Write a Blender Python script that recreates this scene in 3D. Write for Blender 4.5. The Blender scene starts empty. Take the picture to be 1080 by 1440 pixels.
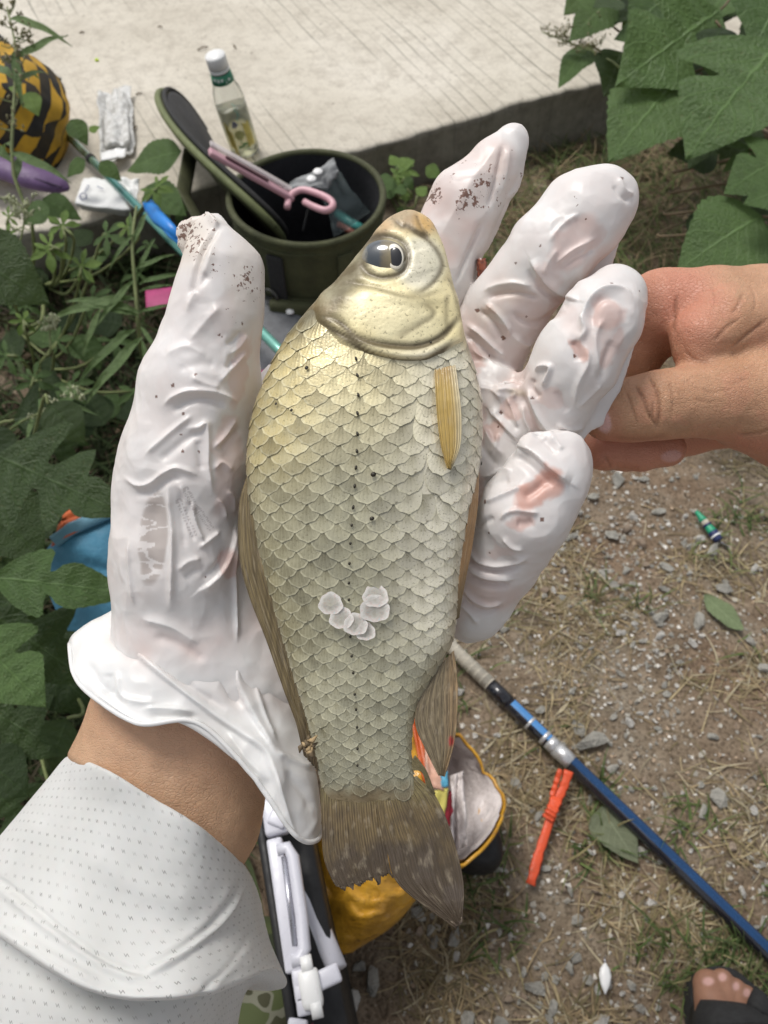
import bpy, bmesh, math, random
import numpy as np
from mathutils import Vector, Matrix

random.seed(7)
rng = np.random.default_rng(7)
scene = bpy.context.scene
rad = math.radians

# ------------------------------------------------------------------ camera
IW, IH = 1080.0, 1440.0                    # frame the measurements are taken in
FOV = rad(67.0)
F = (IH / 2) / math.tan(FOV / 2)           # focal length in those units
TH = rad(56.5)                             # pitch below the horizon
CAMZ = 0.80
CAM = Vector((0, 0, CAMZ))
FW = Vector((0, math.cos(TH), -math.sin(TH)))
UP = Vector((0, math.sin(TH), math.cos(TH)))
RT = Vector((1, 0, 0))
CM = Matrix(((RT.x, UP.x, -FW.x, CAM.x), (RT.y, UP.y, -FW.y, CAM.y), (RT.z, UP.z, -FW.z, CAM.z), (0, 0, 0, 1)))
cd = bpy.data.cameras.new('camera')
cam = bpy.data.objects.new('camera', cd)
scene.collection.objects.link(cam)
cam.matrix_world = CM
cd.sensor_fit = 'VERTICAL'
cd.sensor_height = 24.0
cd.lens = 12.0 / math.tan(FOV / 2)
cd.clip_start = 0.01
cd.clip_end = 200.0
cd.dof.use_dof = True
cd.dof.focus_distance = 0.238
cd.dof.aperture_fstop = 16.0
scene.camera = cam

# ------------------------------------------------------------------ daylight, overcast
SUN_EL, SUN_AZ = rad(62), rad(-40)         # azimuth from +Y towards +X
world = bpy.data.worlds.new('World')
scene.world = world
world.use_nodes = True
wn = world.node_tree
bg = wn.nodes['Background']
sky = wn.nodes.new('ShaderNodeTexSky')
sky.sky_type = 'NISHITA'
sky.sun_disc = False
sky.sun_elevation = SUN_EL
sky.sun_rotation = SUN_AZ
sky.air_density = 1.0
sky.dust_density = 3.0
hs = wn.nodes.new('ShaderNodeHueSaturation')
hs.inputs['Saturation'].default_value = 0.22
wn.links.new(sky.outputs[0], hs.inputs['Color'])
wn.links.new(hs.outputs[0], bg.inputs['Color'])
bg.inputs['Strength'].default_value = 0.12
sd = bpy.data.lights.new('sun', 'SUN')
sd.energy = 1.6
sd.angle = rad(18)
sd.color = (1.0, 0.965, 0.91)
sun = bpy.data.objects.new('sun', sd)
scene.collection.objects.link(sun)
sdir = Vector((math.sin(SUN_AZ) * math.cos(SUN_EL), math.cos(SUN_AZ) * math.cos(SUN_EL), math.sin(SUN_EL)))
sun.rotation_euler = sdir.to_track_quat('Z', 'Y').to_euler()
vs = scene.view_settings
vs.view_transform = 'Standard'
vs.look = 'None'
vs.exposure = 0.28
vs.gamma = 1.0
vs.use_curve_mapping = False
scene.render.engine = 'CYCLES'
scene.cycles.use_denoising = True
scene.cycles.max_bounces = 6
scene.cycles.transparent_max_bounces = 8

# ------------------------------------------------------------------ helpers: placing
COL = scene.collection

def C(px, py, d):
    """point in camera axes (x right, y up, z towards the lens), d metres deep"""
    return np.array(((px - IW / 2) / F * d, (IH / 2 - py) / F * d, -d))

def P(px, py, d):
    return CM @ Vector(C(px, py, d))

def G(px, py, z=0.0):
    """point of the level z seen at that place"""
    v = (CM.to_3x3() @ Vector(C(px, py, 1.0)))
    t = (z - CAM.z) / v.z
    return CAM + v * t

def Y(px, py, y):
    v = (CM.to_3x3() @ Vector(C(px, py, 1.0)))
    return CAM + v * ((y - CAM.y) / v.y)

def ppx(v):
    """camera-axes points -> picture measurements"""
    d = -v[:, 2]
    return np.stack([v[:, 0] / d * F + IW / 2, IH / 2 - v[:, 1] / d * F], 1)

def tag(o, label=None, cat=None, group=None, kind=None):
    if label: o['label'] = label
    if cat: o['category'] = cat
    if group: o['group'] = group
    if kind: o['kind'] = kind
    return o

def empty(name, mw, **k):
    o = bpy.data.objects.new(name, None)
    o.empty_display_size = 0.02
    COL.objects.link(o)
    if not isinstance(mw, Matrix):
        mw = Matrix.Translation(mw)
    o.matrix_world = mw
    return tag(o, **k)

def mesh_np(name, v, f):
    v = np.asarray(v, dtype=np.float32)
    me = bpy.data.meshes.new(name)
    if isinstance(f, np.ndarray) and f.ndim == 2:
        n, k = f.shape
        me.vertices.add(len(v)); me.vertices.foreach_set('co', v.ravel())
        me.loops.add(n * k); me.loops.foreach_set('vertex_index', f.astype(np.int32).ravel())
        me.polygons.add(n)
        me.polygons.foreach_set('loop_start', (np.arange(n) * k).astype(np.int32))
        me.update(calc_edges=True)
    else:
        me.from_pydata([tuple(map(float, p)) for p in v], [], [tuple(map(int, q)) for q in f])
    me.validate(clean_customdata=False)
    return me

def smooth(me, on=True):
    me.polygons.foreach_set('use_smooth', np.full(len(me.polygons), on))

def obj(name, me, mat=None, parent=None, mw=None, sm=True, **k):
    if isinstance(me, tuple):
        me = mesh_np(name, *me)
    if sm is not None:
        smooth(me, sm)
    if mat is not None and not me.materials:
        me.materials.append(mat)
    o = bpy.data.objects.new(name, me)
    COL.objects.link(o)
    if parent is not None:
        o.parent = parent
    if mw is not None:
        if not isinstance(mw, Matrix): mw = Matrix.Translation(mw)
        if parent is not None: o.matrix_local = mw
        else: o.matrix_world = mw
    return tag(o, **k)

def attr(me, name, vals):
    vals = np.asarray(vals, dtype=np.float32)
    if vals.ndim == 1:
        a = me.attributes.new(name, 'FLOAT', 'POINT'); a.data.foreach_set('value', vals)
    else:
        a = me.attributes.new(name, 'FLOAT_COLOR', 'POINT')
        if vals.shape[1] == 3: vals = np.concatenate([vals, np.ones((len(vals), 1), np.float32)], 1)
        a.data.foreach_set('color', vals.ravel())

def uvmap(me, uv):
    """per-vertex uv -> loops"""
    l = me.uv_layers.new(name='UVMap')
    vi = np.zeros(len(me.loops), np.int32); me.loops.foreach_get('vertex_index', vi)
    l.data.foreach_set('uv', np.asarray(uv, np.float32)[vi].ravel())

class MB:
    """collects boxes, tubes, lathes for one mesh"""
    def __init__(s): s.v = []; s.f = []
    def add(s, v, f):
        o = len(s.v); s.v += [tuple(p) for p in v]; s.f += [tuple(i + o for i in q) for q in f]; return s
    def box(s, c, sz, R=None, bev=0.0):
        c = Vector(c); hx, hy, hz = [a / 2 for a in sz]
        b = min(bev, hx * .9, hy * .9, hz * .9)
        bm = bmesh.new(); bmesh.ops.create_cube(bm, size=1.0)
        for v in bm.verts: v.co = Vector((v.co.x * sz[0], v.co.y * sz[1], v.co.z * sz[2]))
        if b > 0: bmesh.ops.bevel(bm, geom=list(bm.edges), offset=b, segments=2, affect='EDGES', profile=.6)
        bm.verts.index_update()
        vs_ = [((R @ v.co) if R else v.co) + c for v in bm.verts]
        s.add(vs_, [[v.index for v in f.verts] for f in bm.faces]); bm.free(); return s
    def tube(s, pts, r, n=10, cap=True, up=None):
        pts = [Vector(p) for p in pts]
        rr = r if isinstance(r, (list, tuple)) else [r] * len(pts)
        V = []; prev = None
        for i, p in enumerate(pts):
            t = (pts[min(i + 1, len(pts) - 1)] - pts[max(i - 1, 0)]).normalized()
            if prev is None:
                a = t.orthogonal().normalized() if up is None else (Vector(up) - t * t.dot(Vector(up))).normalized()
            else:
                a = (prev - t * prev.dot(t)).normalized()
            prev = a; b = t.cross(a)
            R_ = rr[i] if isinstance(rr[i], (tuple, list)) else (rr[i], rr[i])
            for k in range(n):
                an = 2 * math.pi * k / n
                V.append(p + a * (math.cos(an) * R_[0]) + b * (math.sin(an) * R_[1]))
        Fc = []
        for i in range(len(pts) - 1):
            for k in range(n):
                k2 = (k + 1) % n
                Fc.append((i * n + k, i * n + k2, (i + 1) * n + k2, (i + 1) * n + k))
        if cap:
            Fc.append(tuple(range(n - 1, -1, -1))); Fc.append(tuple((len(pts) - 1) * n + k for k in range(n)))
        return s.add(V, Fc)
    def lathe(s, prof, n=32, M=None):
        V = []
        for r, z in prof:
            for k in range(n):
                a = 2 * math.pi * k / n; p = Vector((r * math.cos(a), r * math.sin(a), z)); V.append((M @ p) if M else p)
        Fc = [(i * n + k, i * n + (k + 1) % n, (i + 1) * n + (k + 1) % n, (i + 1) * n + k) for i in range(len(prof) - 1) for k in range(n)]
        return s.add(V, Fc)
    def mesh(s, name): return mesh_np(name, np.array([tuple(p) for p in s.v]), s.f)
    def build(s, name, mat, parent=None, mw=None, sm=True, **k):
        o = obj(name, s.mesh(name), mat, parent, mw, sm, **k)
        return o

def auto_smooth(o, ang=35):
    me = o.data
    bm = bmesh.new(); bm.from_mesh(me)
    for e in bm.edges:
        e.smooth = not (len(e.link_faces) == 2 and e.calc_face_angle(0) > rad(ang))
    bm.to_mesh(me); bm.free(); return o

def crom(pts, n):
    """Catmull-Rom through pts (k,dim), n samples"""
    p = np.asarray(pts, float); k = len(p)
    if k == 2: return p[0] + (p[1] - p[0]) * np.linspace(0, 1, n)[:, None]
    q = np.vstack([2 * p[0] - p[1], p, 2 * p[-1] - p[-2]])
    t = np.linspace(0, k - 1, n); i = np.minimum(t.astype(int), k - 2); u = (t - i)[:, None]
    a, b, c, d = q[i], q[i + 1], q[i + 2], q[i + 3]
    return .5 * ((2 * b) + (c - a) * u + (2 * a - 5 * b + 4 * c - d) * u ** 2 + (3 * b - a - 3 * c + d) * u ** 3)

def crom_closed(pts, n):
    p = np.asarray(pts, float); k = len(p)
    t = np.linspace(0, k, n, endpoint=False); i = t.astype(int); u = (t - i)[:, None]
    a, b, c, d = p[(i - 1) % k], p[i % k], p[(i + 1) % k], p[(i + 2) % k]
    return .5 * ((2 * b) + (c - a) * u + (2 * a - 5 * b + 4 * c - d) * u ** 2 + (3 * b - a - 3 * c + d) * u ** 3)

def grid_faces(nr, nc, closed=False):
    i = np.arange(nr - 1)[:, None]; j = np.arange(nc if closed else nc - 1)[None]
    j2 = (j + 1) % nc
    a = i * nc + j; b = i * nc + j2; c = (i + 1) * nc + j2; d = (i + 1) * nc + j
    return np.stack([a, b, c, d], -1).reshape(-1, 4)

def hash3(ix, iy, iz, seed):
    h = (ix * 374761393 + iy * 668265263 + iz * 2147483647 + seed * 974634577).astype(np.int64) & 0xffffffff
    h = ((h ^ (h >> 13)) * 1274126177) & 0xffffffff
    h = (h ^ (h >> 16)) & 0xffffff
    return h / float(0xffffff)

def vnoise(p, seed=0):
    """value noise 0..1 of points (n,3)"""
    i = np.floor(p).astype(np.int64); f = p - i; f = f * f * f * (f * (f * 6 - 15) + 10)
    r = 0
    for dx in (0, 1):
        for dy in (0, 1):
            for dz in (0, 1):
                w = (f[:, 0] if dx else 1 - f[:, 0]) * (f[:, 1] if dy else 1 - f[:, 1]) * (f[:, 2] if dz else 1 - f[:, 2])
                r = r + w * hash3(i[:, 0] + dx, i[:, 1] + dy, i[:, 2] + dz, seed)
    return r

def fbm(p, seed=0, oct=3):
    r = 0; a = 1; s = 0
    for k in range(oct):
        r = r + a * (vnoise(p * 2 ** k, seed + k * 17) - .5); s += a; a *= .5
    return r / s * 2

def polydist(q, pts):
    """distance of points q (n,2) to polyline pts, signed side, and position along (0..1)"""
    pts = np.asarray(pts, float); best = np.full(len(q), 1e9); side = np.zeros(len(q)); along = np.zeros(len(q))
    L = np.r_[0, np.cumsum(np.linalg.norm(np.diff(pts, axis=0), axis=1))]
    for k in range(len(pts) - 1):
        a, b = pts[k], pts[k + 1]; ab = b - a; l2 = ab @ ab
        t = np.clip(((q - a) @ ab) / l2, 0, 1)
        e = q - (a + t[:, None] * ab); d = np.hypot(e[:, 0], e[:, 1])
        m = d < best; best[m] = d[m]
        sd_ = ab[0] * e[:, 1] - ab[1] * e[:, 0]
        side[m] = np.sign(sd_[m]); along[m] = ((L[k] + t * (L[k + 1] - L[k])) / L[-1])[m]
    return best, side, along

def stroke_sum(q, strokes, crisp=False):
    """ridges (+) and grooves (-): (amp, width, pts[, 'g' round | 's' one-sided step])"""
    out = np.zeros(len(q))
    for st in strokes:
        amp, w, pts = st[0], st[1], st[2]; kind = st[3] if len(st) > 3 else 'g'
        pts = np.asarray(pts, float)
        if len(pts) > 2: pts = crom(pts, (len(pts) - 1) * 5 + 1)
        lo = pts.min(0) - 4 * w; hi = pts.max(0) + 4 * w
        m = ((q > lo) & (q < hi)).all(1)
        if not m.any(): continue
        d, s_, al = polydist(q[m], pts)
        fade = np.clip(np.minimum(al, 1 - al) * 6 + .15, 0, 1)
        if kind == 'g':
            out[m] += amp * fade * ((.5 * np.exp(-(d / w) ** 2) + .6 * np.exp(-d / (.55 * w))) if crisp and amp > 0 else np.exp(-(d / w) ** 2))
        elif kind == 'c':       # sharp crest
            out[m] += amp * fade * np.exp(-d / w)
        else:                   # step: full on the crest, falls slowly on side<0, fast on side>0
            out[m] += amp * fade * np.where(s_ > 0, np.exp(-(d / (w * .35)) ** 2), np.exp(-(d / (w * 2.2)) ** 2))
    return out

def blob(q, c, rx, ry, ang=0, soft=.35):
    """soft ellipse mask"""
    a = rad(ang); d = q - np.array(c)
    x = d[:, 0] * math.cos(a) + d[:, 1] * math.sin(a); y = -d[:, 0] * math.sin(a) + d[:, 1] * math.cos(a)
    r = np.sqrt((x / rx) ** 2 + (y / ry) ** 2)
    t = np.clip((1 + soft - r) / (2 * soft), 0, 1)
    return t * t * (3 - 2 * t)

def sstep(a, b, x):
    t = np.clip((x - a) / (b - a), 0, 1); return t * t * (3 - 2 * t)

# ------------------------------------------------------------------ helpers: a blended solid from round cones, polygonised
class Vol:
    def __init__(s, lo, hi, h):
        s.lo = np.asarray(lo, float); s.h = h
        s.n = np.ceil((np.asarray(hi) - s.lo) / h).astype(int) + 1
        s.D = np.full(s.n, 1.0, np.float32)
        s.ax = [s.lo[k] + np.arange(s.n[k]) * h for k in range(3)]
    def sub(s, lo, hi):
        a = np.clip(np.floor((lo - s.lo) / s.h).astype(int), 0, s.n - 1); b = np.clip(np.ceil((hi - s.lo) / s.h).astype(int) + 1, 1, s.n)
        sl = tuple(slice(a[k], b[k]) for k in range(3))
        X = np.meshgrid(*[s.ax[k][sl[k]].astype(np.float32) for k in range(3)], indexing='ij', sparse=True)
        return sl, X
    def cone(s, a, b, ra, rb, k=.004, fz=1.0, cut=False):
        a = np.asarray(a, float); b = np.asarray(b, float); m = max(ra, rb) + k + 4 * s.h
        sl, X = s.sub(np.minimum(a, b) - m, np.maximum(a, b) + m)
        ab = b - a; l2 = ab @ ab + 1e-12
        px, py, pz = X[0] - a[0], X[1] - a[1], X[2] - a[2]
        t = np.clip((px * ab[0] + py * ab[1] + pz * ab[2]) / l2, 0, 1)
        d = np.sqrt((px - t * ab[0]) ** 2 + (py - t * ab[1]) ** 2 + ((pz - t * ab[2]) * fz) ** 2) - (ra + (rb - ra) * t)
        s.merge(sl, d.astype(np.float32), k, cut)
    def chain(s, pts, k=.004, fz=1.0):
        """pts: (xyz, r)"""
        for (a, ra), (b, rb) in zip(pts[:-1], pts[1:]): s.cone(a, b, ra, rb, k, fz)
    def merge(s, sl, d, k, cut=False):
        D = s.D[sl]
        if cut:
            d = -d; h = np.clip(k - np.abs(D - d), 0, None) / k; s.D[sl] = np.maximum(D, d) + h * h * k * .25
        else:
            h = np.clip(k - np.abs(D - d), 0, None) / k; s.D[sl] = np.minimum(D, d) - h * h * k * .25
    def sample(s, p):
        g = (p - s.lo) / s.h; i = np.clip(np.floor(g).astype(int), 0, s.n - 2); f = np.clip(g - i, 0, 1); r = 0
        for dx in (0, 1):
            for dy in (0, 1):
                for dz in (0, 1):
                    w = (f[:, 0] if dx else 1 - f[:, 0]) * (f[:, 1] if dy else 1 - f[:, 1]) * (f[:, 2] if dz else 1 - f[:, 2])
                    r = r + w * s.D[i[:, 0] + dx, i[:, 1] + dy, i[:, 2] + dz]
        return r
    def mesh(s):
        D = s.D; S = D < 0; nx, ny, nz = s.n
        cnt = np.zeros((nx - 1, ny - 1, nz - 1), np.int8)
        for dx in (0, 1):
            for dy in (0, 1):
                for dz in (0, 1): cnt += S[dx:nx - 1 + dx, dy:ny - 1 + dy, dz:nz - 1 + dz]
        act = np.argwhere((cnt > 0) & (cnt < 8)); n = len(act)
        idx = np.full(cnt.shape, -1, np.int32); idx[tuple(act.T)] = np.arange(n)
        acc = np.zeros((n, 3)); num = np.zeros(n)
        cr = [(x, y, z) for x in (0, 1) for y in (0, 1) for z in (0, 1)]
        val = {c: D[act[:, 0] + c[0], act[:, 1] + c[1], act[:, 2] + c[2]] for c in cr}
        for c in cr:
            for k in range(3):
                if c[k]: continue
                c2 = list(c); c2[k] = 1; c2 = tuple(c2)
                a, b = val[c], val[c2]; m = (a < 0) != (b < 0)
                t = a[m] / (a[m] - b[m]); p = np.tile(np.array(c, float), (m.sum(), 1)); p[:, k] += t
                acc[m] += p; num[m] += 1
        V = s.lo + (act + acc / num[:, None]) * s.h
        Fs = []
        for k in range(3):
            a = [slice(None)] * 3; b = [slice(None)] * 3; a[k] = slice(0, -1); b[k] = slice(1, None)
            ch = S[tuple(a)] != S[tuple(b)]; e = np.argwhere(ch)
            u, w = (k + 1) % 3, (k + 2) % 3
            ok = (e[:, u] > 0) & (e[:, w] > 0) & (e[:, u] < s.n[u] - 1) & (e[:, w] < s.n[w] - 1); e = e[ok]
            inside = S[tuple(e.T)]
            q = []
            for du, dw in ((-1, -1), (0, -1), (0, 0), (-1, 0)):
                f = e.copy(); f[:, u] += du; f[:, w] += dw; q.append(idx[tuple(f.T)])
            q = np.stack(q, 1); q[~inside] = q[~inside][:, ::-1]; Fs.append(q)
        return V, np.concatenate(Fs)

def vnormals(v, f):
    a, b, c, d = v[f[:, 0]], v[f[:, 1]], v[f[:, 2]], v[f[:, 3]]
    fn = np.cross(c - a, d - b); N_ = np.zeros_like(v)
    for k in range(4): 
        for ax in range(3): N_[:, ax] += np.bincount(f[:, k], fn[:, ax], len(v))
    return N_ / (np.linalg.norm(N_, axis=1, keepdims=True) + 1e-12)

def relax(v, f, it=2, lam=.5):
    e = np.concatenate([f[:, [0, 1]], f[:, [1, 2]], f[:, [2, 3]], f[:, [3, 0]]])
    deg = np.bincount(e[:, 0], minlength=len(v)) + np.bincount(e[:, 1], minlength=len(v))
    for _ in range(it):
        n = np.zeros_like(v)
        for ax in range(3):
            n[:, ax] = np.bincount(e[:, 0], v[e[:, 1], ax], len(v)) + np.bincount(e[:, 1], v[e[:, 0], ax], len(v))
        v = v + lam * (n / np.maximum(deg, 1)[:, None] - v)
    return v

def subdivided(v, f, lv=1):
    """split every quad in four, then even out"""
    nv = len(v); nf_ = len(f)
    e = np.concatenate([f[:, [0, 1]], f[:, [1, 2]], f[:, [2, 3]], f[:, [3, 0]]]); es = np.sort(e, 1)
    key = es[:, 0].astype(np.int64) * nv + es[:, 1]; u, first, inv = np.unique(key, return_index=True, return_inverse=True)
    ev = (v[es[first, 0]] + v[es[first, 1]]) / 2; fc = (v[f[:, 0]] + v[f[:, 1]] + v[f[:, 2]] + v[f[:, 3]]) / 4
    ei = (inv.reshape(4, nf_).T + nv); ci = nv + len(u) + np.arange(nf_)
    q_ = np.concatenate([np.stack([f[:, k], ei[:, k], ci, ei[:, k - 1]], 1) for k in range(4)])
    V_ = np.concatenate([v, ev, fc]); return relax(V_, q_, 1, .5), q_

def largest(v, f):
    """keep the biggest connected piece of a quad mesh"""
    lab = np.arange(len(v))
    for _ in range(400):
        m = lab[f].min(1); new = lab.copy()
        for k in range(4): np.minimum.at(new, f[:, k], m)
        new = new[new]
        if (new == lab).all(): break
        lab = new
    big = np.bincount(lab, minlength=len(v)).argmax(); keep = lab == big; idx = np.cumsum(keep) - 1
    return v[keep], idx[f[keep[f[:, 0]]]]

class Lut:
    """a noise map looked up point by point"""
    def __init__(s, fun, x0, y0, x1, y1, n):
        s.b = (x0, y0, (n - 1) / (x1 - x0), (n - 1) / (y1 - y0)); s.n = n
        X_, Y_ = np.meshgrid(np.linspace(x0, x1, n), np.linspace(y0, y1, n), indexing='ij'); s.a = fun(X_.ravel(), Y_.ravel()).reshape(n, n).tolist()
    def __call__(s, x, y):
        u = min(max((x - s.b[0]) * s.b[2], 0), s.n - 1.001); w = min(max((y - s.b[1]) * s.b[3], 0), s.n - 1.001); i = int(u); j = int(w); u -= i; w -= j; a = s.a
        return (a[i][j] * (1 - u) + a[i + 1][j] * u) * (1 - w) + (a[i][j + 1] * (1 - u) + a[i + 1][j + 1] * u) * w

# ------------------------------------------------------------------ helpers: materials
def nd(nt, typ, props=None, **ins):
    n = nt.nodes.new('ShaderNode' + typ)
    for k, v in (props or {}).items(): setattr(n, k, v)
    for k, v in ins.items():
        s_ = None
        kk = k.replace('_', ' ')
        if k[0] == 'i' and k[1:].isdigit(): s_ = n.inputs[int(k[1:])]
        else: s_ = n.inputs[kk]
        if isinstance(v, bpy.types.NodeSocket): nt.links.new(v, s_)
        elif isinstance(v, bpy.types.Node): nt.links.new(v.outputs[0], s_)
        elif isinstance(v, (tuple, list)) and len(v) == 3 and s_.type == 'RGBA': s_.default_value = (*v, 1)
        else: s_.default_value = v
    return n

def ramp(nt, fac, stops, interp='LINEAR'):
    n = nt.nodes.new('ShaderNodeValToRGB'); n.color_ramp.interpolation = interp
    e = n.color_ramp.elements
    while len(e) < len(stops): e.new(.5)
    for k, (p, c) in enumerate(stops):
        e[k].position = p; e[k].color = (*c, 1) if isinstance(c, (tuple, list)) else (c, c, c, 1)
    if fac is not None: nt.links.new(fac if isinstance(fac, bpy.types.NodeSocket) else fac.outputs[0], n.inputs[0])
    return n

def mix(nt, fac, a, b, mode='MIX'):
    n = nt.nodes.new('ShaderNodeMix'); n.data_type = 'RGBA'; n.blend_type = mode
    for s_, v in ((n.inputs[0], fac), (n.inputs[6], a), (n.inputs[7], b)):
        if isinstance(v, bpy.types.NodeSocket): nt.links.new(v, s_)
        elif isinstance(v, bpy.types.Node): nt.links.new(v.outputs[2] if v.bl_idname == 'ShaderNodeMix' else v.outputs[0], s_)
        elif isinstance(v, (tuple, list)): s_.default_value = (*v, 1) if len(v) == 3 else v
        else: s_.default_value = v
    return n.outputs[2]

def math_(nt, op, a, b=None, c=None, clamp=False):
    n = nt.nodes.new('ShaderNodeMath'); n.operation = op; n.use_clamp = clamp
    for k, v in enumerate((a, b, c)):
        if v is None: continue
        if isinstance(v, bpy.types.NodeSocket): nt.links.new(v, n.inputs[k])
        elif isinstance(v, bpy.types.Node): nt.links.new(v.outputs[0], n.inputs[k])
        else: n.inputs[k].default_value = v
    return n.outputs[0]

def newmat(name, **ins):
    m = bpy.data.materials.new(name); m.use_nodes = True; nt = m.node_tree; b = nt.nodes['Principled BSDF']
    for k, v in ins.items():
        s_ = b.inputs[k.replace('_', ' ')]
        s_.default_value = (*v, 1) if isinstance(v, (tuple, list)) and len(v) == 3 and s_.type == 'RGBA' else v
    return m, nt, b

def bump(nt, b, height, strength=.3, dist=.001):
    n = nd(nt, 'Bump', None, Strength=strength, Distance=dist, Height=height)
    nt.links.new(n.outputs[0], b.inputs['Normal']); return n

def simple(name, col, rough=.6, var=.12, scale=40, bmp=.15, bdist=.001, **k):
    """plain stuff with soft mottling and fine relief, in the object's own space"""
    m, nt, b = newmat(name, Roughness=rough, **k)
    tc = nd(nt, 'TexCoord'); n1 = nd(nt, 'TexNoise', None, Vector=tc.outputs['Object'], Scale=scale, Detail=4.0)
    lo = tuple(c * (1 - var) for c in col); hi = tuple(min(1, c * (1 + var)) for c in col)
    r = ramp(nt, n1, [(.3, lo), (.7, hi)]); nt.links.new(r.outputs[0], b.inputs['Base Color'])
    n2 = nd(nt, 'TexNoise', None, Vector=tc.outputs['Object'], Scale=scale * 6, Detail=3.0)
    rr = nd(nt, 'MapRange', None, Value=n2.outputs[0], i1=.3, i2=.7, i3=max(0, rough - .1), i4=min(1, rough + .1)); nt.links.new(rr.outputs[0], b.inputs['Roughness'])
    if bmp: bump(nt, b, n2.outputs[0], bmp, bdist)
    return m
# ================================================================== the ground and the concrete road edge
def spaced(a, b, fine_a, fine_b, nf, nc, p=2.2):
    m = np.linspace(fine_a, fine_b, nf); l = fine_a - (fine_a - a) * np.linspace(1, 0, nc, endpoint=False) ** p; r = fine_b + (b - fine_b) * np.linspace(0, 1, nc + 1)[1:] ** p
    return np.r_[l, m, r]
ZR = .10                                    # road level
KA, KB = G(520, 201, ZR), G(830, 119, ZR)
KD = (KB - KA); KD.z = 0; KD.normalize(); KN = Vector((-KD.y, KD.x, 0))     # along the kerb, and away into the road
def gheight(x, y):
    p = np.c_[x, y, 0 * x]
    return .010 * fbm(p / .16, 401, 3) + .004 * fbm(p / .03, 405, 3)
GH = Lut(gheight, -1.4, -.6, 1.4, 2.2, 500)
gx = spaced(-45, 45, -.85, .85, 260, 26); gy = spaced(-40, 45, -.30, 1.5, 260, 26)
GX, GY = np.meshgrid(gx, gy); gv_ = np.c_[GX.ravel(), GY.ravel(), gheight(GX.ravel(), GY.ravel())]
def ground_mat():
    m, nt, b = newmat('packed_earth', Roughness=.95, Specular_IOR_Level=.2)
    tc = nd(nt, 'TexCoord'); o = tc.outputs['Object']
    n1 = nd(nt, 'TexNoise', None, Vector=o, Scale=5.0, Detail=5.0); n2 = nd(nt, 'TexNoise', None, Vector=o, Scale=38.0, Detail=6.0, Roughness=.65); n3 = nd(nt, 'TexNoise', None, Vector=o, Scale=260.0, Detail=5.0)
    n4 = nd(nt, 'TexNoise', None, Vector=o, Scale=14.0, Detail=4.0); vo = nd(nt, 'TexVoronoi', None, Vector=o, Scale=150.0)
    c = ramp(nt, n2, [(.25, (.115, .088, .060)), (.5, (.215, .168, .118)), (.75, (.33, .27, .20))]).outputs[0]
    c = mix(nt, ramp(nt, n1, [(.42, 0.), (.66, .65)]).outputs[0], c, (.21, .130, .082)); c = mix(nt, ramp(nt, n4, [(.5, 0.), (.7, .5)]).outputs[0], c, (.28, .245, .19))
    c = mix(nt, ramp(nt, n3, [(.35, .7), (.5, 0.)]).outputs[0], c, (.06, .042, .028)); c = mix(nt, ramp(nt, vo, [(.08, .5), (.16, 0.)]).outputs[0], c, (.40, .36, .30))
    nt.links.new(c, b.inputs['Base Color']); bump(nt, b, math_(nt, 'ADD', n2.outputs[0], math_(nt, 'MULTIPLY', n3.outputs[0], .35)), .9, .008); return m
ground = obj('ground', (gv_, grid_faces(len(gy), len(gx))), ground_mat(), kind='structure')

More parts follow.
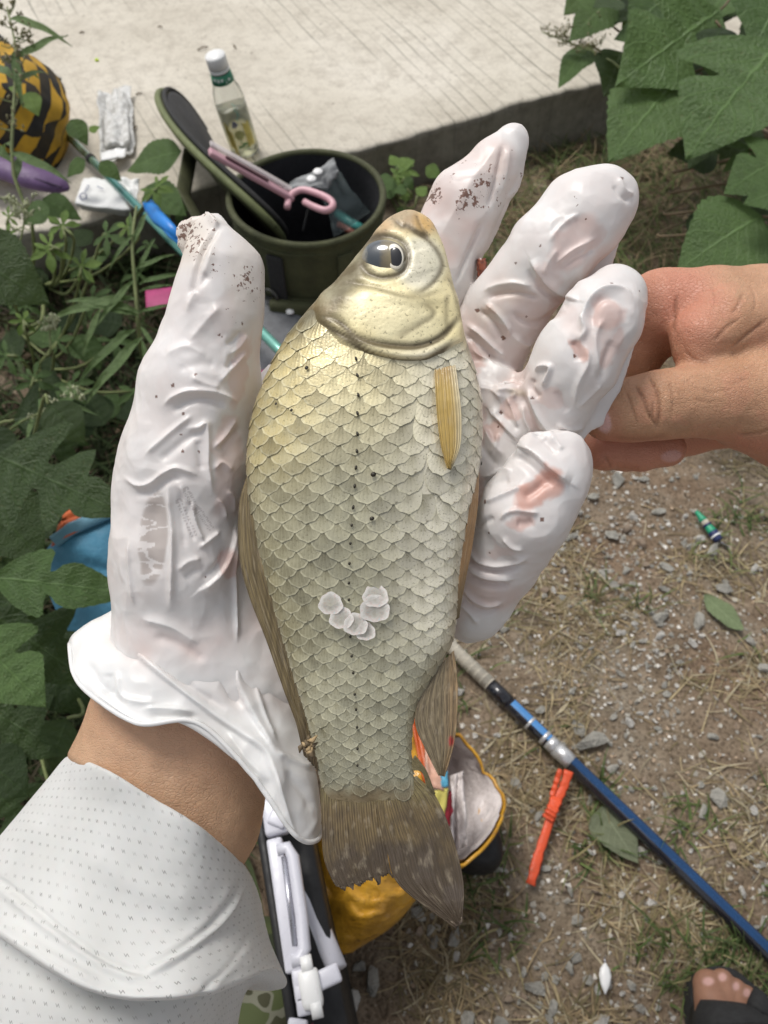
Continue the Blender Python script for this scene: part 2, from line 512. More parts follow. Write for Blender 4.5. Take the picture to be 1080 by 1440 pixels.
def road_mat():
    m, nt, b = newmat('road_concrete', Roughness=.9, Specular_IOR_Level=.25)
    tc = nd(nt, 'TexCoord'); o = tc.outputs['Object']
    g0, g1 = G(190, 20, ZR), G(292, 165, ZR); an = math.atan2(g1.y - g0.y, g1.x - g0.x)
    mp = nd(nt, 'Mapping', {'vector_type': 'TEXTURE'}, Vector=o, Rotation=(0, 0, an)); sp = nd(nt, 'SeparateXYZ', None, Vector=mp.outputs[0])
    n0 = nd(nt, 'TexNoise', None, Vector=mp.outputs[0], Scale=2.6, Detail=3.0); wob = nd(nt, 'TexNoise', None, Vector=mp.outputs[0], Scale=7.0, Detail=2.0)
    yy = math_(nt, 'MULTIPLY_ADD', wob.outputs[0], .004, sp.outputs[1]); fr = math_(nt, 'FRACT', math_(nt, 'MULTIPLY', yy, 42.0)); ln = math_(nt, 'ABSOLUTE', math_(nt, 'SUBTRACT', fr, .5))
    lid = nd(nt, 'TexWhiteNoise', {'noise_dimensions': '1D'}, W=math_(nt, 'FLOOR', math_(nt, 'MULTIPLY', yy, 42.0)))
    st = nd(nt, 'TexNoise', None, Vector=nd(nt, 'Mapping', None, Vector=mp.outputs[0], Scale=(5., 60., 1.)).outputs[0], Scale=1.0, Detail=3.0)
    gm = math_(nt, 'MULTIPLY', ramp(nt, ln, [(.0, 1.), (.09, 0.)]).outputs[0], math_(nt, 'MULTIPLY', ramp(nt, st, [(.36, 0.), (.54, 1.)]).outputs[0], ramp(nt, n0, [(.38, 0.), (.52, 1.)]).outputs[0]))
    gm = math_(nt, 'MULTIPLY', gm, math_(nt, 'MULTIPLY_ADD', lid.outputs[0], .8, .3), clamp=True)
    n1 = nd(nt, 'TexNoise', None, Vector=o, Scale=4.0, Detail=5.0); n2 = nd(nt, 'TexNoise', None, Vector=o, Scale=45.0, Detail=6.0, Roughness=.7); n3 = nd(nt, 'TexNoise', None, Vector=o, Scale=340.0, Detail=4.0); n5 = nd(nt, 'TexNoise', None, Vector=o, Scale=120.0, Detail=3.0)
    c = ramp(nt, n1, [(.3, (.52, .475, .395)), (.55, (.63, .585, .50)), (.75, (.70, .655, .575))]).outputs[0]
    c = mix(nt, ramp(nt, n2, [(.3, .55), (.55, 0.)]).outputs[0], c, (.34, .30, .245)); c = mix(nt, ramp(nt, n3, [(.3, .45), (.46, 0.)]).outputs[0], c, (.25, .22, .175)); c = mix(nt, ramp(nt, n5, [(.27, .9), (.31, 0.)]).outputs[0], c, (.16, .13, .10))
    c = mix(nt, math_(nt, 'MULTIPLY', gm, .8), c, (.15, .145, .115))
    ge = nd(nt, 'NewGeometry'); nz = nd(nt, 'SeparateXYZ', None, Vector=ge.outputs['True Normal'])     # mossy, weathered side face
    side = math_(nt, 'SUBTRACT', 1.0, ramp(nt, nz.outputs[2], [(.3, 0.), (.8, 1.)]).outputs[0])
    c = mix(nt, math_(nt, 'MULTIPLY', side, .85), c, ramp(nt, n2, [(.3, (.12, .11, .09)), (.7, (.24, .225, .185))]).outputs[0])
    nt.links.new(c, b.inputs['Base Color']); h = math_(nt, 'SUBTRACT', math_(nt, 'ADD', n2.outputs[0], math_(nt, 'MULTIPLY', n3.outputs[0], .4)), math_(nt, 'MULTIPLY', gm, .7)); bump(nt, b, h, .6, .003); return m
ru = spaced(-40, 40, -.9, 1.3, 260, 20); rw = np.r_[np.full(8, 0.), .0, .004, .01, .02, .035, np.linspace(.05, .9, 40), np.linspace(1, 45, 24)]; rz = np.r_[np.linspace(-.06, ZR - .012, 8), ZR - .003, np.full(len(rw) - 9, ZR)]
RU, RW = np.meshgrid(ru, rw, indexing='ij'); RZ = np.broadcast_to(rz, RU.shape)
n_ = fbm(np.c_[RU.ravel() / .09, RZ.ravel() / .05, RW.ravel() / .09], 431, 3).reshape(RU.shape); edge = np.exp(-RW / .03)
RW2 = RW + n_ * .010 * edge; RZ2 = RZ + (n_ * .0025 - .004 * np.abs(fbm(np.c_[RU.ravel() / .05, RW.ravel() / .05, 0 * RU.ravel()], 433).reshape(RU.shape)) * edge) * (RZ > .05)
k0 = Vector((KA.x, KA.y, 0)); rv = np.stack([RU * KD.x + RW2 * KN.x, RU * KD.y + RW2 * KN.y, RZ2], -1).reshape(-1, 3)
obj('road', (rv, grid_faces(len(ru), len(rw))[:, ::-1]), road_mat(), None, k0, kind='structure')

# ---- stones lying loose on the earth
def hull(n, seed, sq=(1, 1, .5)):
    r = np.random.default_rng(seed); p = r.normal(size=(n, 3)); p /= np.linalg.norm(p, axis=1, keepdims=True); p = p * (1 + r.uniform(-.25, .12, (n, 1))) * np.array(sq) * .5
    bm = bmesh.new()
    for c in p: bm.verts.new(c)
    g = bmesh.ops.convex_hull(bm, input=list(bm.verts)); bmesh.ops.delete(bm, geom=[e for e in g['geom_interior'] if isinstance(e, bmesh.types.BMVert)], context='VERTS')
    me = bpy.data.meshes.new('stone'); bm.to_mesh(me); bm.free(); return me
def stone_mat(name, a, b_):
    m, nt, b = newmat(name, Roughness=.85); oi = nd(nt, 'ObjectInfo'); tc = nd(nt, 'TexCoord'); n = nd(nt, 'TexNoise', None, Vector=tc.outputs['Object'], Scale=3.0, Detail=6.0); n2 = nd(nt, 'TexNoise', None, Vector=tc.outputs['Object'], Scale=14.0, Detail=4.0)
    c = mix(nt, oi.outputs['Random'], a, b_); c = mix(nt, ramp(nt, n, [(.35, .5), (.6, 0.)]).outputs[0], c, tuple(x * .45 for x in a)); c = mix(nt, ramp(nt, n2, [(.5, 0.), (.75, .4)]).outputs[0], c, (.50, .46, .40))
    nt.links.new(c, b.inputs['Base Color']); bump(nt, b, n2.outputs[0], .6, .05); return m
SM = [stone_mat('grey_stone', (.40, .385, .34), (.52, .50, .44)), stone_mat('tan_stone', (.38, .28, .20), (.50, .40, .30)), stone_mat('pale_stone', (.60, .57, .52), (.72, .70, .65))]
HM = []
for k in range(9):
    me = hull(15, k, (1, .78, .42 + .1 * (k % 3))); me.materials.append(SM[(0, 0, 1, 0, 2, 0, 1, 0, 2)[k]]); HM.append(me)
def stone(px, py, w, k=None, ang=None):
    p = G(px, py, 0.0); p.z = GH(p.x, p.y)
    s_ = w * (p - CAM).dot(FW) / F; me = HM[random.randrange(9) if k is None else k]
    o = bpy.data.objects.new('stone', me); COL.objects.link(o); o.parent = ground
    o.matrix_local = Matrix.Translation(p + Vector((0, 0, s_ * .16 + .001))) @ Matrix.Rotation(random.uniform(0, 6.28) if ang is None else ang, 4, 'Z') @ Matrix.Rotation(random.uniform(-.2, .2), 4, 'X') @ Matrix.Diagonal((s_, s_ * random.uniform(.75, 1.1), s_ * random.uniform(.6, 1.0), 1))
for t in ((830, 1043, 52, 0, .2), (815, 1026, 22), (978, 877, 30, 3), (927, 874, 30, 0), (1002, 776, 30, 0), (925, 720, 22, 3), (1015, 825, 30, 5), (880, 745, 22), (760, 1000, 18), (830, 700, 22), (1060, 800, 22, 4), (1075, 945, 28, 3), (970, 770, 18, 3), (935, 800, 22, 3), (860, 825, 22, 7), (846, 810, 18, 3), (878, 805, 16, 0), (900, 765, 22, 2), (860, 755, 22, 1),
          (752, 1388, 34, 0), (775, 1418, 24, 3), (735, 1402, 18, 2), (522, 1380, 40, 3), (505, 1362, 26, 7), (494, 1410, 40, 4), (592, 1285, 36, 7), (590, 1310, 20, 2), (604, 1308, 18, 0), (612, 1325, 20, 3), (640, 1317, 32, 0), (690, 1330, 16, 2), (692, 1222, 28, 0), (708, 1224, 12, 4), (815, 1293, 24, 5), (812, 1348, 24, 5), (838, 1252, 16, 2), (793, 1250, 14, 2), (875, 1257, 18, 4), (1040, 1256, 18, 4), (1070, 1252, 14, 4), (1020, 1193, 22, 6), (862, 1082, 22, 0), (812, 1022, 26), (715, 1404, 22, 2), (800, 1362, 20, 0), (826, 1376, 20, 5), (768, 1372, 16), (900, 1420, 20), (845, 1440, 34, 4), (705, 1440, 26, 1), (655, 1440, 40, 0), (900, 1198, 20, 1), (905, 1100, 16), (1005, 1125, 30, 1), (985, 1145, 26, 0), (500, 1400, 24), (470, 1400, 20), (640, 1345, 18), (760, 690, 30, 5), (795, 745, 40, 7), (870, 680, 34, 7), (900, 650, 22, 4)):
    stone(*t)
cnt = 0
while cnt < 205:
    x, y = random.uniform(620, 1085), random.uniform(640, 1445)
    den = .25 + .9 * math.exp(-(((x - 860) / 90) ** 2 + ((y - 800) / 110) ** 2)) + .5 * math.exp(-(((x - 860) / 130) ** 2 + ((y - 1000) / 60) ** 2)) + .35 * math.exp(-(((x - 740) / 120) ** 2 + ((y - 1390) / 50) ** 2))
    if random.random() < den: stone(x, y, random.choice((9, 10, 11, 13, 16)) * random.uniform(.9, 1.2), random.choice((0, 1, 3, 5, 7, 4, 2, 8, 4))); cnt += 1

# many-in-one meshes: gravel, straw, grass
def scatter_region(n, weight, box):
    out = []
    while len(out) < n:
        x, y = random.uniform(box[0], box[2]), random.uniform(box[1], box[3])
        if random.random() < weight(x, y): out.append((x, y))
    return out
gm_ = []
for k in range(5):
    t = hull(8, 50 + k, (1, .8, .6)); gm_.append((np.array([v.co[:] for v in t.vertices]), [tuple(p.vertices) for p in t.polygons]))
mb = MB(); pc = []
for x, y in scatter_region(5200, lambda x, y: .2 + .8 * math.exp(-(((x - 860) / 110) ** 2 + ((y - 830) / 170) ** 2)), (560, 560, 1200, 1520)):
    p = G(x, y); z = GH(p.x, p.y); s_ = abs(random.gauss(.0030, .0022)) + .0014; a = random.uniform(0, 6.28); v_, f_ = random.choice(gm_); c, s2 = math.cos(a), math.sin(a)
    mb.add([(p.x + s_ * (q_[0] * c - q_[1] * s2), p.y + s_ * (q_[0] * s2 + q_[1] * c), z + s_ * (q_[2] + .15)) for q_ in v_], f_); t = random.random(); base = np.array((.40, .375, .325)) if t < .5 else np.array((.36, .27, .19)) if t < .72 else np.array((.62, .59, .54)); pc += [base * random.uniform(.7, 1.25)] * len(v_)
me = mb.mesh('gravel'); attr(me, 'tint', np.array(pc))
def tint_mat(name, rough=.8, trans=0.0):
    m, nt, b = newmat(name, Roughness=rough, Specular_IOR_Level=.3); a = nd(nt, 'Attribute', {'attribute_name': 'tint'}); tc = nd(nt, 'TexCoord'); n = nd(nt, 'TexNoise', None, Vector=tc.outputs['Object'], Scale=180.0, Detail=3.0)
    c = mix(nt, ramp(nt, n, [(.3, .35), (.6, 0.)]).outputs[0], a.outputs['Color'], (.05, .04, .025)); nt.links.new(c, b.inputs['Base Color'])
    if trans:
        tr = nd(nt, 'BsdfTranslucent', None, Color=c); mx = nd(nt, 'MixShader', None, i0=trans, i1=b.outputs[0], i2=tr.outputs[0]); nt.links.new(mx.outputs[0], nt.nodes['Material Output'].inputs[0])
    return m
obj('gravel', me, tint_mat('gravel_mix'), None, None, False, label='small grey and tan gravel strewn over the earth', cat='gravel', kind='stuff')

def blades(name, n, weight, box, lrange, wid, rise, cols, bend, label, cat, clump=1, zf=None):
    V, Fq, tc = [], [], []
    done = 0
    while done < n:
        x, y = random.uniform(box[0], box[2]), random.uniform(box[1], box[3])
        if random.random() > weight(x, y): continue
        c0 = G(x, y)
        for _ in range(clump):
            p = c0 + Vector((random.gauss(0, .008), random.gauss(0, .008), 0)) if clump > 1 else c0
            L_ = random.uniform(*lrange); a = random.uniform(0, 6.28); el = random.uniform(*rise); w = wid * random.uniform(.6, 1.3); d = Vector((math.cos(a), math.sin(a), 0)); sd2 = Vector((-d.y, d.x, 0)); cv = random.uniform(-bend, bend); z0_ = GH(p.x, p.y) - .001 if zf is None else zf
            o_ = len(V); seg = 4; col = np.array(random.choice(cols)) * random.uniform(.65, 1.3)
            for k in range(seg + 1):
                t = k / seg; e = el * (1 - .75 * t * (1 if el > .3 else .4)); c = p + d * (L_ * t * math.cos(el)) + sd2 * (cv * L_ * t * t) + Vector((0, 0, z0_ + L_ * (math.sin(el) * t - .45 * math.sin(el) * t * t) + .0015)); ww = w * (1 - t) ** .6 * .5 + .0001
                V.append(c + sd2 * ww); V.append(c - sd2 * ww + Vector((0, 0, ww * .4))); tc += [col, col]
            Fq += [(o_ + 2 * k, o_ + 2 * k + 1, o_ + 2 * k + 3, o_ + 2 * k + 2) for k in range(seg)]
            done += 1
    me = mesh_np(name, np.array([tuple(p) for p in V]), np.array(Fq)); attr(me, 'tint', np.array(tc))
    return obj(name, me, tint_mat(name + '_blade', .7, .2), None, None, True, label=label, cat=cat, kind='stuff')
WN = {(k, sc): Lut(lambda x, y: vnoise(np.c_[x / sc, y / sc, np.full(len(x), k * 1.7)], k), 540, 180, 1220, 1540, 160) for k, sc in ((3, 80), (9, 70))}
def wn_(x, y, s, seed): return WN[(seed, s)](x, y)
STRAW = [(.42, .34, .20), (.34, .26, .15), (.28, .21, .12), (.46, .40, .27), (.22, .18, .09)]; GRN = [(.10, .15, .045), (.14, .19, .06), (.075, .12, .035), (.18, .20, .08)]
def w_right(x, y):
    k = wn_(x, y, 80, 3); return min(1, max(.04, (k - .42) * 3.4)) if y > 420 else .9
blades('dry_grass', 8500, w_right, (560, 200, 1200, 1520), (.012, .045), .0016, (0.02, .30), STRAW, .5, 'dry straw and dead grass matted over the earth', 'dry grass')
blades('green_grass', 2600, lambda x, y: (min(1, max(0., (wn_(x, y, 70, 9) - .52) * 4)) if y > 430 else .55), (560, 200, 1200, 1520), (.015, .05), .0022, (.3, 1.2), GRN + [(.30, .26, .13)], .4, 'short green grass tufts growing among the gravel', 'grass', clump=6)
blades('long_grass', 2600, lambda x, y: 1.0 if 200 + .27 * (830 - x) * .2 < y < 420 else 0, (620, 190, 1150, 420), (.03, .10), .0024, (.25, 1.1), GRN + STRAW[1:3], .5, 'long tangled grass along the foot of the concrete edge', 'grass', clump=5)

# ================================================================== leaves and plants
def leaf_shape(prof, nr=22, nc=9, sweep=.3, fold=.10, droop=.18, serr=.0, wave=.02, seed=0):
    """prof: (x, halfwidth) along the midrib, length 1; a curved blade with a keel"""
    pr = np.array(prof, float); t = np.linspace(0, 1, nr); w = np.interp(t, pr[:, 0], pr[:, 1]); s = np.linspace(-1, 1, nc)
    if serr: w = w * (1 + serr * np.where(np.arange(nr) % 2, 1, -1))
    T, S = np.meshgrid(t, s, indexing='ij'); Wd = w[:, None] * S
    x = T + sweep * np.abs(Wd) * (1 - T * .9) - sweep * .2 * np.abs(Wd); y = Wd
    z = fold * np.abs(Wd) * 1.0 - droop * T ** 2 + wave * np.sin(T * 11 + seed) * np.abs(S) - .25 * np.abs(Wd) ** 2 + .012 * np.cos(T * 38) * (1 - np.abs(S))
    V = np.stack([x, y, z], -1).reshape(-1, 3); me = mesh_np('leaf', V, grid_faces(nr, nc)); uvmap(me, np.c_[T.ravel(), (S * .5 + .5).ravel()]); smooth(me)
    return me
def leaf_mat(name, c1, c2, rough=.5, tr=.25):
    m, nt, b = newmat(name, Roughness=rough, Specular_IOR_Level=.35); uv = nd(nt, 'UVMap'); sp = nd(nt, 'SeparateXYZ', None, Vector=uv.outputs[0]); oi = nd(nt, 'ObjectInfo')
    s_ = math_(nt, 'ABSOLUTE', math_(nt, 'SUBTRACT', sp.outputs[1], .5)); mid = ramp(nt, s_, [(.0, 1.), (.022, 0.)]).outputs[0]
    vv = math_(nt, 'ABSOLUTE', math_(nt, 'SUBTRACT', math_(nt, 'FRACT', math_(nt, 'MULTIPLY', math_(nt, 'SUBTRACT', sp.outputs[0], math_(nt, 'MULTIPLY', s_, .55)), 8.0)), .5)); vein = math_(nt, 'MAXIMUM', mid, math_(nt, 'MULTIPLY', ramp(nt, vv, [(.0, 1.), (.07, 0.)]).outputs[0], .6))
    tc = nd(nt, 'TexCoord'); n = nd(nt, 'TexNoise', None, Vector=tc.outputs['Object'], Scale=5.0, Detail=5.0); n2 = nd(nt, 'TexNoise', None, Vector=tc.outputs['Object'], Scale=40.0, Detail=3.0)
    c = mix(nt, oi.outputs['Random'], c1, c2); c = mix(nt, ramp(nt, n, [(.35, .35), (.65, 0.)]).outputs[0], c, tuple(x * .6 for x in c1)); c = mix(nt, ramp(nt, n2, [(.28, .5), (.36, 0.)]).outputs[0], c, (.10, .09, .03))
    c = mix(nt, math_(nt, 'MULTIPLY', vein, .45), c, tuple(min(1, x * 1.9 + .03) for x in c2)); nt.links.new(c, b.inputs['Base Color']); bump(nt, b, math_(nt, 'SUBTRACT', n2.outputs[0], math_(nt, 'MULTIPLY', vein, .8)), .35, .02)
    tl = nd(nt, 'BsdfTranslucent', None, Color=mix(nt, .5, c, (.20, .30, .03))); mx = nd(nt, 'MixShader', None, i0=tr, i1=b.outputs[0], i2=tl.outputs[0]); nt.links.new(mx.outputs[0], nt.nodes['Material Output'].inputs[0]); return m
ML_BIG = leaf_mat('broad_leaf', (.066, .122, .034), (.10, .172, .052)); ML_DARK = leaf_mat('dark_leaf', (.022, .046, .013), (.042, .075, .020)); ML_LITE = leaf_mat('light_leaf', (.13, .215, .045), (.19, .29, .07)); ML_GRASS = leaf_mat('blade_leaf', (.09, .15, .05), (.14, .21, .08))  # dark_leaf: shade among the foliage painted in as a lower green
HEART = [(0, .0), (.02, .16), (.08, .33), (.2, .43), (.35, .44), (.5, .38), (.65, .29), (.8, .18), (.92, .07), (1, 0.)]
NOTCH = [(0, .0), (.02, .18), (.08, .36), (.18, .48), (.27, .50), (.33, .40), (.36, .17), (.40, .15), (.46, .30), (.56, .34), (.68, .27), (.82, .16), (.93, .06), (1, 0.)]
DEEP = [(0, .0), (.02, .15), (.07, .34), (.15, .50), (.22, .52), (.27, .36), (.30, .13), (.36, .11), (.43, .32), (.52, .40), (.58, .30), (.62, .15), (.70, .19), (.80, .15), (.92, .06), (1, 0.)]
LANCE = [(0, .012), (.1, .03), (.3, .055), (.55, .05), (.8, .028), (1, 0.)]
def lm(prof, mat, **k):
    me = leaf_shape(prof, **k); me.materials.append(mat); return me
LF = dict(heart=[lm(HEART, ML_BIG, seed=k, droop=.1 + .12 * k, serr=.03) for k in range(3)], notch=[lm(NOTCH, ML_BIG, nr=30, seed=k, droop=.1 + .1 * k, serr=.02, sweep=.45) for k in range(3)], deep=[lm(DEEP, ML_DARK, nr=36, seed=k, droop=.06 + .1 * k, sweep=.5) for k in range(3)],
          dheart=[lm(HEART, ML_DARK, seed=k, droop=.1 + .15 * k, serr=.02) for k in range(2)], lance=[lm(LANCE, ML_GRASS, nc=5, sweep=0, droop=.25 + .15 * k, fold=.5) for k in range(3)], small=[lm(HEART, ML_LITE, nr=10, nc=5, seed=k) for k in range(2)])
def palm_leaf(mat, n=5, prof=((0, .01), (.2, .10), (.45, .19), (.65, .19), (.85, .10), (1, 0.)), spread=250, seed=0):
    V, Fq, U = [], [], []
    for k in range(n):
        a = rad(-spread / 2 + spread * k / (n - 1)); sc = (1 - .38 * abs(k - (n - 1) / 2) / ((n - 1) / 2)) * .72
        me = leaf_shape(prof, 10, 5, 0, .3, .22, 0, .01, seed + k); v = np.array([x.co[:] for x in me.vertices]) * sc; c, s = math.cos(a), math.sin(a)
        v = np.c_[v[:, 0] * c - v[:, 1] * s + .06 * c, v[:, 0] * s + v[:, 1] * c + .06 * s, v[:, 2] + .004 * k]; o_ = sum(len(x) for x in V); V.append(v); Fq.append(grid_faces(10, 5) + o_); uvv = np.stack(np.meshgrid(np.linspace(0, 1, 10), np.linspace(0, 1, 5), indexing='ij'), -1).reshape(-1, 2); U.append(uvv); bpy.data.meshes.remove(me)
    V = np.vstack(V); hub = len(V)                                     # a small plate at the stalk joins the leaflets
    ring = [(.11 * math.cos(a), .11 * math.sin(a), -.003) for a in np.linspace(0, 2 * math.pi, 12, endpoint=False)]
    me = mesh_np('leaf', np.vstack([V, ring]), [tuple(x) for x in np.vstack(Fq)] + [tuple(hub + i for i in range(12))]); uvmap(me, np.vstack([np.vstack(U), np.full((12, 2), .3)])); smooth(me); me.materials.append(mat); return me
LF['palm'] = [palm_leaf(ML_LITE, seed=k) for k in range(2)]; LF['dpalm'] = [palm_leaf(ML_BIG, seed=5 + k) for k in range(2)]
M_STEM = simple('green_stem', (.16, .19, .07), .6, .2, 60); M_DSTEM = simple('brown_stem', (.14, .10, .055), .7, .2, 60)

class Plant:
    def __init__(s, px, py, label, cat='plant', z=0.0, group=None, mat=None):
        s.root = G(px, py, z); s.o = empty('plant', s.root, label=label, cat=cat, group=group); s.mb = MB(); s.mat = mat or M_STEM
    def stem(s, pts, r0=.003, r1=.0015):
        p = crom([tuple(Vector(x) - s.root) for x in pts], 14); s.mb.tube([tuple(x) for x in p], list(np.linspace(r0, r1, 14)), 6)
    def leaf(s, kind, base, tip, facing=.5, roll=0.0, petiole=True, wide=1.0, name='leaf'):
        base, tip = Vector(base), Vector(tip); x = (tip - base); L_ = x.length; x = x / L_
        mid = (base + tip) / 2; n_ = (Vector((0, 0, 1)) * (1 - facing) + (CAM - mid).normalized() * facing); n_ = (n_ - x * n_.dot(x)).normalized(); n_ = Matrix.Rotation(roll, 3, x) @ n_; y = n_.cross(x)
        me = random.choice(LF[kind]); o = bpy.data.objects.new(name, me); COL.objects.link(o); o.parent = s.o
        M3 = Matrix((x * L_, y * L_ * wide, n_ * L_)).transposed(); o.matrix_local = Matrix.Translation(base - s.root) @ M3.to_4x4()
        if petiole:
            r = Vector((s.root.x, s.root.y, s.root.z)); m_ = base - x * (L_ * .35) + Vector((0, 0, -.015)); s.stem([base, m_, r * .45 + m_ * .55 + Vector((0, 0, -.02)), r], .0014, .0022)
        return o
    def at(s, kind, b, t, d, d2=None, **k):
        return s.leaf(kind, P(b[0], b[1], d), P(t[0], t[1], d2 or d), **k)
    def close(s):
        if s.mb.v: s.mb.build('stem', s.mat, s.o)

# --- broad-leaved climber hanging over the kerb, upper right
pl = Plant(1210, 240, 'broad green heart leaved climber spilling over the road edge', 'climber', .02, mat=M_DSTEM)
pl.root.z = 0.0
for (k, b, t, d, d2, fc, wd) in (('notch', (1004, 38), (874, 128), 1.02, .96, .5, 1.0), ('heart', (942, 140), (859, 222), 1.00, .96, .6, 1.0), ('notch', (1088, 84), (966, 211), .90, .86, .6, 1.05), ('heart', (1112, -20), (1060, 76), .95, .9, .5, 1.4), ('heart', (1060, 326), (960, 378), .88, .86, .55, 1.15), ('notch', (1100, 240), (1016, 278), .86, .86, .5, 1.2), ('heart', (1100, 285), (1038, 307), .84, .84, .5, 1.0),
    ('heart', (935, 12), (890, 52), 1.10, 1.06, .5, 1.1), ('heart', (912, 60), (862, 64), 1.05, 1.05, .5, 1.1), ('heart', (826, 86), (784, 119), 1.15, 1.12, .3, .7), ('heart', (842, -6), (797, 26), 1.25, 1.22, .4, .9), ('heart', (858, 20), (805, 58), 1.12, 1.10, .5, .9), ('dheart', (1006, 62), (984, 106), 1.0, .98, .5, 1.0), ('dheart', (1000, 170), (972, 240), .98, .95, .5, .8), ('dpalm', (1046, 232), (1000, 268), .92, .92, .5, 1.),
    ('heart', (990, -10), (925, 35), 1.12, 1.08, .4, 1.1), ('heart', (1050, -12), (985, 30), 1.08, 1.05, .4, 1.1), ('dheart', (905, 90), (880, 118), 1.08, 1.05, .5, 1.), ('heart', (870, 45), (930, 80), 1.15, 1.15, .5, .9), ('dheart', (1085, 130), (1030, 150), 1.0, 1.0, .4, 1.), ('heart', (1090, 345), (1045, 385), .92, .92, .5, 1.1), ('dheart', (1095, 380), (1050, 400), .95, .95, .4, 1.2), ('heart', (1065, 262), (1100, 310), .9, .9, .5, 1.), ('dheart', (960, 95), (935, 140), 1.06, 1.04, .4, 1.)):
    pl.at(k, b, t, d, d2, facing=fc, wide=wd, roll=random.uniform(-.25, .25))
for _ in range(34):
    x, y = random.uniform(850, 1180), random.uniform(-120, 380)
    if (x < 960 and y > 130) or y > 250: continue
    d = random.uniform(1.06, 1.22); a = random.uniform(1.6, 3.4); L_ = random.uniform(35, 75)
    pl.at(random.choice(('dheart', 'dheart', 'deep')), (x, y), (x + L_ * math.cos(a), y + L_ * math.sin(a) * .8), d, d - .02, facing=.4, roll=random.uniform(-.4, .4), petiole=False)
for _ in range(44):
    x, y = random.uniform(915, 1180), random.uniform(-90, 110); a = random.uniform(1.7, 3.3); L_ = random.uniform(35, 62); d = random.uniform(1.10, 1.22)
    pl.at(random.choice(('heart', 'dheart', 'heart')), (x, y), (x + L_ * math.cos(a), y + L_ * math.sin(a) * .8), d, d - .02, facing=.45, roll=random.uniform(-.4, .4), petiole=False)
for _ in range(16):
    x, y = random.uniform(990, 1180), random.uniform(110, 400); a = random.uniform(1.7, 3.3); L_ = random.uniform(45, 80); d = random.uniform(.98, 1.08)
    pl.at('dheart', (x, y), (x + L_ * math.cos(a), y + L_ * math.sin(a) * .8), d, d - .02, facing=.45, roll=random.uniform(-.4, .4), petiole=False)
for k in range(9):
    a = P(1090 - k * 6, 60 + k * 35, 1.0); pl.stem([a, P(1000 - 10 * k, 110 + 30 * k, 1.02), P(900 + 8 * k, 150 + 22 * k, 1.06)], .002, .001)
pl.close()

# --- sprigs of a seeding weed (thin stems, many buds)
M_BUD = simple('pale_bud', (.42, .44, .28), .7, .2, 300); M_SEED = simple('seed_head', (.22, .20, .11), .8, .3, 300)
def sprig(root_px, pts, nb, blen, label, cat, bud, br=.0022, z=0.0, lat=True, droop=0.0, leafy=0, rs=.0016):
    p_ = Plant(root_px[0], root_px[1], label, cat, z); W = [P(*q_) for q_ in pts]; p_.stem([p_.root] + W, rs * 1.3, rs * .5); C_ = crom([tuple(w) for w in W], 40); ball = bmesh.new()
    bmesh.ops.create_icosphere(ball, subdivisions=1, radius=1); bv = [v.co.copy() for v in ball.verts]; bfc = [tuple(v.index for v in f.verts) for f in ball.faces]; ball.free(); fb = MB()
    for k in range(nb):
        i = random.randrange(14 if lat else 26, 39); s_ = Vector(C_[i]); a = random.uniform(0, 6.28); l_ = blen * random.uniform(.4, 1.) * (1.1 - i / 60); e = s_ + Vector((math.cos(a) * .8, math.sin(a) * .8, random.uniform(.1, .8))) * l_; m_ = (s_ + e) / 2 + Vector((0, 0, -.15 * l_)); p_.stem([s_, m_, e], rs * .4, rs * .22)
        for j in range(5):
            c = s_.lerp(e, random.uniform(.45, 1.0)) + Vector((random.gauss(0, 1), random.gauss(0, 1), random.gauss(0, 1))) * l_ * .10; sc = br * random.uniform(.7, 1.3); ax = Vector((random.gauss(0, 1), random.gauss(0, 1), 1.5)).to_track_quat('Z', 'Y'); fb.add([ax @ Vector((v.x * sc * .55, v.y * sc * .55, v.z * sc * 1.3)) + c - p_.root for v in bv], bfc)
    for k in range(leafy):
        i = int(8 + 30 * random.random()); s_ = Vector(C_[i]); a = random.uniform(0, 6.28); e = s_ + Vector((math.cos(a), math.sin(a), random.uniform(-.1, .5))) * blen * random.uniform(.7, 1.3); p_.leaf('lance', s_, e, .3, petiole=False, wide=1.6)
    if fb.v: fb.build('flower_buds', bud, p_.o, kind='stuff')
    p_.close(); return p_
sprig((40, 420), [(48, 330, .98), (18, 240, .95), (20, 140, .95), (22, 70, .96), (10, 10, .98)], 26, .07, 'tall seeding weed rising in front of the black and yellow bag', 'weed', M_SEED, .0024, .02, leafy=10, rs=.0022)
sprig((860, 170), [(880, 110, 1.08), (840, 75, 1.10), (800, 60, 1.12), (762, 45, 1.14)], 40, .055, 'seeding sprig with tiny dark buds leaning over the road', 'weed', M_SEED, .0018, .02, rs=.0014)
sprig((30, 470), [(66, 500, .80), (70, 470, .78), (71, 452, .77)], 22, .028, 'small white budded flower head among the dark leaves', 'flower', M_BUD, .0019, .02, lat=False, rs=.0013)
sprig((-10, 440), [(10, 380, .85), (28, 340, .84), (34, 300, .84), (20, 280, .84)], 26, .04, 'white flowering sprig beneath the tall seeding weed', 'flower', M_BUD, .0019, .02, rs=.0013)
sprig((-20, 640), [(20, 600, .78), (70, 575, .76), (125, 552, .75)], 16, .03, 'pale grass seed spike leaning over the dark foliage', 'weed', M_BUD, .0016, .02, rs=.0013, leafy=8)

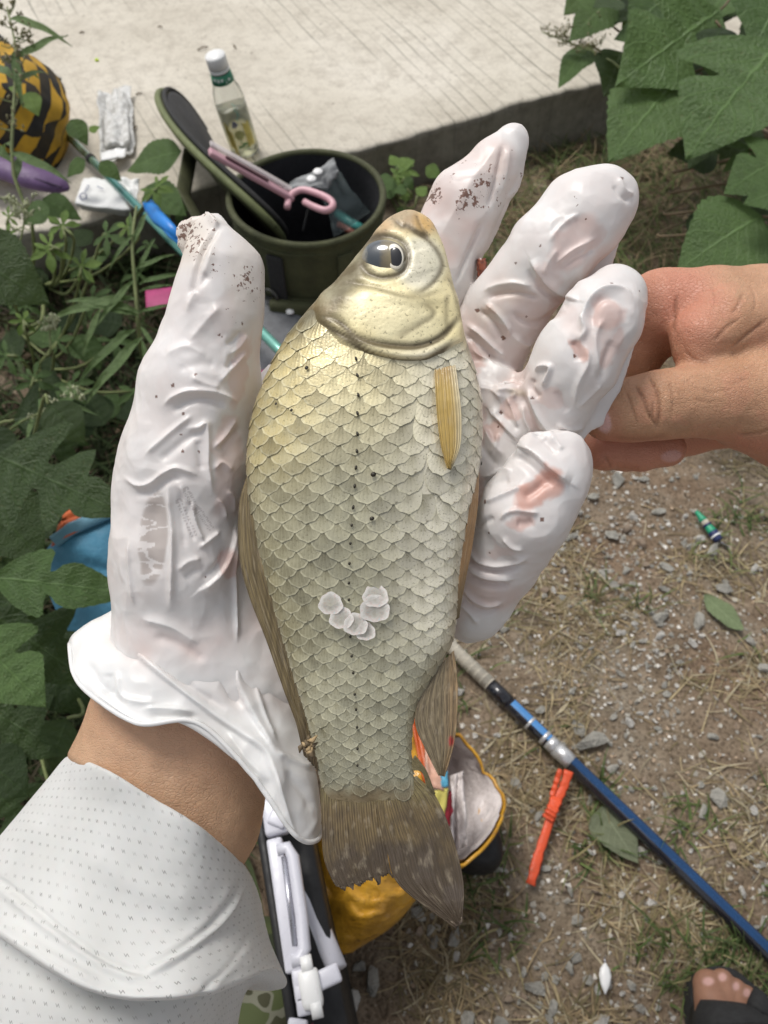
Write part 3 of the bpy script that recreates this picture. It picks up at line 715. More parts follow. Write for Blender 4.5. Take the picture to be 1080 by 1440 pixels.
# --- left bank plants
pa = Plant(60, 400, 'light green five fingered creeper beside the white card', 'creeper', .0)
for (b, t, d) in (((88, 318), (94, 286), .84), ((88, 318), (60, 300), .84), ((70, 352), (74, 392), .82), ((70, 345), (40, 356), .82), ((33, 452), (24, 478), .78), ((33, 450), (40, 432), .78), ((115, 375), (150, 366), .86), ((215, 268), (228, 296), .95), ((222, 262), (250, 270), .96), ((180, 320), (158, 312), .88), ((12, 305), (32, 296), .86), ((10, 330), (-14, 318), .84)):
    pa.at('palm', b, t, d, facing=.55, wide=1.25)
pa.close()
pb = Plant(50, 520, 'dark round five fingered creeper low in the bank', 'creeper', 0)
for (b, t, d) in (((48, 536), (50, 575), .80), ((48, 530), (80, 520), .80), ((115, 375), (130, 405), .88), ((160, 480), (175, 520), .86), ((100, 540), (125, 575), .86), ((150, 330), (190, 345), .92), ((20, 410), (50, 430), .86), ((80, 480), (110, 470), .86), ((190, 550), (200, 590), .84), ((130, 420), (165, 440), .9), ((10, 500), (-20, 530), .82)):
    pb.at('dpalm', b, t, d, facing=.5, wide=1.2)
pb.close()
pc_ = Plant(205, 520, 'narrow bladed green weed standing beside the thumb', 'weed', 0)
pc_.stem([pc_.root, P(197, 480, .86), P(190, 400, .84), P(186, 340, .84), P(192, 290, .85)], .0028, .0014)
for (b, t, d, d2) in (((200, 475), (112, 556), .78, .74), ((190, 464), (98, 514), .80, .76), ((142, 434), (110, 496), .80, .78), ((195, 445), (120, 418), .82, .80), ((195, 440), (85, 395), .82, .80), ((190, 420), (45, 428), .82, .80), ((196, 400), (245, 372), .82, .80), ((196, 410), (238, 392), .82, .82), ((190, 380), (240, 350), .83, .82), ((196, 440), (240, 420), .81, .80), ((198, 460), (222, 490), .80, .78), ((188, 350), (180, 290), .84, .84), ((190, 340), (205, 285), .84, .86), ((188, 330), (150, 360), .84, .82), ((188, 395), (130, 450), .82, .80), ((200, 480), (215, 540), .80, .78), ((195, 380), (215, 330), .83, .83)):
    pc_.at('lance', b, t, d, d2, facing=.35, petiole=False, wide=1.1)
pc_.close()
pd_ = Plant(-30, 800, 'large dark deeply lobed plant overhanging the blue bag', 'plant', 0)
for (k, b, t, d, d2, fc, wd, rl) in (('deep', (-6, 640), (176, 722), .60, .58, .75, .78, 0.), ('notch', (-10, 812), (172, 828), .56, .55, .75, .52, 0.), ('deep', (-30, 850), (118, 956), .58, .57, .75, 1.0, .1), ('notch', (-40, 890), (62, 992), .55, .54, .7, .9, 0), ('dheart', (40, 905), (136, 1000), .64, .63, .6, 1., 0), ('dheart', (-60, 350), (58, 414), .72, .72, .7, 1., 0), ('dheart', (-20, 700), (60, 790), .64, .64, .6, 1., 0), ('deep', (-40, 985), (95, 1062), .62, .62, .6, 1., .2), ('dheart', (95, 1010), (62, 1090), .62, .62, .5, .8, 0), ('dheart', (-30, 1060), (40, 1120), .60, .60, .6, 1., 0), ('dheart', (20, 745), (96, 700), .68, .68, .5, .9, 0)):
    pd_.at(k, b, t, d, d2, facing=fc, wide=wd, roll=rl)
for _ in range(20):
    x, y = random.uniform(-90, 120), random.uniform(560, 1150)
    if x > 20 and 640 < y < 900: continue
    a = random.uniform(-.5, 1.8); L_ = random.uniform(60, 110); pd_.at(random.choice(('dheart', 'deep')), (x, y), (x + L_ * math.cos(a), y + L_ * math.sin(a)), random.uniform(.66, .78), None, facing=.4, roll=random.uniform(-.4, .4), petiole=random.random() < .5)
pd_.close()
pe = Plant(150, 330, 'grey green wide leaves under the teal rod', 'plant', .02)
for (k, b, t, d, fc, wd) in (('heart', (256, 214), (168, 222), 1.08, .35, .75), ('heart', (205, 262), (262, 300), 1.0, .4, .9), ('heart', (100, 168), (122, 200), 1.15, .4, .9), ('small', (125, 185), (140, 176), 1.14, .4, .8), ('heart', (120, 225), (90, 245), 1.08, .35, .8), ('heart', (140, 228), (170, 250), 1.08, .35, .8), ('heart', (60, 280), (110, 300), .98, .5, .8), ('heart', (70, 290), (25, 310), .95, .5, .8), ('small', (38, 130), (53, 160), 1.08, .5, 1.), ('small', (28, 130), (10, 120), 1.08, .5, .6), ('small', (30, 140), (50, 128), 1.08, .5, .5)):
    pe.at(k, b, t, d, facing=fc, wide=wd, petiole=False)
for _ in range(44):
    x, y = random.uniform(-40, 330), random.uniform(255, 620)
    if x > 250 and y > 400: continue
    a = random.uniform(0, 6.28); L_ = random.uniform(30, 62); pe.at(random.choice(('dheart', 'heart', 'dpalm', 'dheart')), (x, y), (x + L_ * math.cos(a), y + L_ * math.sin(a)), (lambda g: (g - CAM).dot(FW))(G(x, y, random.uniform(.02, .10))), None, facing=.35, roll=random.uniform(-.4, .4), petiole=False)
pe.close()
pk = Plant(540, 245, 'green leafy weeds growing against the concrete edge', 'weed', 0)
for _ in range(34):
    x, y = random.choice(((random.uniform(535, 600), random.uniform(225, 300)), (random.uniform(470, 560), random.uniform(196, 222)), (random.uniform(545, 580), random.uniform(230, 275))))
    a = random.uniform(0, 6.28); L_ = random.uniform(14, 34); g = G(x, y, random.uniform(.04, .10)); d = (g - CAM).dot(FW); pk.at(random.choice(('small', 'palm', 'heart')), (x, y), (x + L_ * math.cos(a), y + .7 * L_ * math.sin(a)), d, None, facing=.4, petiole=random.random() < .4)
pk.close()
# low mat of dark growth that hides the earth of the bank
blades('bank_growth', 5200, lambda x, y: 1.0 if x < 330 else 0, (-150, 250, 330, 1250), (.03, .11), .005, (.2, 1.2), [(.035, .06, .018), (.05, .085, .025), (.07, .10, .035), (.06, .05, .025)], .5, 'dark tangle of low grass covering the bank', 'grass', clump=4)
# ================================================================== the gloved hand that carries the fish
def cp(px, py, d, r):
    return (C(px, py, d), r * d / F)

ARM0 = C(230, 1120, .27)
M_ARM = CM @ Matrix.Translation(Vector(ARM0))

# bones of the hand under the latex (px, py, depth, radius)
SKIN = dict(
 thumb=[(262, 880, .277, 84), (262, 760, .273, 72), (275, 620, .268, 62), (303, 480, .262, 50), (318, 400, .259, 36)],
 index=[(470, 640, .292, 50), (560, 450, .285, 43), (640, 300, .277, 36), (690, 235, .274, 27)],
 middle=[(520, 660, .292, 50), (650, 520, .287, 45), (730, 420, .275, 42), (800, 340, .266, 38), (835, 300, .266, 32)],
 ring=[(540, 720, .292, 50), (680, 620, .287, 44), (768, 560, .268, 43), (830, 475, .256, 39), (858, 435, .256, 33)],
 pinky=[(520, 800, .292, 48), (625, 850, .285, 40), (690, 800, .270, 40), (735, 725, .258, 38), (765, 685, .257, 32)],
 palm=[(300, 930, .285, 95), (420, 760, .300, 82), (520, 700, .302, 74)],
 palm2=[(280, 830, .284, 80), (400, 640, .300, 66), (500, 600, .300, 60)],
 heel=[(330, 980, .285, 85), (480, 850, .300, 70)],
 arm=[(300, 900, .292, 105), (262, 1010, .285, 126), (225, 1130, .284, 138), (185, 1230, .287, 122), (150, 1320, .290, 112), (60, 1550, .294, 120), (10, 1700, .297, 120)],
)
hv = Vol(C(-250, 1900, .315) * np.array([1, 1, 1.1]), np.array([C(960, 200, .24)[0] + .02, C(500, 150, .30)[1] + .01, -.22]), .0013)
def pts(L): return [cp(*p) for p in L]
for nm, L in SKIN.items():
    if nm == 'arm': hv.chain(pts(L), .008, 1.28)
    else: hv.chain(pts(L), .006, 1.0)
# the loose latex round it
GLOVE = dict(
 thumb=[(258, 900, .280, 98), (258, 780, .271, 88), (266, 650, .266, 84), (284, 540, .262, 74), (305, 440, .258, 57), (312, 380, .257, 46), (296, 335, .257, 26)],
 thumb2=[(232, 800, .268, 58), (228, 700, .268, 50), (262, 560, .262, 50)],
 index=[(560, 480, .288, 62), (612, 385, .284, 56), (656, 284, .278, 49), (698, 228, .275, 36), (719, 200, .274, 25)],
 middle=[(640, 560, .289, 62), (676, 505, .285, 56), (716, 432, .276, 58), (776, 355, .266, 61), (822, 303, .264, 61), (848, 283, .264, 48)],
 ring=[(650, 640, .289, 62), (720, 590, .276, 50), (775, 565, .266, 56), (812, 505, .257, 60), (850, 445, .254, 57), (868, 416, .255, 44)],
 pinky=[(610, 830, .290, 56), (666, 858, .276, 42), (700, 792, .268, 56), (738, 722, .256, 65), (772, 672, .255, 58), (788, 652, .256, 45)],
 knuck=[(655, 720, .282, 60), (690, 640, .276, 52), (720, 600, .270, 40)],
 knuck2=[(640, 560, .285, 60), (690, 560, .276, 46), (725, 560, .27, 30)],
 palm=[(290, 940, .287, 118), (420, 760, .302, 100), (540, 690, .302, 92), (620, 650, .296, 70)],
 palm2=[(280, 830, .284, 96), (400, 640, .302, 84), (520, 580, .300, 76)],
 heel=[(330, 980, .288, 105), (480, 850, .302, 92), (600, 800, .296, 70)],
 web=[(300, 760, .285, 60), (345, 640, .288, 62), (420, 560, .296, 60)],
)
gv = Vol(C(150, 1160, .30) - .02, np.array([C(930, 200, .26)[0] + .006, C(500, 150, .285)[1] + .006, -.218]) , .00085)
for nm, L in GLOVE.items():
    gv.chain(pts(L), .0022 if nm in ('index', 'middle', 'ring', 'pinky') else .004 if nm[:4] == 'knuc' else .009, 1.18 if nm in ('index', 'middle', 'ring', 'pinky') else 1.0)
gv.cone(C(297, 985, .285), C(280, 1100, .285), 118 * .28 / F, 112 * .28 / F, .004, 1.1)
# thin folded tip of the thumb and limp edges of the fingers
def sheet(a, b, r, fz): gv.cone(C(*a), C(*b), r[0] * .26 / F, r[1] * .26 / F, .003, fz)
sheet((290, 322, .262), (266, 326, .263), (22, 20), 4.5); sheet((272, 345, .264), (283, 385, .264), (20, 18), 4.5); sheet((290, 318, .258), (303, 312, .258), (13, 12), 3.0)
sheet((722, 200, .272), (712, 260, .276), (19, 20), 3.0); sheet((708, 255, .277), (672, 330, .282), (22, 26), 3.0)
sheet((845, 300, .272), (815, 405, .280), (40, 38), 3.5)
sheet((860, 470, .262), (828, 570, .268), (38, 36), 3.5); sheet((800, 560, .262), (800, 600, .268), (40, 30), 3.0)
sheet((790, 650, .262), (790, 690, .266), (34, 32), 3.0); sheet((770, 690, .262), (720, 800, .270), (42, 34), 3.0); sheet((690, 850, .272), (655, 885, .276), (32, 20), 2.5)
sheet((715, 555, .262), (706, 570, .264), (22, 20), 2.5); sheet((752, 632, .250), (800, 630, .250), (24, 22), 2.2)
gv0 = gv.D.copy()
v, f = largest(*hv.mesh()); v = relax(v, f, 2)
q = ppx(v); n = vnormals(v, f)
v = v + n * (.0003 * fbm(v / .012, 4) + .00012 * fbm(v / .004, 8))[:, None]
v += n * (stroke_sum(q, [(-.00035, 5, [(150, 985), (200, 1040), (290, 1075), (380, 1095)]), (.0006, 16, [(190, 1180), (210, 1080), (232, 1000)]), (-.0003, 5, [(255, 1015), (310, 1042), (385, 1085)])]) * np.clip(n[:, 2], 0, 1))[:, None]
gs = gv.sample(v); ing = ((v > gv.lo + .002) & (v < gv.lo + (gv.n - 2) * gv.h)).all(1) & (q[:, 1] < 960)
for _ in range(3):
    v = v - np.where(ing, np.clip(gv.sample(v) + .0034, 0, .008), 0)[:, None] * n
hl = np.array((347 - 95, 1226 - 1062.)); hl /= np.linalg.norm(hl); sdh = (q[:, 1] - 1062) * hl[0] - (q[:, 0] - 95) * hl[1]
a0, a1 = C(262, 1010, .285), C(185, 1230, .287); ad = (a1 - a0) / np.linalg.norm(a1 - a0); axp = a0 + ((v - a0) @ ad)[:, None] * ad
v = v + (axp - v) * (sstep(-3, 26, sdh) * .17)[:, None]          # the arm slims inside the sleeve
me = mesh_np('person', v - ARM0, f)
red = np.clip(blob(q, (260, 1020), 130, 60, 20, .8) * .5, 0, 1); attr(me, 'red', red); attr(me, 'nail', np.zeros(len(v)))

def skin_mat(name, base, dark, redc, sss=.12):
    m, nt, b = newmat(name, Roughness=.48, Subsurface_Weight=sss, Subsurface_Scale=.004, Specular_IOR_Level=.4)
    b.inputs['Subsurface Radius'].default_value = (1.0, .35, .2)
    tc = nd(nt, 'TexCoord'); a = nd(nt, 'Attribute', {'attribute_name': 'red'}); nl = nd(nt, 'Attribute', {'attribute_name': 'nail'}); cr = nd(nt, 'Attribute', {'attribute_name': 'crease'})
    n1 = nd(nt, 'TexNoise', None, Vector=tc.outputs['Object'], Scale=55.0, Detail=4.0); n2 = nd(nt, 'TexNoise', None, Vector=tc.outputs['Object'], Scale=260.0, Detail=4.0)
    vo = nd(nt, 'TexVoronoi', {'feature': 'DISTANCE_TO_EDGE'}, Vector=nd(nt, 'Mapping', None, Vector=tc.outputs['Object'], Scale=(1., 1.7, 1.), Rotation=(0, 0, .5)).outputs[0], Scale=620.0)
    c = mix(nt, ramp(nt, n1, [(.3, 0.), (.7, 1.)]).outputs[0], dark, base)
    c = mix(nt, ramp(nt, n2, [(.35, .25), (.6, 0.)]).outputs[0], c, tuple(x * .6 for x in base))
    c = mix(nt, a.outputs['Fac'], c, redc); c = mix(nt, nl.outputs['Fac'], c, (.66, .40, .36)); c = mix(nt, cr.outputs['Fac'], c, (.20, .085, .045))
    nt.links.new(c, b.inputs['Base Color'])
    h = math_(nt, 'ADD', ramp(nt, vo, [(0., 0.), (.12, 1.)]).outputs[0], math_(nt, 'MULTIPLY', n2.outputs[0], 1.5)); bump(nt, b, h, .42, .0006)
    return m
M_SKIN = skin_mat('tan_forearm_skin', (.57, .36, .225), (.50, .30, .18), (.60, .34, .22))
person = obj('person', me, M_SKIN, None, M_ARM, label='bare tan forearm and hand in a white glove holding up the fish', cat='person')

# clip the volume where the cuff takes over
zc = C(250, 950, .27)[1]
XX = gv.ax
tilt = (XX[1][None, :, None] - zc) + (XX[0][:, None, None] - C(250, 900, .27)[0]) * .35
gv.D = np.maximum(gv.D, np.broadcast_to((-tilt - .012).astype(np.float32), gv.D.shape))
v, f = largest(*gv.mesh()); v = relax(v, f, 3)
v, f = subdivided(v, f, 1)
n = vnormals(v, f); q = ppx(v)
GST = [  # (height, width, line) ridges and hollows of the crumpled latex
 (-1.2, 5, [(706, 206), (703, 225), (692, 270), (687, 292)]), (.8, 8, [(716, 205), (712, 235), (700, 275)]), (-.9, 5, [(680, 310), (660, 352), (640, 400)]), (.5, 12, [(620, 330), (660, 262), (700, 205)]),
 (1.7, 7, [(746, 366), (757, 385), (770, 402), (790, 416), (814, 423)], 's'), (-1.2, 7, [(742, 378), (755, 402), (778, 420), (800, 432)]), (-.7, 20, [(822, 300), (800, 350), (780, 385)]), (.7, 6, [(772, 340), (790, 318), (815, 300)]),
 (.9, 6, [(780, 372), (805, 352), (835, 335)]), (-.6, 5, [(795, 376), (815, 362), (838, 348)]), (.7, 6, [(765, 385), (772, 368), (785, 350)]), (.8, 5, [(868, 252), (876, 268), (888, 275)]), (-.7, 5, [(862, 262), (870, 276), (884, 284)]),
 (1.1, 7, [(681, 410), (700, 402), (722, 398), (747, 402)]), (-1.0, 6, [(686, 420), (700, 415), (730, 412), (760, 420)]), (1.3, 6, [(684, 427), (700, 441), (711, 456), (718, 470)]), (-1.1, 6, [(674, 436), (690, 450), (702, 468), (708, 480)]),
 (1.4, 6, [(658, 457), (676, 470), (693, 487), (712, 503)]), (-1.2, 6, [(655, 470), (675, 486), (697, 506)]), (1.2, 6, [(664, 490), (684, 508), (706, 519), (735, 522)]), (-.9, 7, [(720, 440), (745, 455), (770, 450), (795, 436)]), (1.0, 7, [(718, 470), (742, 486), (762, 470), (785, 445)]),
 (-1.0, 8, [(676, 520), (700, 530), (726, 530), (745, 518)]), (.9, 6, [(670, 545), (690, 548), (706, 560)]), (-1.2, 9, [(700, 535), (720, 528), (738, 536)]),
 (1.3, 6, [(821, 476), (820, 445), (832, 418), (853, 405), (877, 408), (890, 428)]), (-1.1, 9, [(832, 462), (833, 438), (845, 421), (862, 418), (876, 430), (880, 455)]), (.9, 8, [(850, 448), (838, 470), (838, 500), (845, 530)]),
 (1.1, 6, [(817, 442), (824, 463), (813, 478)]), (-1.5, 9, [(805, 478), (812, 492), (816, 508)]), (1.2, 7, [(824, 485), (826, 510), (812, 540), (806, 570)]), (-1.0, 8, [(862, 478), (850, 510), (842, 538)]),
 (1.6, 5, [(753, 521), (762, 514), (774, 516), (770, 530), (764, 542)]), (-1.1, 6, [(752, 532), (748, 545), (760, 560)]), (1.2, 6, [(742, 548), (750, 570), (760, 590), (777, 612)]), (-1.4, 7, [(731, 552), (742, 580), (752, 604), (765, 618)]), (.8, 7, [(812, 572), (830, 556), (846, 540)]), (-.8, 9, [(785, 548), (790, 565), (800, 578)]),
 (.9, 7, [(782, 596), (800, 604), (822, 600)]), (1.5, 6, [(686, 577), (700, 590), (715, 606), (730, 621)], 's'), (-1.3, 7, [(700, 578), (716, 592), (728, 606)]), (1.0, 5, [(698, 549), (712, 547), (724, 551), (720, 560)]), (1.1, 4, [(713, 560), (722, 580), (727, 600)]), (1.0, 4, [(735, 570), (738, 590), (748, 610)]),
 (1.0, 6, [(680, 600), (690, 620), (706, 640)]), (-.9, 7, [(672, 615), (684, 636), (700, 655)]), (1.2, 7, [(680, 672), (700, 664), (722, 662)]), (-1.1, 8, [(680, 684), (700, 678), (718, 676)]), (1.0, 5, [(690, 640), (697, 625), (700, 610)]),
 (2.2, 8, [(728, 626), (742, 634), (756, 645), (772, 660), (786, 671), (800, 680)], 's'), (-1.6, 9, [(722, 640), (742, 652), (760, 668), (780, 684)]), (1.0, 7, [(773, 614), (782, 622), (790, 634)]), (-.8, 7, [(763, 616), (772, 626), (782, 640)]),
 (1.3, 5, [(684, 707), (705, 698), (720, 692), (732, 686)]), (1.2, 5, [(704, 731), (712, 722), (726, 718), (742, 720), (758, 722)]), (-1.3, 10, [(735, 700), (752, 690), (768, 676)]), (-1.0, 9, [(726, 736), (740, 736), (750, 732)]), (.9, 5, [(708, 756), (720, 768), (736, 772)]), (-.8, 6, [(668, 744), (682, 734), (696, 728)]),
 (1.2, 5, [(655, 762), (666, 784), (690, 795), (715, 793), (740, 783)]), (-1.5, 5, [(655, 774), (668, 794), (692, 803), (720, 800), (738, 792)]), (1.3, 6, [(651, 792), (668, 806), (690, 814), (722, 814)], 's'), (-1.5, 6, [(652, 804), (672, 818), (696, 823), (718, 822)]), (1.1, 6, [(650, 822), (664, 842), (686, 852), (708, 846)]), (-1.2, 6, [(648, 836), (664, 854), (684, 862), (704, 856)]), (.9, 5, [(645, 848), (660, 862), (672, 878)]),
 # thumb
 (-1.5, 6, [(308, 322), (298, 335), (289, 348), (281, 368), (274, 392), (266, 418)]), (1.4, 6, [(289, 302), (298, 312), (306, 322)]), (1.0, 9, [(300, 345), (292, 375), (278, 405), (262, 440)]), (-1.0, 8, [(292, 385), (282, 398), (272, 412)]),
 (.8, 8, [(348, 470), (336, 488), (320, 500)]), (-.7, 6, [(340, 466), (330, 476), (318, 486)]), (1.0, 8, [(308, 538), (322, 522), (336, 508), (346, 494)]), (-.7, 8, [(318, 520), (330, 506)]), (.8, 10, [(268, 480), (290, 452), (310, 430)]),
 (.6, 10, [(235, 500), (262, 488), (290, 500)]), (-.5, 10, [(250, 518), (280, 512), (305, 515)]), (1.3, 7, [(231, 570), (245, 558), (265, 550), (295, 550), (316, 556), (335, 565)]), (-1.2, 8, [(242, 580), (262, 566), (290, 562), (320, 572)]), (.8, 8, [(268, 530), (290, 540), (310, 545)]),
 (-1.0, 9, [(224, 648), (242, 634), (262, 618), (284, 606)]), (1.2, 7, [(205, 640), (226, 622), (248, 602), (270, 584)]), (1.2, 7, [(262, 602), (278, 602), (290, 596), (292, 625), (292, 655), (298, 692)]), (-.9, 8, [(278, 618), (282, 640), (284, 662)]), (1.0, 6, [(300, 630), (318, 612), (334, 588)]), (-.8, 6, [(310, 632), (326, 616), (340, 602)]),
 (1.1, 6, [(178, 672), (195, 682), (212, 679), (232, 664), (250, 658), (278, 668)]), (-.9, 8, [(190, 694), (214, 692), (236, 676), (258, 672)]), (1.7, 7, [(236, 682), (240, 715), (243, 750), (242, 790), (240, 852)]), (-1.1, 16, [(216, 706), (213, 760), (216, 815)]), (-.7, 7, [(254, 690), (256, 730), (260, 770)]),
 (1.3, 5, [(270, 704), (273, 728), (280, 750), (286, 762)]), (-.8, 5, [(262, 712), (266, 740), (274, 762)]), (1.2, 5, [(308, 748), (296, 757), (280, 770)]), (.9, 4, [(253, 682), (260, 695), (266, 708)]), (1.6, 6, [(331, 742), (328, 765), (318, 793), (300, 814), (277, 832)], 's'), (-1.0, 7, [(318, 770), (306, 794), (284, 815)]),
 (.9, 7, [(250, 802), (264, 790), (282, 785)]), (-.7, 8, [(258, 815), (276, 803), (290, 800)]), (.8, 4, [(183, 760), (182, 800), (188, 850)]), (1.3, 5, [(332, 766), (330, 800), (332, 850), (333, 900)]),
 (1.0, 6, [(300, 660), (312, 650), (326, 662)]), (.8, 5, [(304, 700), (314, 712), (318, 730)]), (.8, 5, [(318, 690), (328, 700), (330, 720)]), (1.0, 10, [(200, 870), (240, 880), (280, 905)]), (-.8, 10, [(215, 895), (250, 905), (290, 930)]),
]
fr = np.clip(n[:, 2] * 1.8 + .1, 0, 1)
wp1 = v + .004 * np.c_[fbm(v / .012, 11), fbm(v / .012, 12), fbm(v / .012, 13)]
crum = -.0017 * (np.abs(fbm(wp1 / .034, 21, 1)) - .22) - .0006 * (np.abs(fbm(wp1 * np.array((1., .7, 1.)) / .012 + 3, 23, 1)) - .2) + .00005 * fbm(v / .003, 33, 2)
rdg = 1 - np.abs(fbm(wp1 / .026 + 7, 55, 1)); crum = crum + .0010 * np.clip(rdg - .80, 0, 1) * 2
v = v + n * (stroke_sum(q, [(s_[0], s_[1] * .72, *s_[2:]) for s_ in GST], True) * .00100 * fr + crum)[:, None]
tip_c = 0

# where the wet latex clings the skin shows through
sk = hv.sample(v); show = 1 - sstep(.0012, .0058, sk)
nz = fbm(v / .010, 61, 3)
show = np.clip(show * (.62 + .45 * nz), 0, 1) * .55
wob = np.c_[q[:, 0] + 15 * fbm(v / .007, 71, 4), q[:, 1] + 15 * fbm(v / .007, 72, 4)]
def add(c, rx, ry, ang, val, soft=.3):
    global show
    show = np.maximum(show, blob(wob, c, rx * 1.1, ry * 1.1, ang, soft) * val * .95)
PATCH = [((808, 345), 22, 48, 38, .50), ((770, 390), 20, 22, 0, .40), ((852, 442), 23, 24, 0, .62), ((862, 490), 12, 30, 25, .5), ((814, 494), 8, 17, -12, .75), ((772, 560), 16, 15, 20, .45), ((758, 688), 17, 36, 44, .95), ((738, 734), 17, 13, 0, .70),
 ((706, 775), 20, 10, 10, .35), ((684, 826), 20, 10, 20, .40), ((720, 575), 12, 17, 0, .6), ((692, 606), 14, 12, 20, .65), ((668, 500), 13, 20, -30, .65), ((700, 470), 16, 12, 20, .4), ((690, 440), 12, 9, 0, .45), ((320, 660), 20, 70, 4, .42), ((323, 615), 18, 30, 10, .42), ((312, 440), 16, 40, 10, .22), ((338, 520), 12, 50, 8, .45),
 ((650, 290), 26, 80, 33, .22), ((320, 790), 9, 22, 10, .6), ((660, 530), 14, 24, 0, .5), ((672, 590), 12, 34, 0, .45), ((668, 690), 12, 20, 0, .55)]
show = np.maximum(show, (.13 + .10 * nz) * sstep(900, 820, q[:, 1]) * sstep(.0, .5, n[:, 2] + .25))
for p_ in PATCH: add(*p_[:3], p_[3], p_[4])
def greyp(c, rx, ry, ang, soft=.12):
    wob = np.c_[q[:, 0] + 3 * fbm(v / .008, 75), q[:, 1]]
    return blob(wob, c, rx, ry, ang, soft)
gp = greyp((216, 757), 20, 66, 5); thin = 1 - np.abs(fbm(np.c_[v[:, 0] / .010, v[:, 1] / .0035, v[:, 2] / .01], 90, 2))
gp = gp * (1 - .9 * (thin > .93))
stt = np.zeros(len(v))
for c0_, c1_ in (((252, 705), (274, 756)), ((262, 688), (278, 722)), ((278, 716), (297, 745))):
    d, s_, al = polydist(q, [c0_, c1_]); tick = (np.sin(al * 75) > -.1)
    stt = np.maximum(stt, ((d < 4.5) & (d > 1.2) & tick) * 1.0)
dens = np.zeros(len(v)); dirt = np.zeros(len(v))
for (c, r, cov) in (((672, 258), 62, .42), ((658, 283), 26, .66), ((612, 275), 16, .75), ((640, 262), 50, .25), ((268, 330), 32, .72), ((320, 360), 36, .50), ((345, 395), 28, .56), ((725, 408), 20, .30), ((826, 290), 34, .22), ((296, 308), 20, .55), ((335, 440), 40, .2), ((650, 320), 40, .25)):
    dens = np.maximum(dens, blob(q, c, r, r, 0, .8) * cov)
for (x, y, r) in ((708, 476, 3.2), (672, 437, 3.), (700, 340, 1.5), (243, 542, 2.4), (220, 558, 2.), (258, 582, 2.2), (254, 611, 1.6), (257, 634, 2.6), (280, 635, 1.4), (308, 471, 1.6), (312, 473, 1.2), (275, 527, 1.8), (340, 455, 1.6), (683, 706, 2.6), (688, 749, 1.4), (762, 731, 2.8), (688, 778, 1.4), (704, 580, 1.8), (700, 600, 1.5), (750, 560, 1.6), (808, 500, 2.2), (860, 400, 1.6), (898, 410, 1.6), (873, 253, 2.), (726, 370, 1.6), (741, 446, 1.5), (760, 346, 1.4), (688, 500, 1.3), (290, 812, 1.4)):
    dirt = np.maximum(dirt, (np.hypot(q[:, 0] - x, q[:, 1] - y) < r * (.8 + .5 * vnoise(v / .0006, 5))) * 1.0)
tint = blob(q, (268, 335), 34, 40, 0, .6) * .8 + blob(q, (340, 390), 22, 60, 0, .6) * .5 + blob(q, (720, 410), 22, 16, 0, .7) * .5 + blob(q, (690, 250), 26, 60, 30, .8) * .25 + blob(q, (690, 440), 18, 12, 0, .6) * .5 + blob(q, (728, 552), 14, 5, 10, .5)
nG = len(v)

# ---- the loose cuff: a tube of latex from wrist to rolled hem
def loft(rows, nr, nc, closed=True, dd_=0.0):
    R = [np.array([C(p[0], p[1], p[2] + dd_) for p in r]) for r in rows]
    R = [crom_closed(r, nc) if closed else crom(r, nc) for r in R]
    A_ = np.stack(R); out = np.stack([crom(A_[:, j], nr) for j in range(nc)], 1)
    return out
CUFF = [  # front: left -> right, then back: right -> left
 [(190, 800, .282), (205, 815, .268), (240, 830, .262), (285, 835, .262), (320, 830, .266), (342, 815, .280), (360, 800, .290), (300, 830, .312), (220, 830, .305), (185, 815, .290)],
 [(170, 850, .276), (188, 880, .260), (232, 884, .253), (280, 890, .253), (326, 895, .256), (350, 880, .268), (372, 860, .285), (310, 880, .312), (225, 890, .305), (176, 865, .290)],
 [(130, 872, .270), (150, 912, .250), (205, 930, .243), (262, 950, .243), (328, 955, .247), (382, 940, .256), (402, 930, .275), (320, 930, .310), (225, 920, .305), (148, 890, .288)],
 [(104, 892, .268), (122, 940, .247), (182, 975, .238), (255, 985, .240), (318, 1008, .243), (390, 1020, .247), (432, 1020, .266), (340, 980, .305), (235, 950, .304), (124, 905, .288)],
 [(98, 904, .266), (110, 955, .246), (172, 1005, .235), (250, 1012, .237), (316, 1046, .239), (396, 1085, .240), (447, 1085, .258), (362, 1010, .300), (240, 965, .302), (115, 912, .287)],
 [(98, 908, .266), (112, 962, .246), (188, 1016, .2345), (276, 1015, .2365), (352, 1086, .236), (418, 1178, .238), (449, 1160, .256), (380, 1050, .298), (245, 975, .301), (118, 920, .287)],
]
cu = loft(CUFF, 110, 300, True, .012); nr_, nc_ = cu.shape[:2]; cvv = cu.reshape(-1, 3); cf = grid_faces(nr_, nc_, True)
cn = vnormals(cvv, cf)
if (cn[:, 2] * (np.arange(len(cvv)) % nc_ < nc_ // 2)).sum() < 0: cf = cf[:, ::-1]; cn = -cn
cq = ppx(cvv); cfr = np.clip(cn[:, 2] * 1.8 + .1, 0, 1)
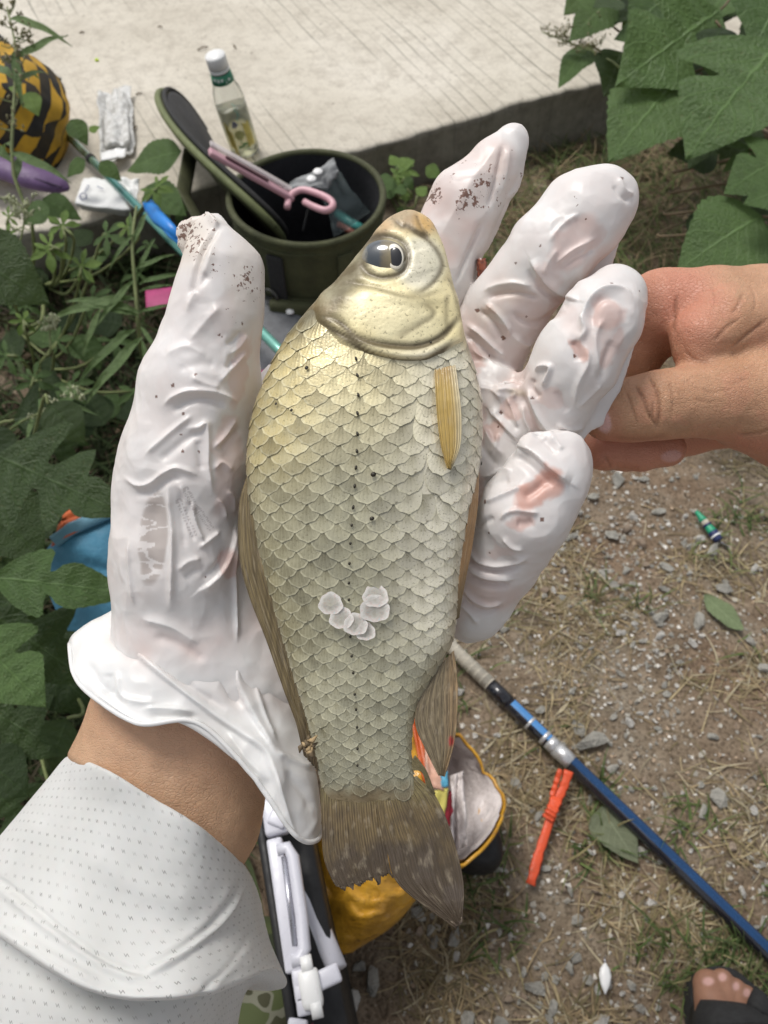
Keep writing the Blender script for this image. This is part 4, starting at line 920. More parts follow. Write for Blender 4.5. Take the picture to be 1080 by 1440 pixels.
CST = [(2.4, 9, [(142, 857), (154, 880), (176, 905), (202, 928), (230, 952), (258, 973), (302, 1008), (340, 1034), (374, 1060), (392, 1110), (404, 1155)], 's'), (-2.2, 9, [(160, 872), (182, 900), (212, 922), (242, 946), (275, 972), (320, 1000)]),
 (-1.6, 8, [(169, 894), (180, 903), (191, 909), (206, 903)]), (1.2, 6, [(200, 892), (214, 898), (236, 890)]), (1.2, 7, [(163, 942), (166, 975), (190, 985), (218, 988)]), (-1.0, 9, [(150, 945), (152, 975)]), (1.2, 6, [(202, 996), (236, 996), (272, 1001)]), (-1.0, 6, [(210, 1006), (250, 1006), (280, 1008)]), (-1.4, 10, [(120, 930), (140, 962), (176, 992)]),
 (2.6, 7, [(332, 820), (331, 870), (331, 915), (332, 957), (350, 996), (372, 1036), (386, 1062)], 's'), (-2.0, 9, [(320, 840), (319, 900), (322, 960), (340, 1000)]), (1.6, 7, [(385, 1058), (405, 1066), (424, 1073), (444, 1078)]), (-1.4, 10, [(400, 1085), (425, 1110), (440, 1140)]), (1.4, 6, [(360, 960), (372, 1000), (386, 1040)]), (-1.0, 10, [(352, 930), (375, 985), (400, 1030)]),
 (1.2, 7, [(380, 910), (402, 960), (425, 1010)]), (1.8, 5, [(372, 1062), (388, 1100), (404, 1150), (420, 1186)]), (1.2, 8, [(320, 1030), (346, 1066), (372, 1092)]), (.8, 10, [(250, 900), (270, 925), (300, 950)]), (-.8, 10, [(230, 880), (262, 915), (290, 950)]), (1., 5, [(410, 1182), (430, 1176), (448, 1150)])]
crc = -.0022 * (np.abs(fbm(cvv / .030, 121, 1)) - .2) - .0008 * (np.abs(fbm(cvv / .010, 133, 1)) - .2)
tt = np.repeat(np.linspace(0, 1, nr_), nc_); cvv = cvv + cn * (stroke_sum(cq, [(s_[0], s_[1] * .75, *s_[2:]) for s_ in CST], True) * .00085 * cfr + crc)[:, None] * np.clip((1 - tt) * 8 + .3, 0, 1)[:, None]
# rolled bead along the hem
hem = cvv[-nc_:]; ctr = hem.mean(0); bn = 8; br = .00085
tg = np.roll(hem, -3, 0) - np.roll(hem, 3, 0); tg /= np.linalg.norm(tg, axis=1, keepdims=True)
inw = cvv[-4 * nc_:-3 * nc_] - hem; inw -= tg * (inw * tg).sum(1, keepdims=True); inw /= np.linalg.norm(inw, axis=1, keepdims=True) + 1e-9; bb = np.cross(tg, inw)
bead_v = np.concatenate([hem + br * (math.cos(a) * inw + math.sin(a) * bb) for a in np.linspace(0, 2 * math.pi, bn, endpoint=False)])
bf = grid_faces(bn, nc_, True); bf = np.concatenate([bf, np.stack([(bn - 1) * nc_ + np.arange(nc_), (bn - 1) * nc_ + (np.arange(nc_) + 1) % nc_, (np.arange(nc_) + 1) % nc_, np.arange(nc_)], 1)])
V = np.concatenate([v, cvv, bead_v]); Fa = np.concatenate([f, cf + nG, bf + nG + len(cvv)])
csk = hv.sample(np.clip(cvv, hv.lo + .002, hv.lo + (hv.n - 2) * hv.h)); cshow = (1 - sstep(.002, .009, csk)) * .35 * (.6 + .4 * fbm(cvv / .012, 66)); cshow = np.clip(cshow, 0, .4)
z0 = lambda k: np.zeros(k); nb = len(bead_v); ncu = len(cvv)
me = mesh_np('glove', V - ARM0, Fa)
attr(me, 'show', np.r_[show, cshow, z0(nb)]); attr(me, 'clear', np.r_[gp, z0(ncu + nb)]); attr(me, 'stipple', np.r_[stt, z0(ncu + nb)]); attr(me, 'dirt', np.r_[dirt, z0(ncu + nb)]); attr(me, 'dens', np.r_[dens, z0(ncu + nb)]); attr(me, 'stain', np.r_[np.clip(tint, 0, 1), z0(ncu + nb)])
def glove_mat():
    m, nt, b = newmat('white_latex', Roughness=.37, Subsurface_Weight=.15, Subsurface_Scale=.002, Specular_IOR_Level=.45)
    b.inputs['Subsurface Radius'].default_value = (1., .8, .7)
    at = {k: nd(nt, 'Attribute', {'attribute_name': k}).outputs['Fac'] for k in ('show', 'clear', 'stipple', 'dirt', 'stain', 'dens')}
    tc = nd(nt, 'TexCoord'); n1 = nd(nt, 'TexNoise', None, Vector=tc.outputs['Object'], Scale=60.0, Detail=4.0); n2 = nd(nt, 'TexNoise', None, Vector=tc.outputs['Object'], Scale=700.0, Detail=4.0); n3 = nd(nt, 'TexNoise', None, Vector=tc.outputs['Object'], Scale=240.0, Detail=3.0)
    c = ramp(nt, n1, [(.3, (.69, .68, .665)), (.7, (.77, .77, .765))]).outputs[0]
    sh = math_(nt, 'MULTIPLY', at['show'], math_(nt, 'MULTIPLY_ADD', n3.outputs[0], .5, .75), clamp=True)
    c = mix(nt, sh, c, (.60, .34, .275)); c = mix(nt, math_(nt, 'MULTIPLY', at['clear'], .85), c, (.43, .375, .345)); c = mix(nt, math_(nt, 'MULTIPLY', at['stipple'], .55), c, (.36, .32, .31))
    nd1 = nd(nt, 'TexNoise', None, Vector=tc.outputs['Object'], Scale=620.0, Detail=4.0, Roughness=.65); nd2 = nd(nt, 'TexNoise', None, Vector=tc.outputs['Object'], Scale=170.0, Detail=3.0)
    gr_ = math_(nt, 'ADD', math_(nt, 'MULTIPLY', nd1.outputs[0], .65), math_(nt, 'MULTIPLY', nd2.outputs[0], .35)); lim = math_(nt, 'SUBTRACT', .71, math_(nt, 'MULTIPLY', at['dens'], .27))
    sp_ = math_(nt, 'MULTIPLY', math_(nt, 'GREATER_THAN', gr_, lim), math_(nt, 'GREATER_THAN', at['dens'], .01)); spot = math_(nt, 'MAXIMUM', at['dirt'], sp_)
    c = mix(nt, math_(nt, 'MULTIPLY', at['stain'], .55), c, (.60, .50, .38)); c = mix(nt, math_(nt, 'MULTIPLY', spot, .88), c, mix(nt, n1.outputs[0], (.05, .03, .02), (.20, .065, .03)))
    nt.links.new(c, b.inputs['Base Color'])
    wv = mix(nt, .02, tc.outputs['Object'], nd(nt, 'TexNoise', None, Vector=tc.outputs['Object'], Scale=45.0, Detail=2.0).outputs['Color'])
    r1 = nd(nt, 'TexNoise', {'noise_type': 'RIDGED_MULTIFRACTAL', 'normalize': True}, Vector=wv, Scale=75.0, Detail=2.0); r2 = nd(nt, 'TexVoronoi', {'feature': 'SMOOTH_F1'}, Vector=wv, Scale=95.0, Smoothness=.25)
    hgt = math_(nt, 'ADD', math_(nt, 'MULTIPLY', r1.outputs[0], .8), math_(nt, 'MULTIPLY', r2.outputs[0], .9)); hgt = math_(nt, 'ADD', hgt, math_(nt, 'MULTIPLY', n3.outputs[0], .12)); bump(nt, b, hgt, .38, .0016); return m
glove = obj('glove', me, glove_mat(), person, label='crumpled white latex glove with dirt on thumb and fingertips')

# ---- white perforated sleeve with its cuff turned back
SLV = [
 [(100, 1074, .262), (150, 1094, .2350), (216, 1135, .2310), (284, 1181, .2330), (340, 1230, .262), (328, 1240, .298), (215, 1158, .312), (122, 1092, .296)],
 [(93, 1066, .262), (146, 1084, .2315), (215, 1124, .2275), (287, 1170, .2295), (349, 1224, .261), (332, 1232, .302), (213, 1150, .318), (116, 1085, .300)],
 [(66, 1098, .262), (128, 1134, .233), (205, 1178, .224), (290, 1222, .229), (357, 1252, .260), (345, 1262, .304), (205, 1185, .322), (95, 1115, .302)],
 [(10, 1165, .262), (85, 1225, .227), (180, 1285, .217), (285, 1308, .223), (364, 1302, .258), (360, 1330, .308), (180, 1270, .328), (50, 1180, .305)],
 [(-50, 1240, .262), (45, 1310, .217), (155, 1372, .204), (290, 1375, .211), (380, 1352, .256), (375, 1380, .310), (150, 1345, .332), (0, 1255, .308)],
 [(-64, 1262, .262), (30, 1335, .214), (145, 1398, .201), (282, 1399, .208), (384, 1364, .256), (378, 1392, .311), (145, 1358, .333), (-10, 1275, .309)],
 [(-62, 1266, .264), (32, 1340, .226), (145, 1396, .217), (270, 1396, .224), (370, 1372, .260), (366, 1392, .309), (145, 1358, .330), (-8, 1277, .308)],
 [(-50, 1270, .266), (45, 1340, .240), (145, 1388, .234), (255, 1390, .240), (330, 1375, .264), (340, 1385, .306), (150, 1355, .326), (5, 1278, .306)],
 [(-80, 1330, .266), (20, 1400, .234), (125, 1445, .226), (235, 1455, .233), (314, 1415, .264), (320, 1430, .306), (130, 1410, .328), (-20, 1340, .308)],
 [(-160, 1480, .268), (-40, 1560, .232), (90, 1610, .224), (210, 1600, .232), (305, 1530, .266), (305, 1560, .310), (90, 1560, .334), (-90, 1490, .312)],
 [(-300, 1800, .275), (-150, 1880, .235), (10, 1930, .226), (160, 1920, .236), (270, 1840, .272), (270, 1870, .318), (0, 1870, .345), (-200, 1800, .320)],
]
sl = loft(SLV, 260, 300, True, .024); nr_, nc_ = sl.shape[:2]; sv = sl.reshape(-1, 3); sf = grid_faces(nr_, nc_, True); sn = vnormals(sv, sf)
half = (np.arange(len(sv)) % nc_) < nc_ // 2
if (sn[:, 2] * half).sum() < 0: sf = sf[:, ::-1]; sn = -sn
sq = ppx(sv); sfr = np.clip(sn[:, 2] * 1.8 + .1, 0, 1)
SST = [(1.7, 8, [(206, 1372), (240, 1356), (280, 1326), (316, 1290), (346, 1246)], 's'), (-1.3, 6, [(205, 1362), (245, 1342), (285, 1310), (318, 1272), (340, 1240)]), (-1.2, 5, [(280, 1398), (318, 1362), (345, 1326), (362, 1290)]), (.9, 8, [(292, 1392), (330, 1352), (366, 1320)]), (-.8, 4, [(-10, 1228), (40, 1270), (90, 1310), (150, 1350), (212, 1374)]), (.7, 6, [(-10, 1242), (40, 1284), (90, 1323), (150, 1362), (212, 1386)]), (.8, 18, [(60, 1150), (20, 1200), (-10, 1240)]), (.6, 20, [(120, 1200), (200, 1250), (280, 1270)]), (.7, 12, [(0, 1290), (60, 1340), (140, 1385)])]
sv = sv + sn * (stroke_sum(sq, SST) * .0016 * sfr + .0007 * fbm(sv / .03, 201, 3) + .00012 * fbm(sv / .003, 204, 2))[:, None]
me = mesh_np('sleeve', sv - ARM0, sf)
Lr = np.r_[0, np.cumsum(np.linalg.norm(np.diff(sl[:, nc_ // 5], axis=0), axis=1))]; Lc = np.r_[0, np.cumsum(np.linalg.norm(np.diff(sl[nr_ // 3], axis=0), axis=1))]
UVs = np.stack(np.meshgrid(Lc, Lr), -1).reshape(-1, 2); uvmap(me, UVs * 100)          # centimetres of cloth
sd_, _, al_ = polydist(sq, crom(np.array([(-10, 1235), (40, 1277), (90, 1316), (150, 1356), (214, 1380)], float), 30)); attr(me, 'seam', np.exp(-(sd_ / 6) ** 2) * sfr)
attr(me, 'rowf', UVs[:, 1] * 100)
def sleeve_mat():
    m, nt, b = newmat('white_mesh_jersey', Roughness=.85, Sheen_Weight=.25, Subsurface_Weight=.05, Subsurface_Scale=.002)
    uv = nd(nt, 'UVMap'); mp = nd(nt, 'Mapping', None, Vector=uv.outputs[0], Rotation=(0, 0, rad(16)), Scale=(2.15, 2.9, 1.))
    sp = nd(nt, 'SeparateXYZ', None, Vector=mp.outputs[0])
    row = math_(nt, 'FLOOR', sp.outputs[1]); off = math_(nt, 'MULTIPLY', math_(nt, 'MODULO', row, 2.0), .5)
    fx = math_(nt, 'FRACT', math_(nt, 'ADD', sp.outputs[0], off)); fy = math_(nt, 'FRACT', sp.outputs[1])
    cells = nd(nt, 'TexWhiteNoise', None, Vector=nd(nt, 'CombineXYZ', None, X=math_(nt, 'FLOOR', math_(nt, 'ADD', sp.outputs[0], off)), Y=row, Z=0.0))
    ds_ = None
    for (cx, sl_) in ((.40, .35), (.50, -.35), (.60, .35)):
        x = math_(nt, 'SUBTRACT', math_(nt, 'SUBTRACT', fx, cx), math_(nt, 'MULTIPLY', math_(nt, 'SUBTRACT', fy, .5), sl_))
        dx = math_(nt, 'DIVIDE', x, .035); dy = math_(nt, 'DIVIDE', math_(nt, 'SUBTRACT', fy, .5), .17)
        e = math_(nt, 'LESS_THAN', math_(nt, 'ADD', math_(nt, 'MULTIPLY', dx, dx), math_(nt, 'MULTIPLY', dy, dy)), 1.0)
        ds_ = e if ds_ is None else math_(nt, 'MAXIMUM', ds_, e)
    hole = math_(nt, 'MULTIPLY', ds_, math_(nt, 'MULTIPLY_ADD', cells.outputs[0], .55, .15))
    tc = nd(nt, 'TexCoord'); n1 = nd(nt, 'TexNoise', None, Vector=tc.outputs['Object'], Scale=30.0, Detail=4.0)
    kn = nd(nt, 'TexWave', None, Vector=uv.outputs[0], Scale=14.0, Distortion=1.0, Detail=1.0); kn2 = nd(nt, 'TexNoise', None, Vector=uv.outputs[0], Scale=45.0, Detail=2.0)
    seam = nd(nt, 'Attribute', {'attribute_name': 'seam'}); sw = nd(nt, 'TexVoronoi', None, Vector=uv.outputs[0], Scale=3.6)
    c = ramp(nt, n1, [(.3, (.58, .58, .56)), (.7, (.65, .65, .635))]).outputs[0]
    c = mix(nt, hole, c, (.16, .155, .145)); nt.links.new(c, b.inputs['Base Color'])
    h = math_(nt, 'ADD', math_(nt, 'MULTIPLY', hole, -1.2), math_(nt, 'ADD', math_(nt, 'MULTIPLY', kn.outputs[0], .10), math_(nt, 'MULTIPLY', kn2.outputs[0], .35)))
    h = math_(nt, 'ADD', h, math_(nt, 'MULTIPLY', math_(nt, 'MULTIPLY', seam.outputs['Fac'], sw.outputs[0]), 1.6)); bump(nt, b, h, .45, .0007); return m
sleeve = obj('sleeve', me, sleeve_mat(), person, label='white perforated jersey sleeve with its cuff turned back')
so = sleeve.modifiers.new('thick', 'SOLIDIFY'); so.thickness = .0008; so.offset = -1

# ================================================================== the other, bare hand pinching a gloved fingertip
H0 = C(1000, 520, .29); M_H2 = CM @ Matrix.Translation(Vector(H0))
DH = .018
HAND2 = dict(
 back=[(1650, 640, .33, 150), (1330, 560, .315, 160), (1180, 520, .306, 140), (1090, 490, .300, 108)],
 index=[(1180, 470, .306, 95), (1060, 446, .296, 66), (1000, 440, .292, 60), (935, 437, .296, 54), (905, 450, .302, 52), (880, 500, .306, 46), (850, 545, .304, 40)],
 web=[(1100, 480, .288, 70), (1020, 460, .280, 50), (985, 478, .277, 38), (978, 500, .277, 26)],
 thumb=[(1250, 590, .295, 110), (1150, 575, .288, 92), (1070, 562, .281, 74), (1010, 561, .277, 55), (960, 566, .2745, 47), (925, 570, .2735, 46), (885, 577, .2735, 43), (852, 587, .2745, 33)],
 mid=[(1180, 560, .312, 80), (1080, 570, .320, 55), (960, 590, .325, 48), (880, 620, .316, 40), (850, 630, .302, 28), (845, 632, .296, 24)],
 midtip=[(848, 632, .296, 25), (900, 636, .296, 25), (940, 632, .299, 24)],
 heel=[(1250, 640, .306, 90), (1120, 600, .296, 62), (1040, 590, .294, 40)],
)
h2 = Vol(np.array([C(770, 700, .26)[0], C(800, 720, .345)[1], -.345]), np.array([C(1750, 300, .34)[0], C(900, 330, .27)[1] + .01, -.236]), .0012)
for nm, L in HAND2.items(): h2.chain(pts(L), .0035 if nm in ('thumb', 'midtip') else .005, 1.0)
v, f = largest(*h2.mesh()); v = relax(v, f, 2); v, f = subdivided(v, f, 1)
n = vnormals(v, f); q = ppx(v)
KS = [(-.35, 2, [(985, 545), (1000, 552), (1020, 548)]), (-.3, 2, [(975, 560), (995, 566), (1010, 562)]), (-.3, 2, [(1010, 535), (1030, 540), (1050, 532)]), (-.3, 2, [(960, 540), (975, 530), (990, 526)]), (-.4, 2.2, [(1055, 400), (1062, 420), (1060, 440)]), (-.35, 2.2, [(1000, 400), (1004, 420), (1002, 436)]), (-1.1, 2.6, [(893, 541), (905, 560), (914, 585), (925, 601)]), (-1.2, 2.6, [(911, 527), (922, 545), (928, 570), (926, 600)]), (-.6, 2.5, [(880, 548), (888, 570), (898, 598)]), (-.8, 2.2, [(918, 565), (917, 580), (915, 590)]), (-.5, 3, [(940, 535), (946, 560), (944, 590)]), (.5, 8, [(900, 535), (915, 570), (918, 600)]),
 (-1.0, 3, [(952, 415), (949, 440), (947, 470)]), (-.7, 2.5, [(1004, 480), (1022, 460), (1040, 448)]), (-.8, 3, [(1030, 488), (1052, 470), (1078, 450)]), (-.6, 3, [(1030, 440), (1040, 425), (1045, 410)]), (-.5, 3, [(960, 490), (975, 505), (1000, 512)]), (-.6, 3, [(1040, 612), (1065, 610), (1085, 602)]), (-.5, 3, [(860, 615), (900, 618), (940, 612)]),
 (-.6, 3, [(850, 640), (856, 650), (858, 658)])]
v = v + n * (stroke_sum(q, KS) * .0007 * np.clip(n[:, 2] * 2, 0, 1) + .0004 * fbm(v / .014, 301, 3) + .00012 * fbm(v / .003, 305, 2))[:, None]
nail = blob(q, (847, 590), 11, 20, -20, .2) * (n[:, 2] > .1); nail2 = blob(q, (944, 641), 14, 8, -10, .25) * (n[:, 2] > 0) * .7
v = v + n * ((nail + nail2) * .0003)[:, None]
me = mesh_np('person', v - H0, f)
rd = np.clip(sstep(560, 400, q[:, 1]) * sstep(1040, 930, q[:, 0]) * .9 + sstep(604, 625, q[:, 1]) * .9 + blob(q, (980, 440), 40, 60, 0, .6) * .5 + blob(q, (845, 600), 30, 40) * .4 + .25 * (fbm(v / .01, 333) > .2), 0, 1)
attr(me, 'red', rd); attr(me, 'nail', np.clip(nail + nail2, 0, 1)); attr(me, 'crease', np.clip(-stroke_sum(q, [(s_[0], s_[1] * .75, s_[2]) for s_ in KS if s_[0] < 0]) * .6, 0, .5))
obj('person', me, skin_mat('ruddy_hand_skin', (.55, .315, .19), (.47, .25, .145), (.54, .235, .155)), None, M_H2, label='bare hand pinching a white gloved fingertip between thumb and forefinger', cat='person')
# ================================================================== the fish
DF = 0.250
SP = DF / F                                 # metres per picture unit at the fish
OUT = np.array([  # y, back edge, belly edge
 [297, 566, 584], [300, 556, 596], [306, 546, 604], [320, 533, 612], [350, 510, 625], [380, 487, 632], [400, 470, 637], [440, 431, 646],
 [480, 401, 655], [520, 380, 667], [560, 363, 676], [600, 353, 678], [650, 348, 674], [700, 351, 664], [750, 359, 656],
 [800, 368, 649], [850, 381, 644], [900, 396, 637], [950, 411, 609], [985, 423, 588], [1020, 434, 579], [1060, 444, 577], [1100, 452, 583], [1130, 458, 587]], float)
THK = np.array([[297, 6], [306, 18], [330, 32], [380, 48], [450, 60], [540, 70], [650, 76], [760, 70], [880, 52], [980, 35], [1060, 25], [1100, 15], [1130, 3]], float)
def sm_interp(t, x, y):
    xs = np.linspace(x[0], x[-1], 400); ys = np.interp(xs, x, y)
    k = np.hanning(19); k /= k.sum(); yp = np.convolve(np.pad(ys, 9, mode='reflect', reflect_type='odd'), k, 'valid')
    return np.interp(t, xs, yp)
def f_l(y): return sm_interp(y, OUT[:, 0], OUT[:, 1])
def f_r(y): return sm_interp(y, OUT[:, 0], OUT[:, 2])
def f_t(y): return sm_interp(y, THK[:, 0], THK[:, 1])
FC0 = C(510, 700, DF)
fish = empty('fish', CM @ Matrix.Translation(Vector(FC0)), label='golden olive scaled carp lying head up across the gloved palm', cat='fish')

def fsurf(py, ph):
    """point of the fish skin, camera axes; ph: pi back edge .. pi/2 flank .. 0 belly"""
    l, r, t = f_l(py), f_r(py), f_t(py)
    c, s = np.cos(ph), np.sin(ph)
    x = (l + r) / 2 + (r - l) / 2 * np.sign(c) * np.abs(c) ** .92
    z = t * np.sign(s) * np.abs(s) ** .85
    return np.stack([(x - 540) * SP, (720 - py) * SP, -DF + z * SP], -1)

def fnorm(py, ph):
    e = 1e-3
    a = fsurf(py, ph + e) - fsurf(py, ph - e); b = fsurf(py + .5, ph) - fsurf(py - .5, ph)
    n = np.cross(a, b); n /= np.linalg.norm(n, axis=-1, keepdims=True) + 1e-12
    return n

def XH(x, y, h):
    return C(x, y, DF - h * SP)

def fish_colour(q):
    """pigment of the skin by place on the flank"""
    x, y = q[:, 0], q[:, 1]
    l, r = f_l(y), f_r(y); u = np.clip((x - l) / (r - l + 1e-6), 0, 1)
    col = np.zeros((len(q), 3))
    def lay(c, m):
        col[:] = col * (1 - m[:, None]) + np.array(c) * m[:, None]
    lay((.335, .335, .235), np.ones(len(q)))
    lay((.72, .66, .38), sstep(720, 470, y))
    lay((.42, .35, .135), sstep(.42, .02, u) * sstep(760, 620, y) * .8)
    lay((.21, .195, .105), sstep(.42, .0, u) * sstep(600, 800, y) * .9)
    lay((.70, .69, .55), sstep(.45, .9, u) * sstep(1010, 850, y) * .9)
    lay((.335, .335, .235), sstep(880, 1000, y) * .85)
    lay((.19, .145, .075), sstep(1092, 1122, y + 14 * fbm(np.c_[x / 14, y / 30, 0 * x], 78)) * .85)
    # head
    hd = sstep(505, 470, y)
    lay((.68, .62, .345), hd * sstep(.10, .34, u))
    lay((.66, .65, .50), blob(q, (590, 370), 34, 38, 0, .3))
    lay((.74, .70, .44), blob(q, (560, 450), 60, 32, 20, .4) * .7)
    lay((.095, .075, .028), sstep(.34, .12, u) * sstep(300, 330, y) * sstep(500, 440, y))
    lay((.16, .12, .05), blob(q, (452, 428), 22, 12, 40, .5) * .8)
    lay((.47, .33, .17), sstep(338, 312, y))
    lay((.30, .235, .14), blob(q, (566, 305), 26, 14, 20, .5) * .8)
    lay((.55, .36, .12), blob(q, (597, 312), 14, 16, 0, .6) * .8)
    return np.clip(col * np.array((1.24, 1.18, 1.20)), 0, .95)

HEAD = [
 (-.75, 4.5, [(457, 449), (470, 450), (483, 458), (499, 473), (523, 482), (555, 487), (588, 487), (620, 474), (645, 446)]),
 (.55, 9, [(466, 458), (492, 473), (521, 491), (555, 500), (593, 501), (618, 488), (640, 470)]),
 (-.9, 4, [(452, 454), (492, 479), (521, 498), (555, 508), (593, 509), (616, 498), (636, 482)]),
 (-.28, 4, [(480, 396), (499, 399), (528, 405), (564, 416), (588, 418), (625, 409)]),
 (.3, 7, [(490, 407), (528, 413), (564, 424), (588, 426), (618, 420)]),
 (-.28, 4, [(555, 478), (584, 461), (608, 445), (606, 434), (590, 424)]),
 (-.2, 3.5, [(629, 412), (627, 436), (628, 462)]),
 (-.35, 3.5, [(569, 321), (598, 335), (617, 357), (622, 376), (613, 393), (596, 408), (574, 414)]),
 (-.4, 4, [(552, 307), (566, 318), (574, 318), (603, 335)]),
 (-.3, 3, [(585, 300), (592, 318), (604, 336)]),
 (-.25, 3, [(632, 390), (641, 420), (648, 446)]),
 (-.5, 5, [(505, 362), (515, 340), (540, 332), (565, 340), (574, 360), (566, 382), (540, 390), (515, 382), (505, 362)]),
 (.18, 6, [(498, 366), (508, 334), (540, 324), (572, 333), (583, 360), (573, 390), (540, 399), (508, 390), (498, 366)]),
 (.45, 26, [(500, 445), (545, 452), (590, 446)]),
 (.3, 22, [(590, 350), (600, 385)]),
]
ys = np.concatenate([np.linspace(297, 520, 150), np.linspace(524, 1130, 112)])
ph = np.linspace(0, 2 * math.pi, 176, endpoint=False)
PY, PH = np.meshgrid(ys, ph, indexing='ij')
PY = PY + sstep(1080, 1130, PY) * 16 * fbm(np.c_[np.cos(PH).ravel() * 3.2, np.sin(PH).ravel(), 0 * PH.ravel()], 77, 3).reshape(PY.shape)
V = fsurf(PY.ravel(), PH.ravel()); q = ppx(V)
Nn = fnorm(PY.ravel(), PH.ravel()); front = np.clip(Nn[:, 2] * 1.6, 0, 1)
def y_start(x): return np.interp(x, [340, 385, 400, 425, 446, 460, 480, 520, 560, 600, 622, 640, 660, 690], [520, 486, 470, 447, 452, 462, 482, 499, 508, 508, 498, 484, 478, 490])
gcov = sstep(3, -4, q[:, 1] - y_start(q[:, 0])) * sstep(440, 458, q[:, 0]) * sstep(655, 640, q[:, 0]) * sstep(395, 425, q[:, 1])      # the gill cover stands proud of the flank
dsp = stroke_sum(q, HEAD) * 1.15 + 1.5 * gcov + .12 * fbm(np.c_[q / 14, 0 * q[:, :1]], 3) * (q[:, 1] < 500)
V2 = V + Nn * (dsp * front * .0011)[:, None]
nr, nc = len(ys), len(ph)
Fc = [tuple(x) for x in grid_faces(nr, nc, True)]
cap = len(V2); V2 = np.vstack([V2, V2[:nc].mean(0), V2[-nc:].mean(0)])
Fc += [(cap, (j + 1) % nc, j) for j in range(nc)] + [(cap + 1, (nr - 1) * nc + j, (nr - 1) * nc + (j + 1) % nc) for j in range(nc)]
me = mesh_np('body', V2 - FC0, Fc)
q2 = ppx(V2); colr = fish_colour(q2)
gr = np.clip(-stroke_sum(q2, [s_ for s_ in HEAD if s_[0] < 0]) * 2.2, 0, 1) * .9          # shade painted into the gill slit and folds, with some dark pigment
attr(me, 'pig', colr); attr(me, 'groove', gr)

def fish_skin_mat():
    m, nt, b = newmat('fish_skin', Roughness=.46, Metallic=.10, Coat_Weight=.18, Coat_Roughness=.2)
    a = nd(nt, 'Attribute', {'attribute_name': 'pig'}); tc = nd(nt, 'TexCoord')
    n = nd(nt, 'TexNoise', None, Vector=tc.outputs['Object'], Scale=900.0, Detail=3.0)
    n2 = nd(nt, 'TexNoise', None, Vector=tc.outputs['Object'], Scale=130.0, Detail=5.0)
    n3 = nd(nt, 'TexVoronoi', {'feature': 'DISTANCE_TO_EDGE'}, Vector=mix(nt, .25, tc.outputs['Object'], nd(nt, 'TexNoise', None, Vector=tc.outputs['Object'], Scale=60.0).outputs['Color']), Scale=75.0)
    c = mix(nt, ramp(nt, n, [(.30, .55), (.42, 0.)]).outputs[0], a.outputs['Color'], (.10, .08, .03))
    c = mix(nt, ramp(nt, n2, [(.42, 0.), (.75, .3)]).outputs[0], c, (.80, .76, .52))
    c = mix(nt, ramp(nt, n3, [(0., .25), (.02, 0.)]).outputs[0], c, (.22, .15, .07))
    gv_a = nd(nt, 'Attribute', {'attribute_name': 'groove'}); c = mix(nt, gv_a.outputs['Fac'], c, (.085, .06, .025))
    nt.links.new(c, b.inputs['Base Color'])
    bump(nt, b, math_(nt, 'ADD', n2.outputs[0], math_(nt, 'MULTIPLY', n.outputs[0], .3)), .5, .0009); return m
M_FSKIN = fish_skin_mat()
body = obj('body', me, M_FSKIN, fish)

def scale_mat():
    m, nt, b = newmat('fish_scale', Roughness=.30, Metallic=.22, Coat_Weight=.45, Coat_Roughness=.12)
    a = nd(nt, 'Attribute', {'attribute_name': 'pig'}); uv = nd(nt, 'UVMap')
    sp = nd(nt, 'SeparateXYZ', None, Vector=uv.outputs[0])
    x = math_(nt, 'SUBTRACT', sp.outputs[0], .5); y = math_(nt, 'SUBTRACT', sp.outputs[1], .12)
    ang = math_(nt, 'ARCTAN2', x, y)
    oi = nd(nt, 'ObjectInfo')
    ray = math_(nt, 'SINE', math_(nt, 'MULTIPLY_ADD', ang, 30.0, math_(nt, 'MULTIPLY', oi.outputs['Random'], 40.0)))
    r = math_(nt, 'SQRT', math_(nt, 'ADD', math_(nt, 'MULTIPLY', x, x), math_(nt, 'MULTIPLY', y, y)))
    rim = nd(nt, 'Attribute', {'attribute_name': 'rim'})
    tc = nd(nt, 'TexCoord'); n = nd(nt, 'TexNoise', None, Vector=tc.outputs['Object'], Scale=1500.0, Detail=2.0)
    n2 = nd(nt, 'TexNoise', None, Vector=tc.outputs['Object'], Scale=220.0, Detail=4.0)
    c = mix(nt, ramp(nt, rim.outputs['Fac'], [(0., .9), (.30, .62), (.62, .12), (.9, 0.)]).outputs[0], a.outputs['Color'], mix(nt, .66, a.outputs['Color'], (.115, .095, .035)))  # scale base: dark pigment plus painted shade under the overlapping scale
    c = mix(nt, ramp(nt, ray, [(.55, 0.), (1., .13)]).outputs[0], c, (.72, .68, .46))
    c = mix(nt, ramp(nt, n, [(.30, .5), (.42, 0.)]).outputs[0], c, (.14, .12, .06))
    c = mix(nt, ramp(nt, n2, [(.45, 0.), (.75, .35)]).outputs[0], c, (.66, .62, .42))
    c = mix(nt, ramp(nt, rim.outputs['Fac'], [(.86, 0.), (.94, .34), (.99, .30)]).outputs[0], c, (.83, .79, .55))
    v_ = math_(nt, 'MULTIPLY_ADD', oi.outputs['Random'], .40, .76)
    c = mix(nt, 1.0, c, nd(nt, 'CombineXYZ', None, X=v_, Y=v_, Z=v_), 'MULTIPLY')
    nt.links.new(c, b.inputs['Base Color'])
    hh = math_(nt, 'ADD', math_(nt, 'MULTIPLY', ray, .22), n.outputs[0]); bump(nt, b, hh, .22, .0004); return m
M_SCALE = scale_mat()

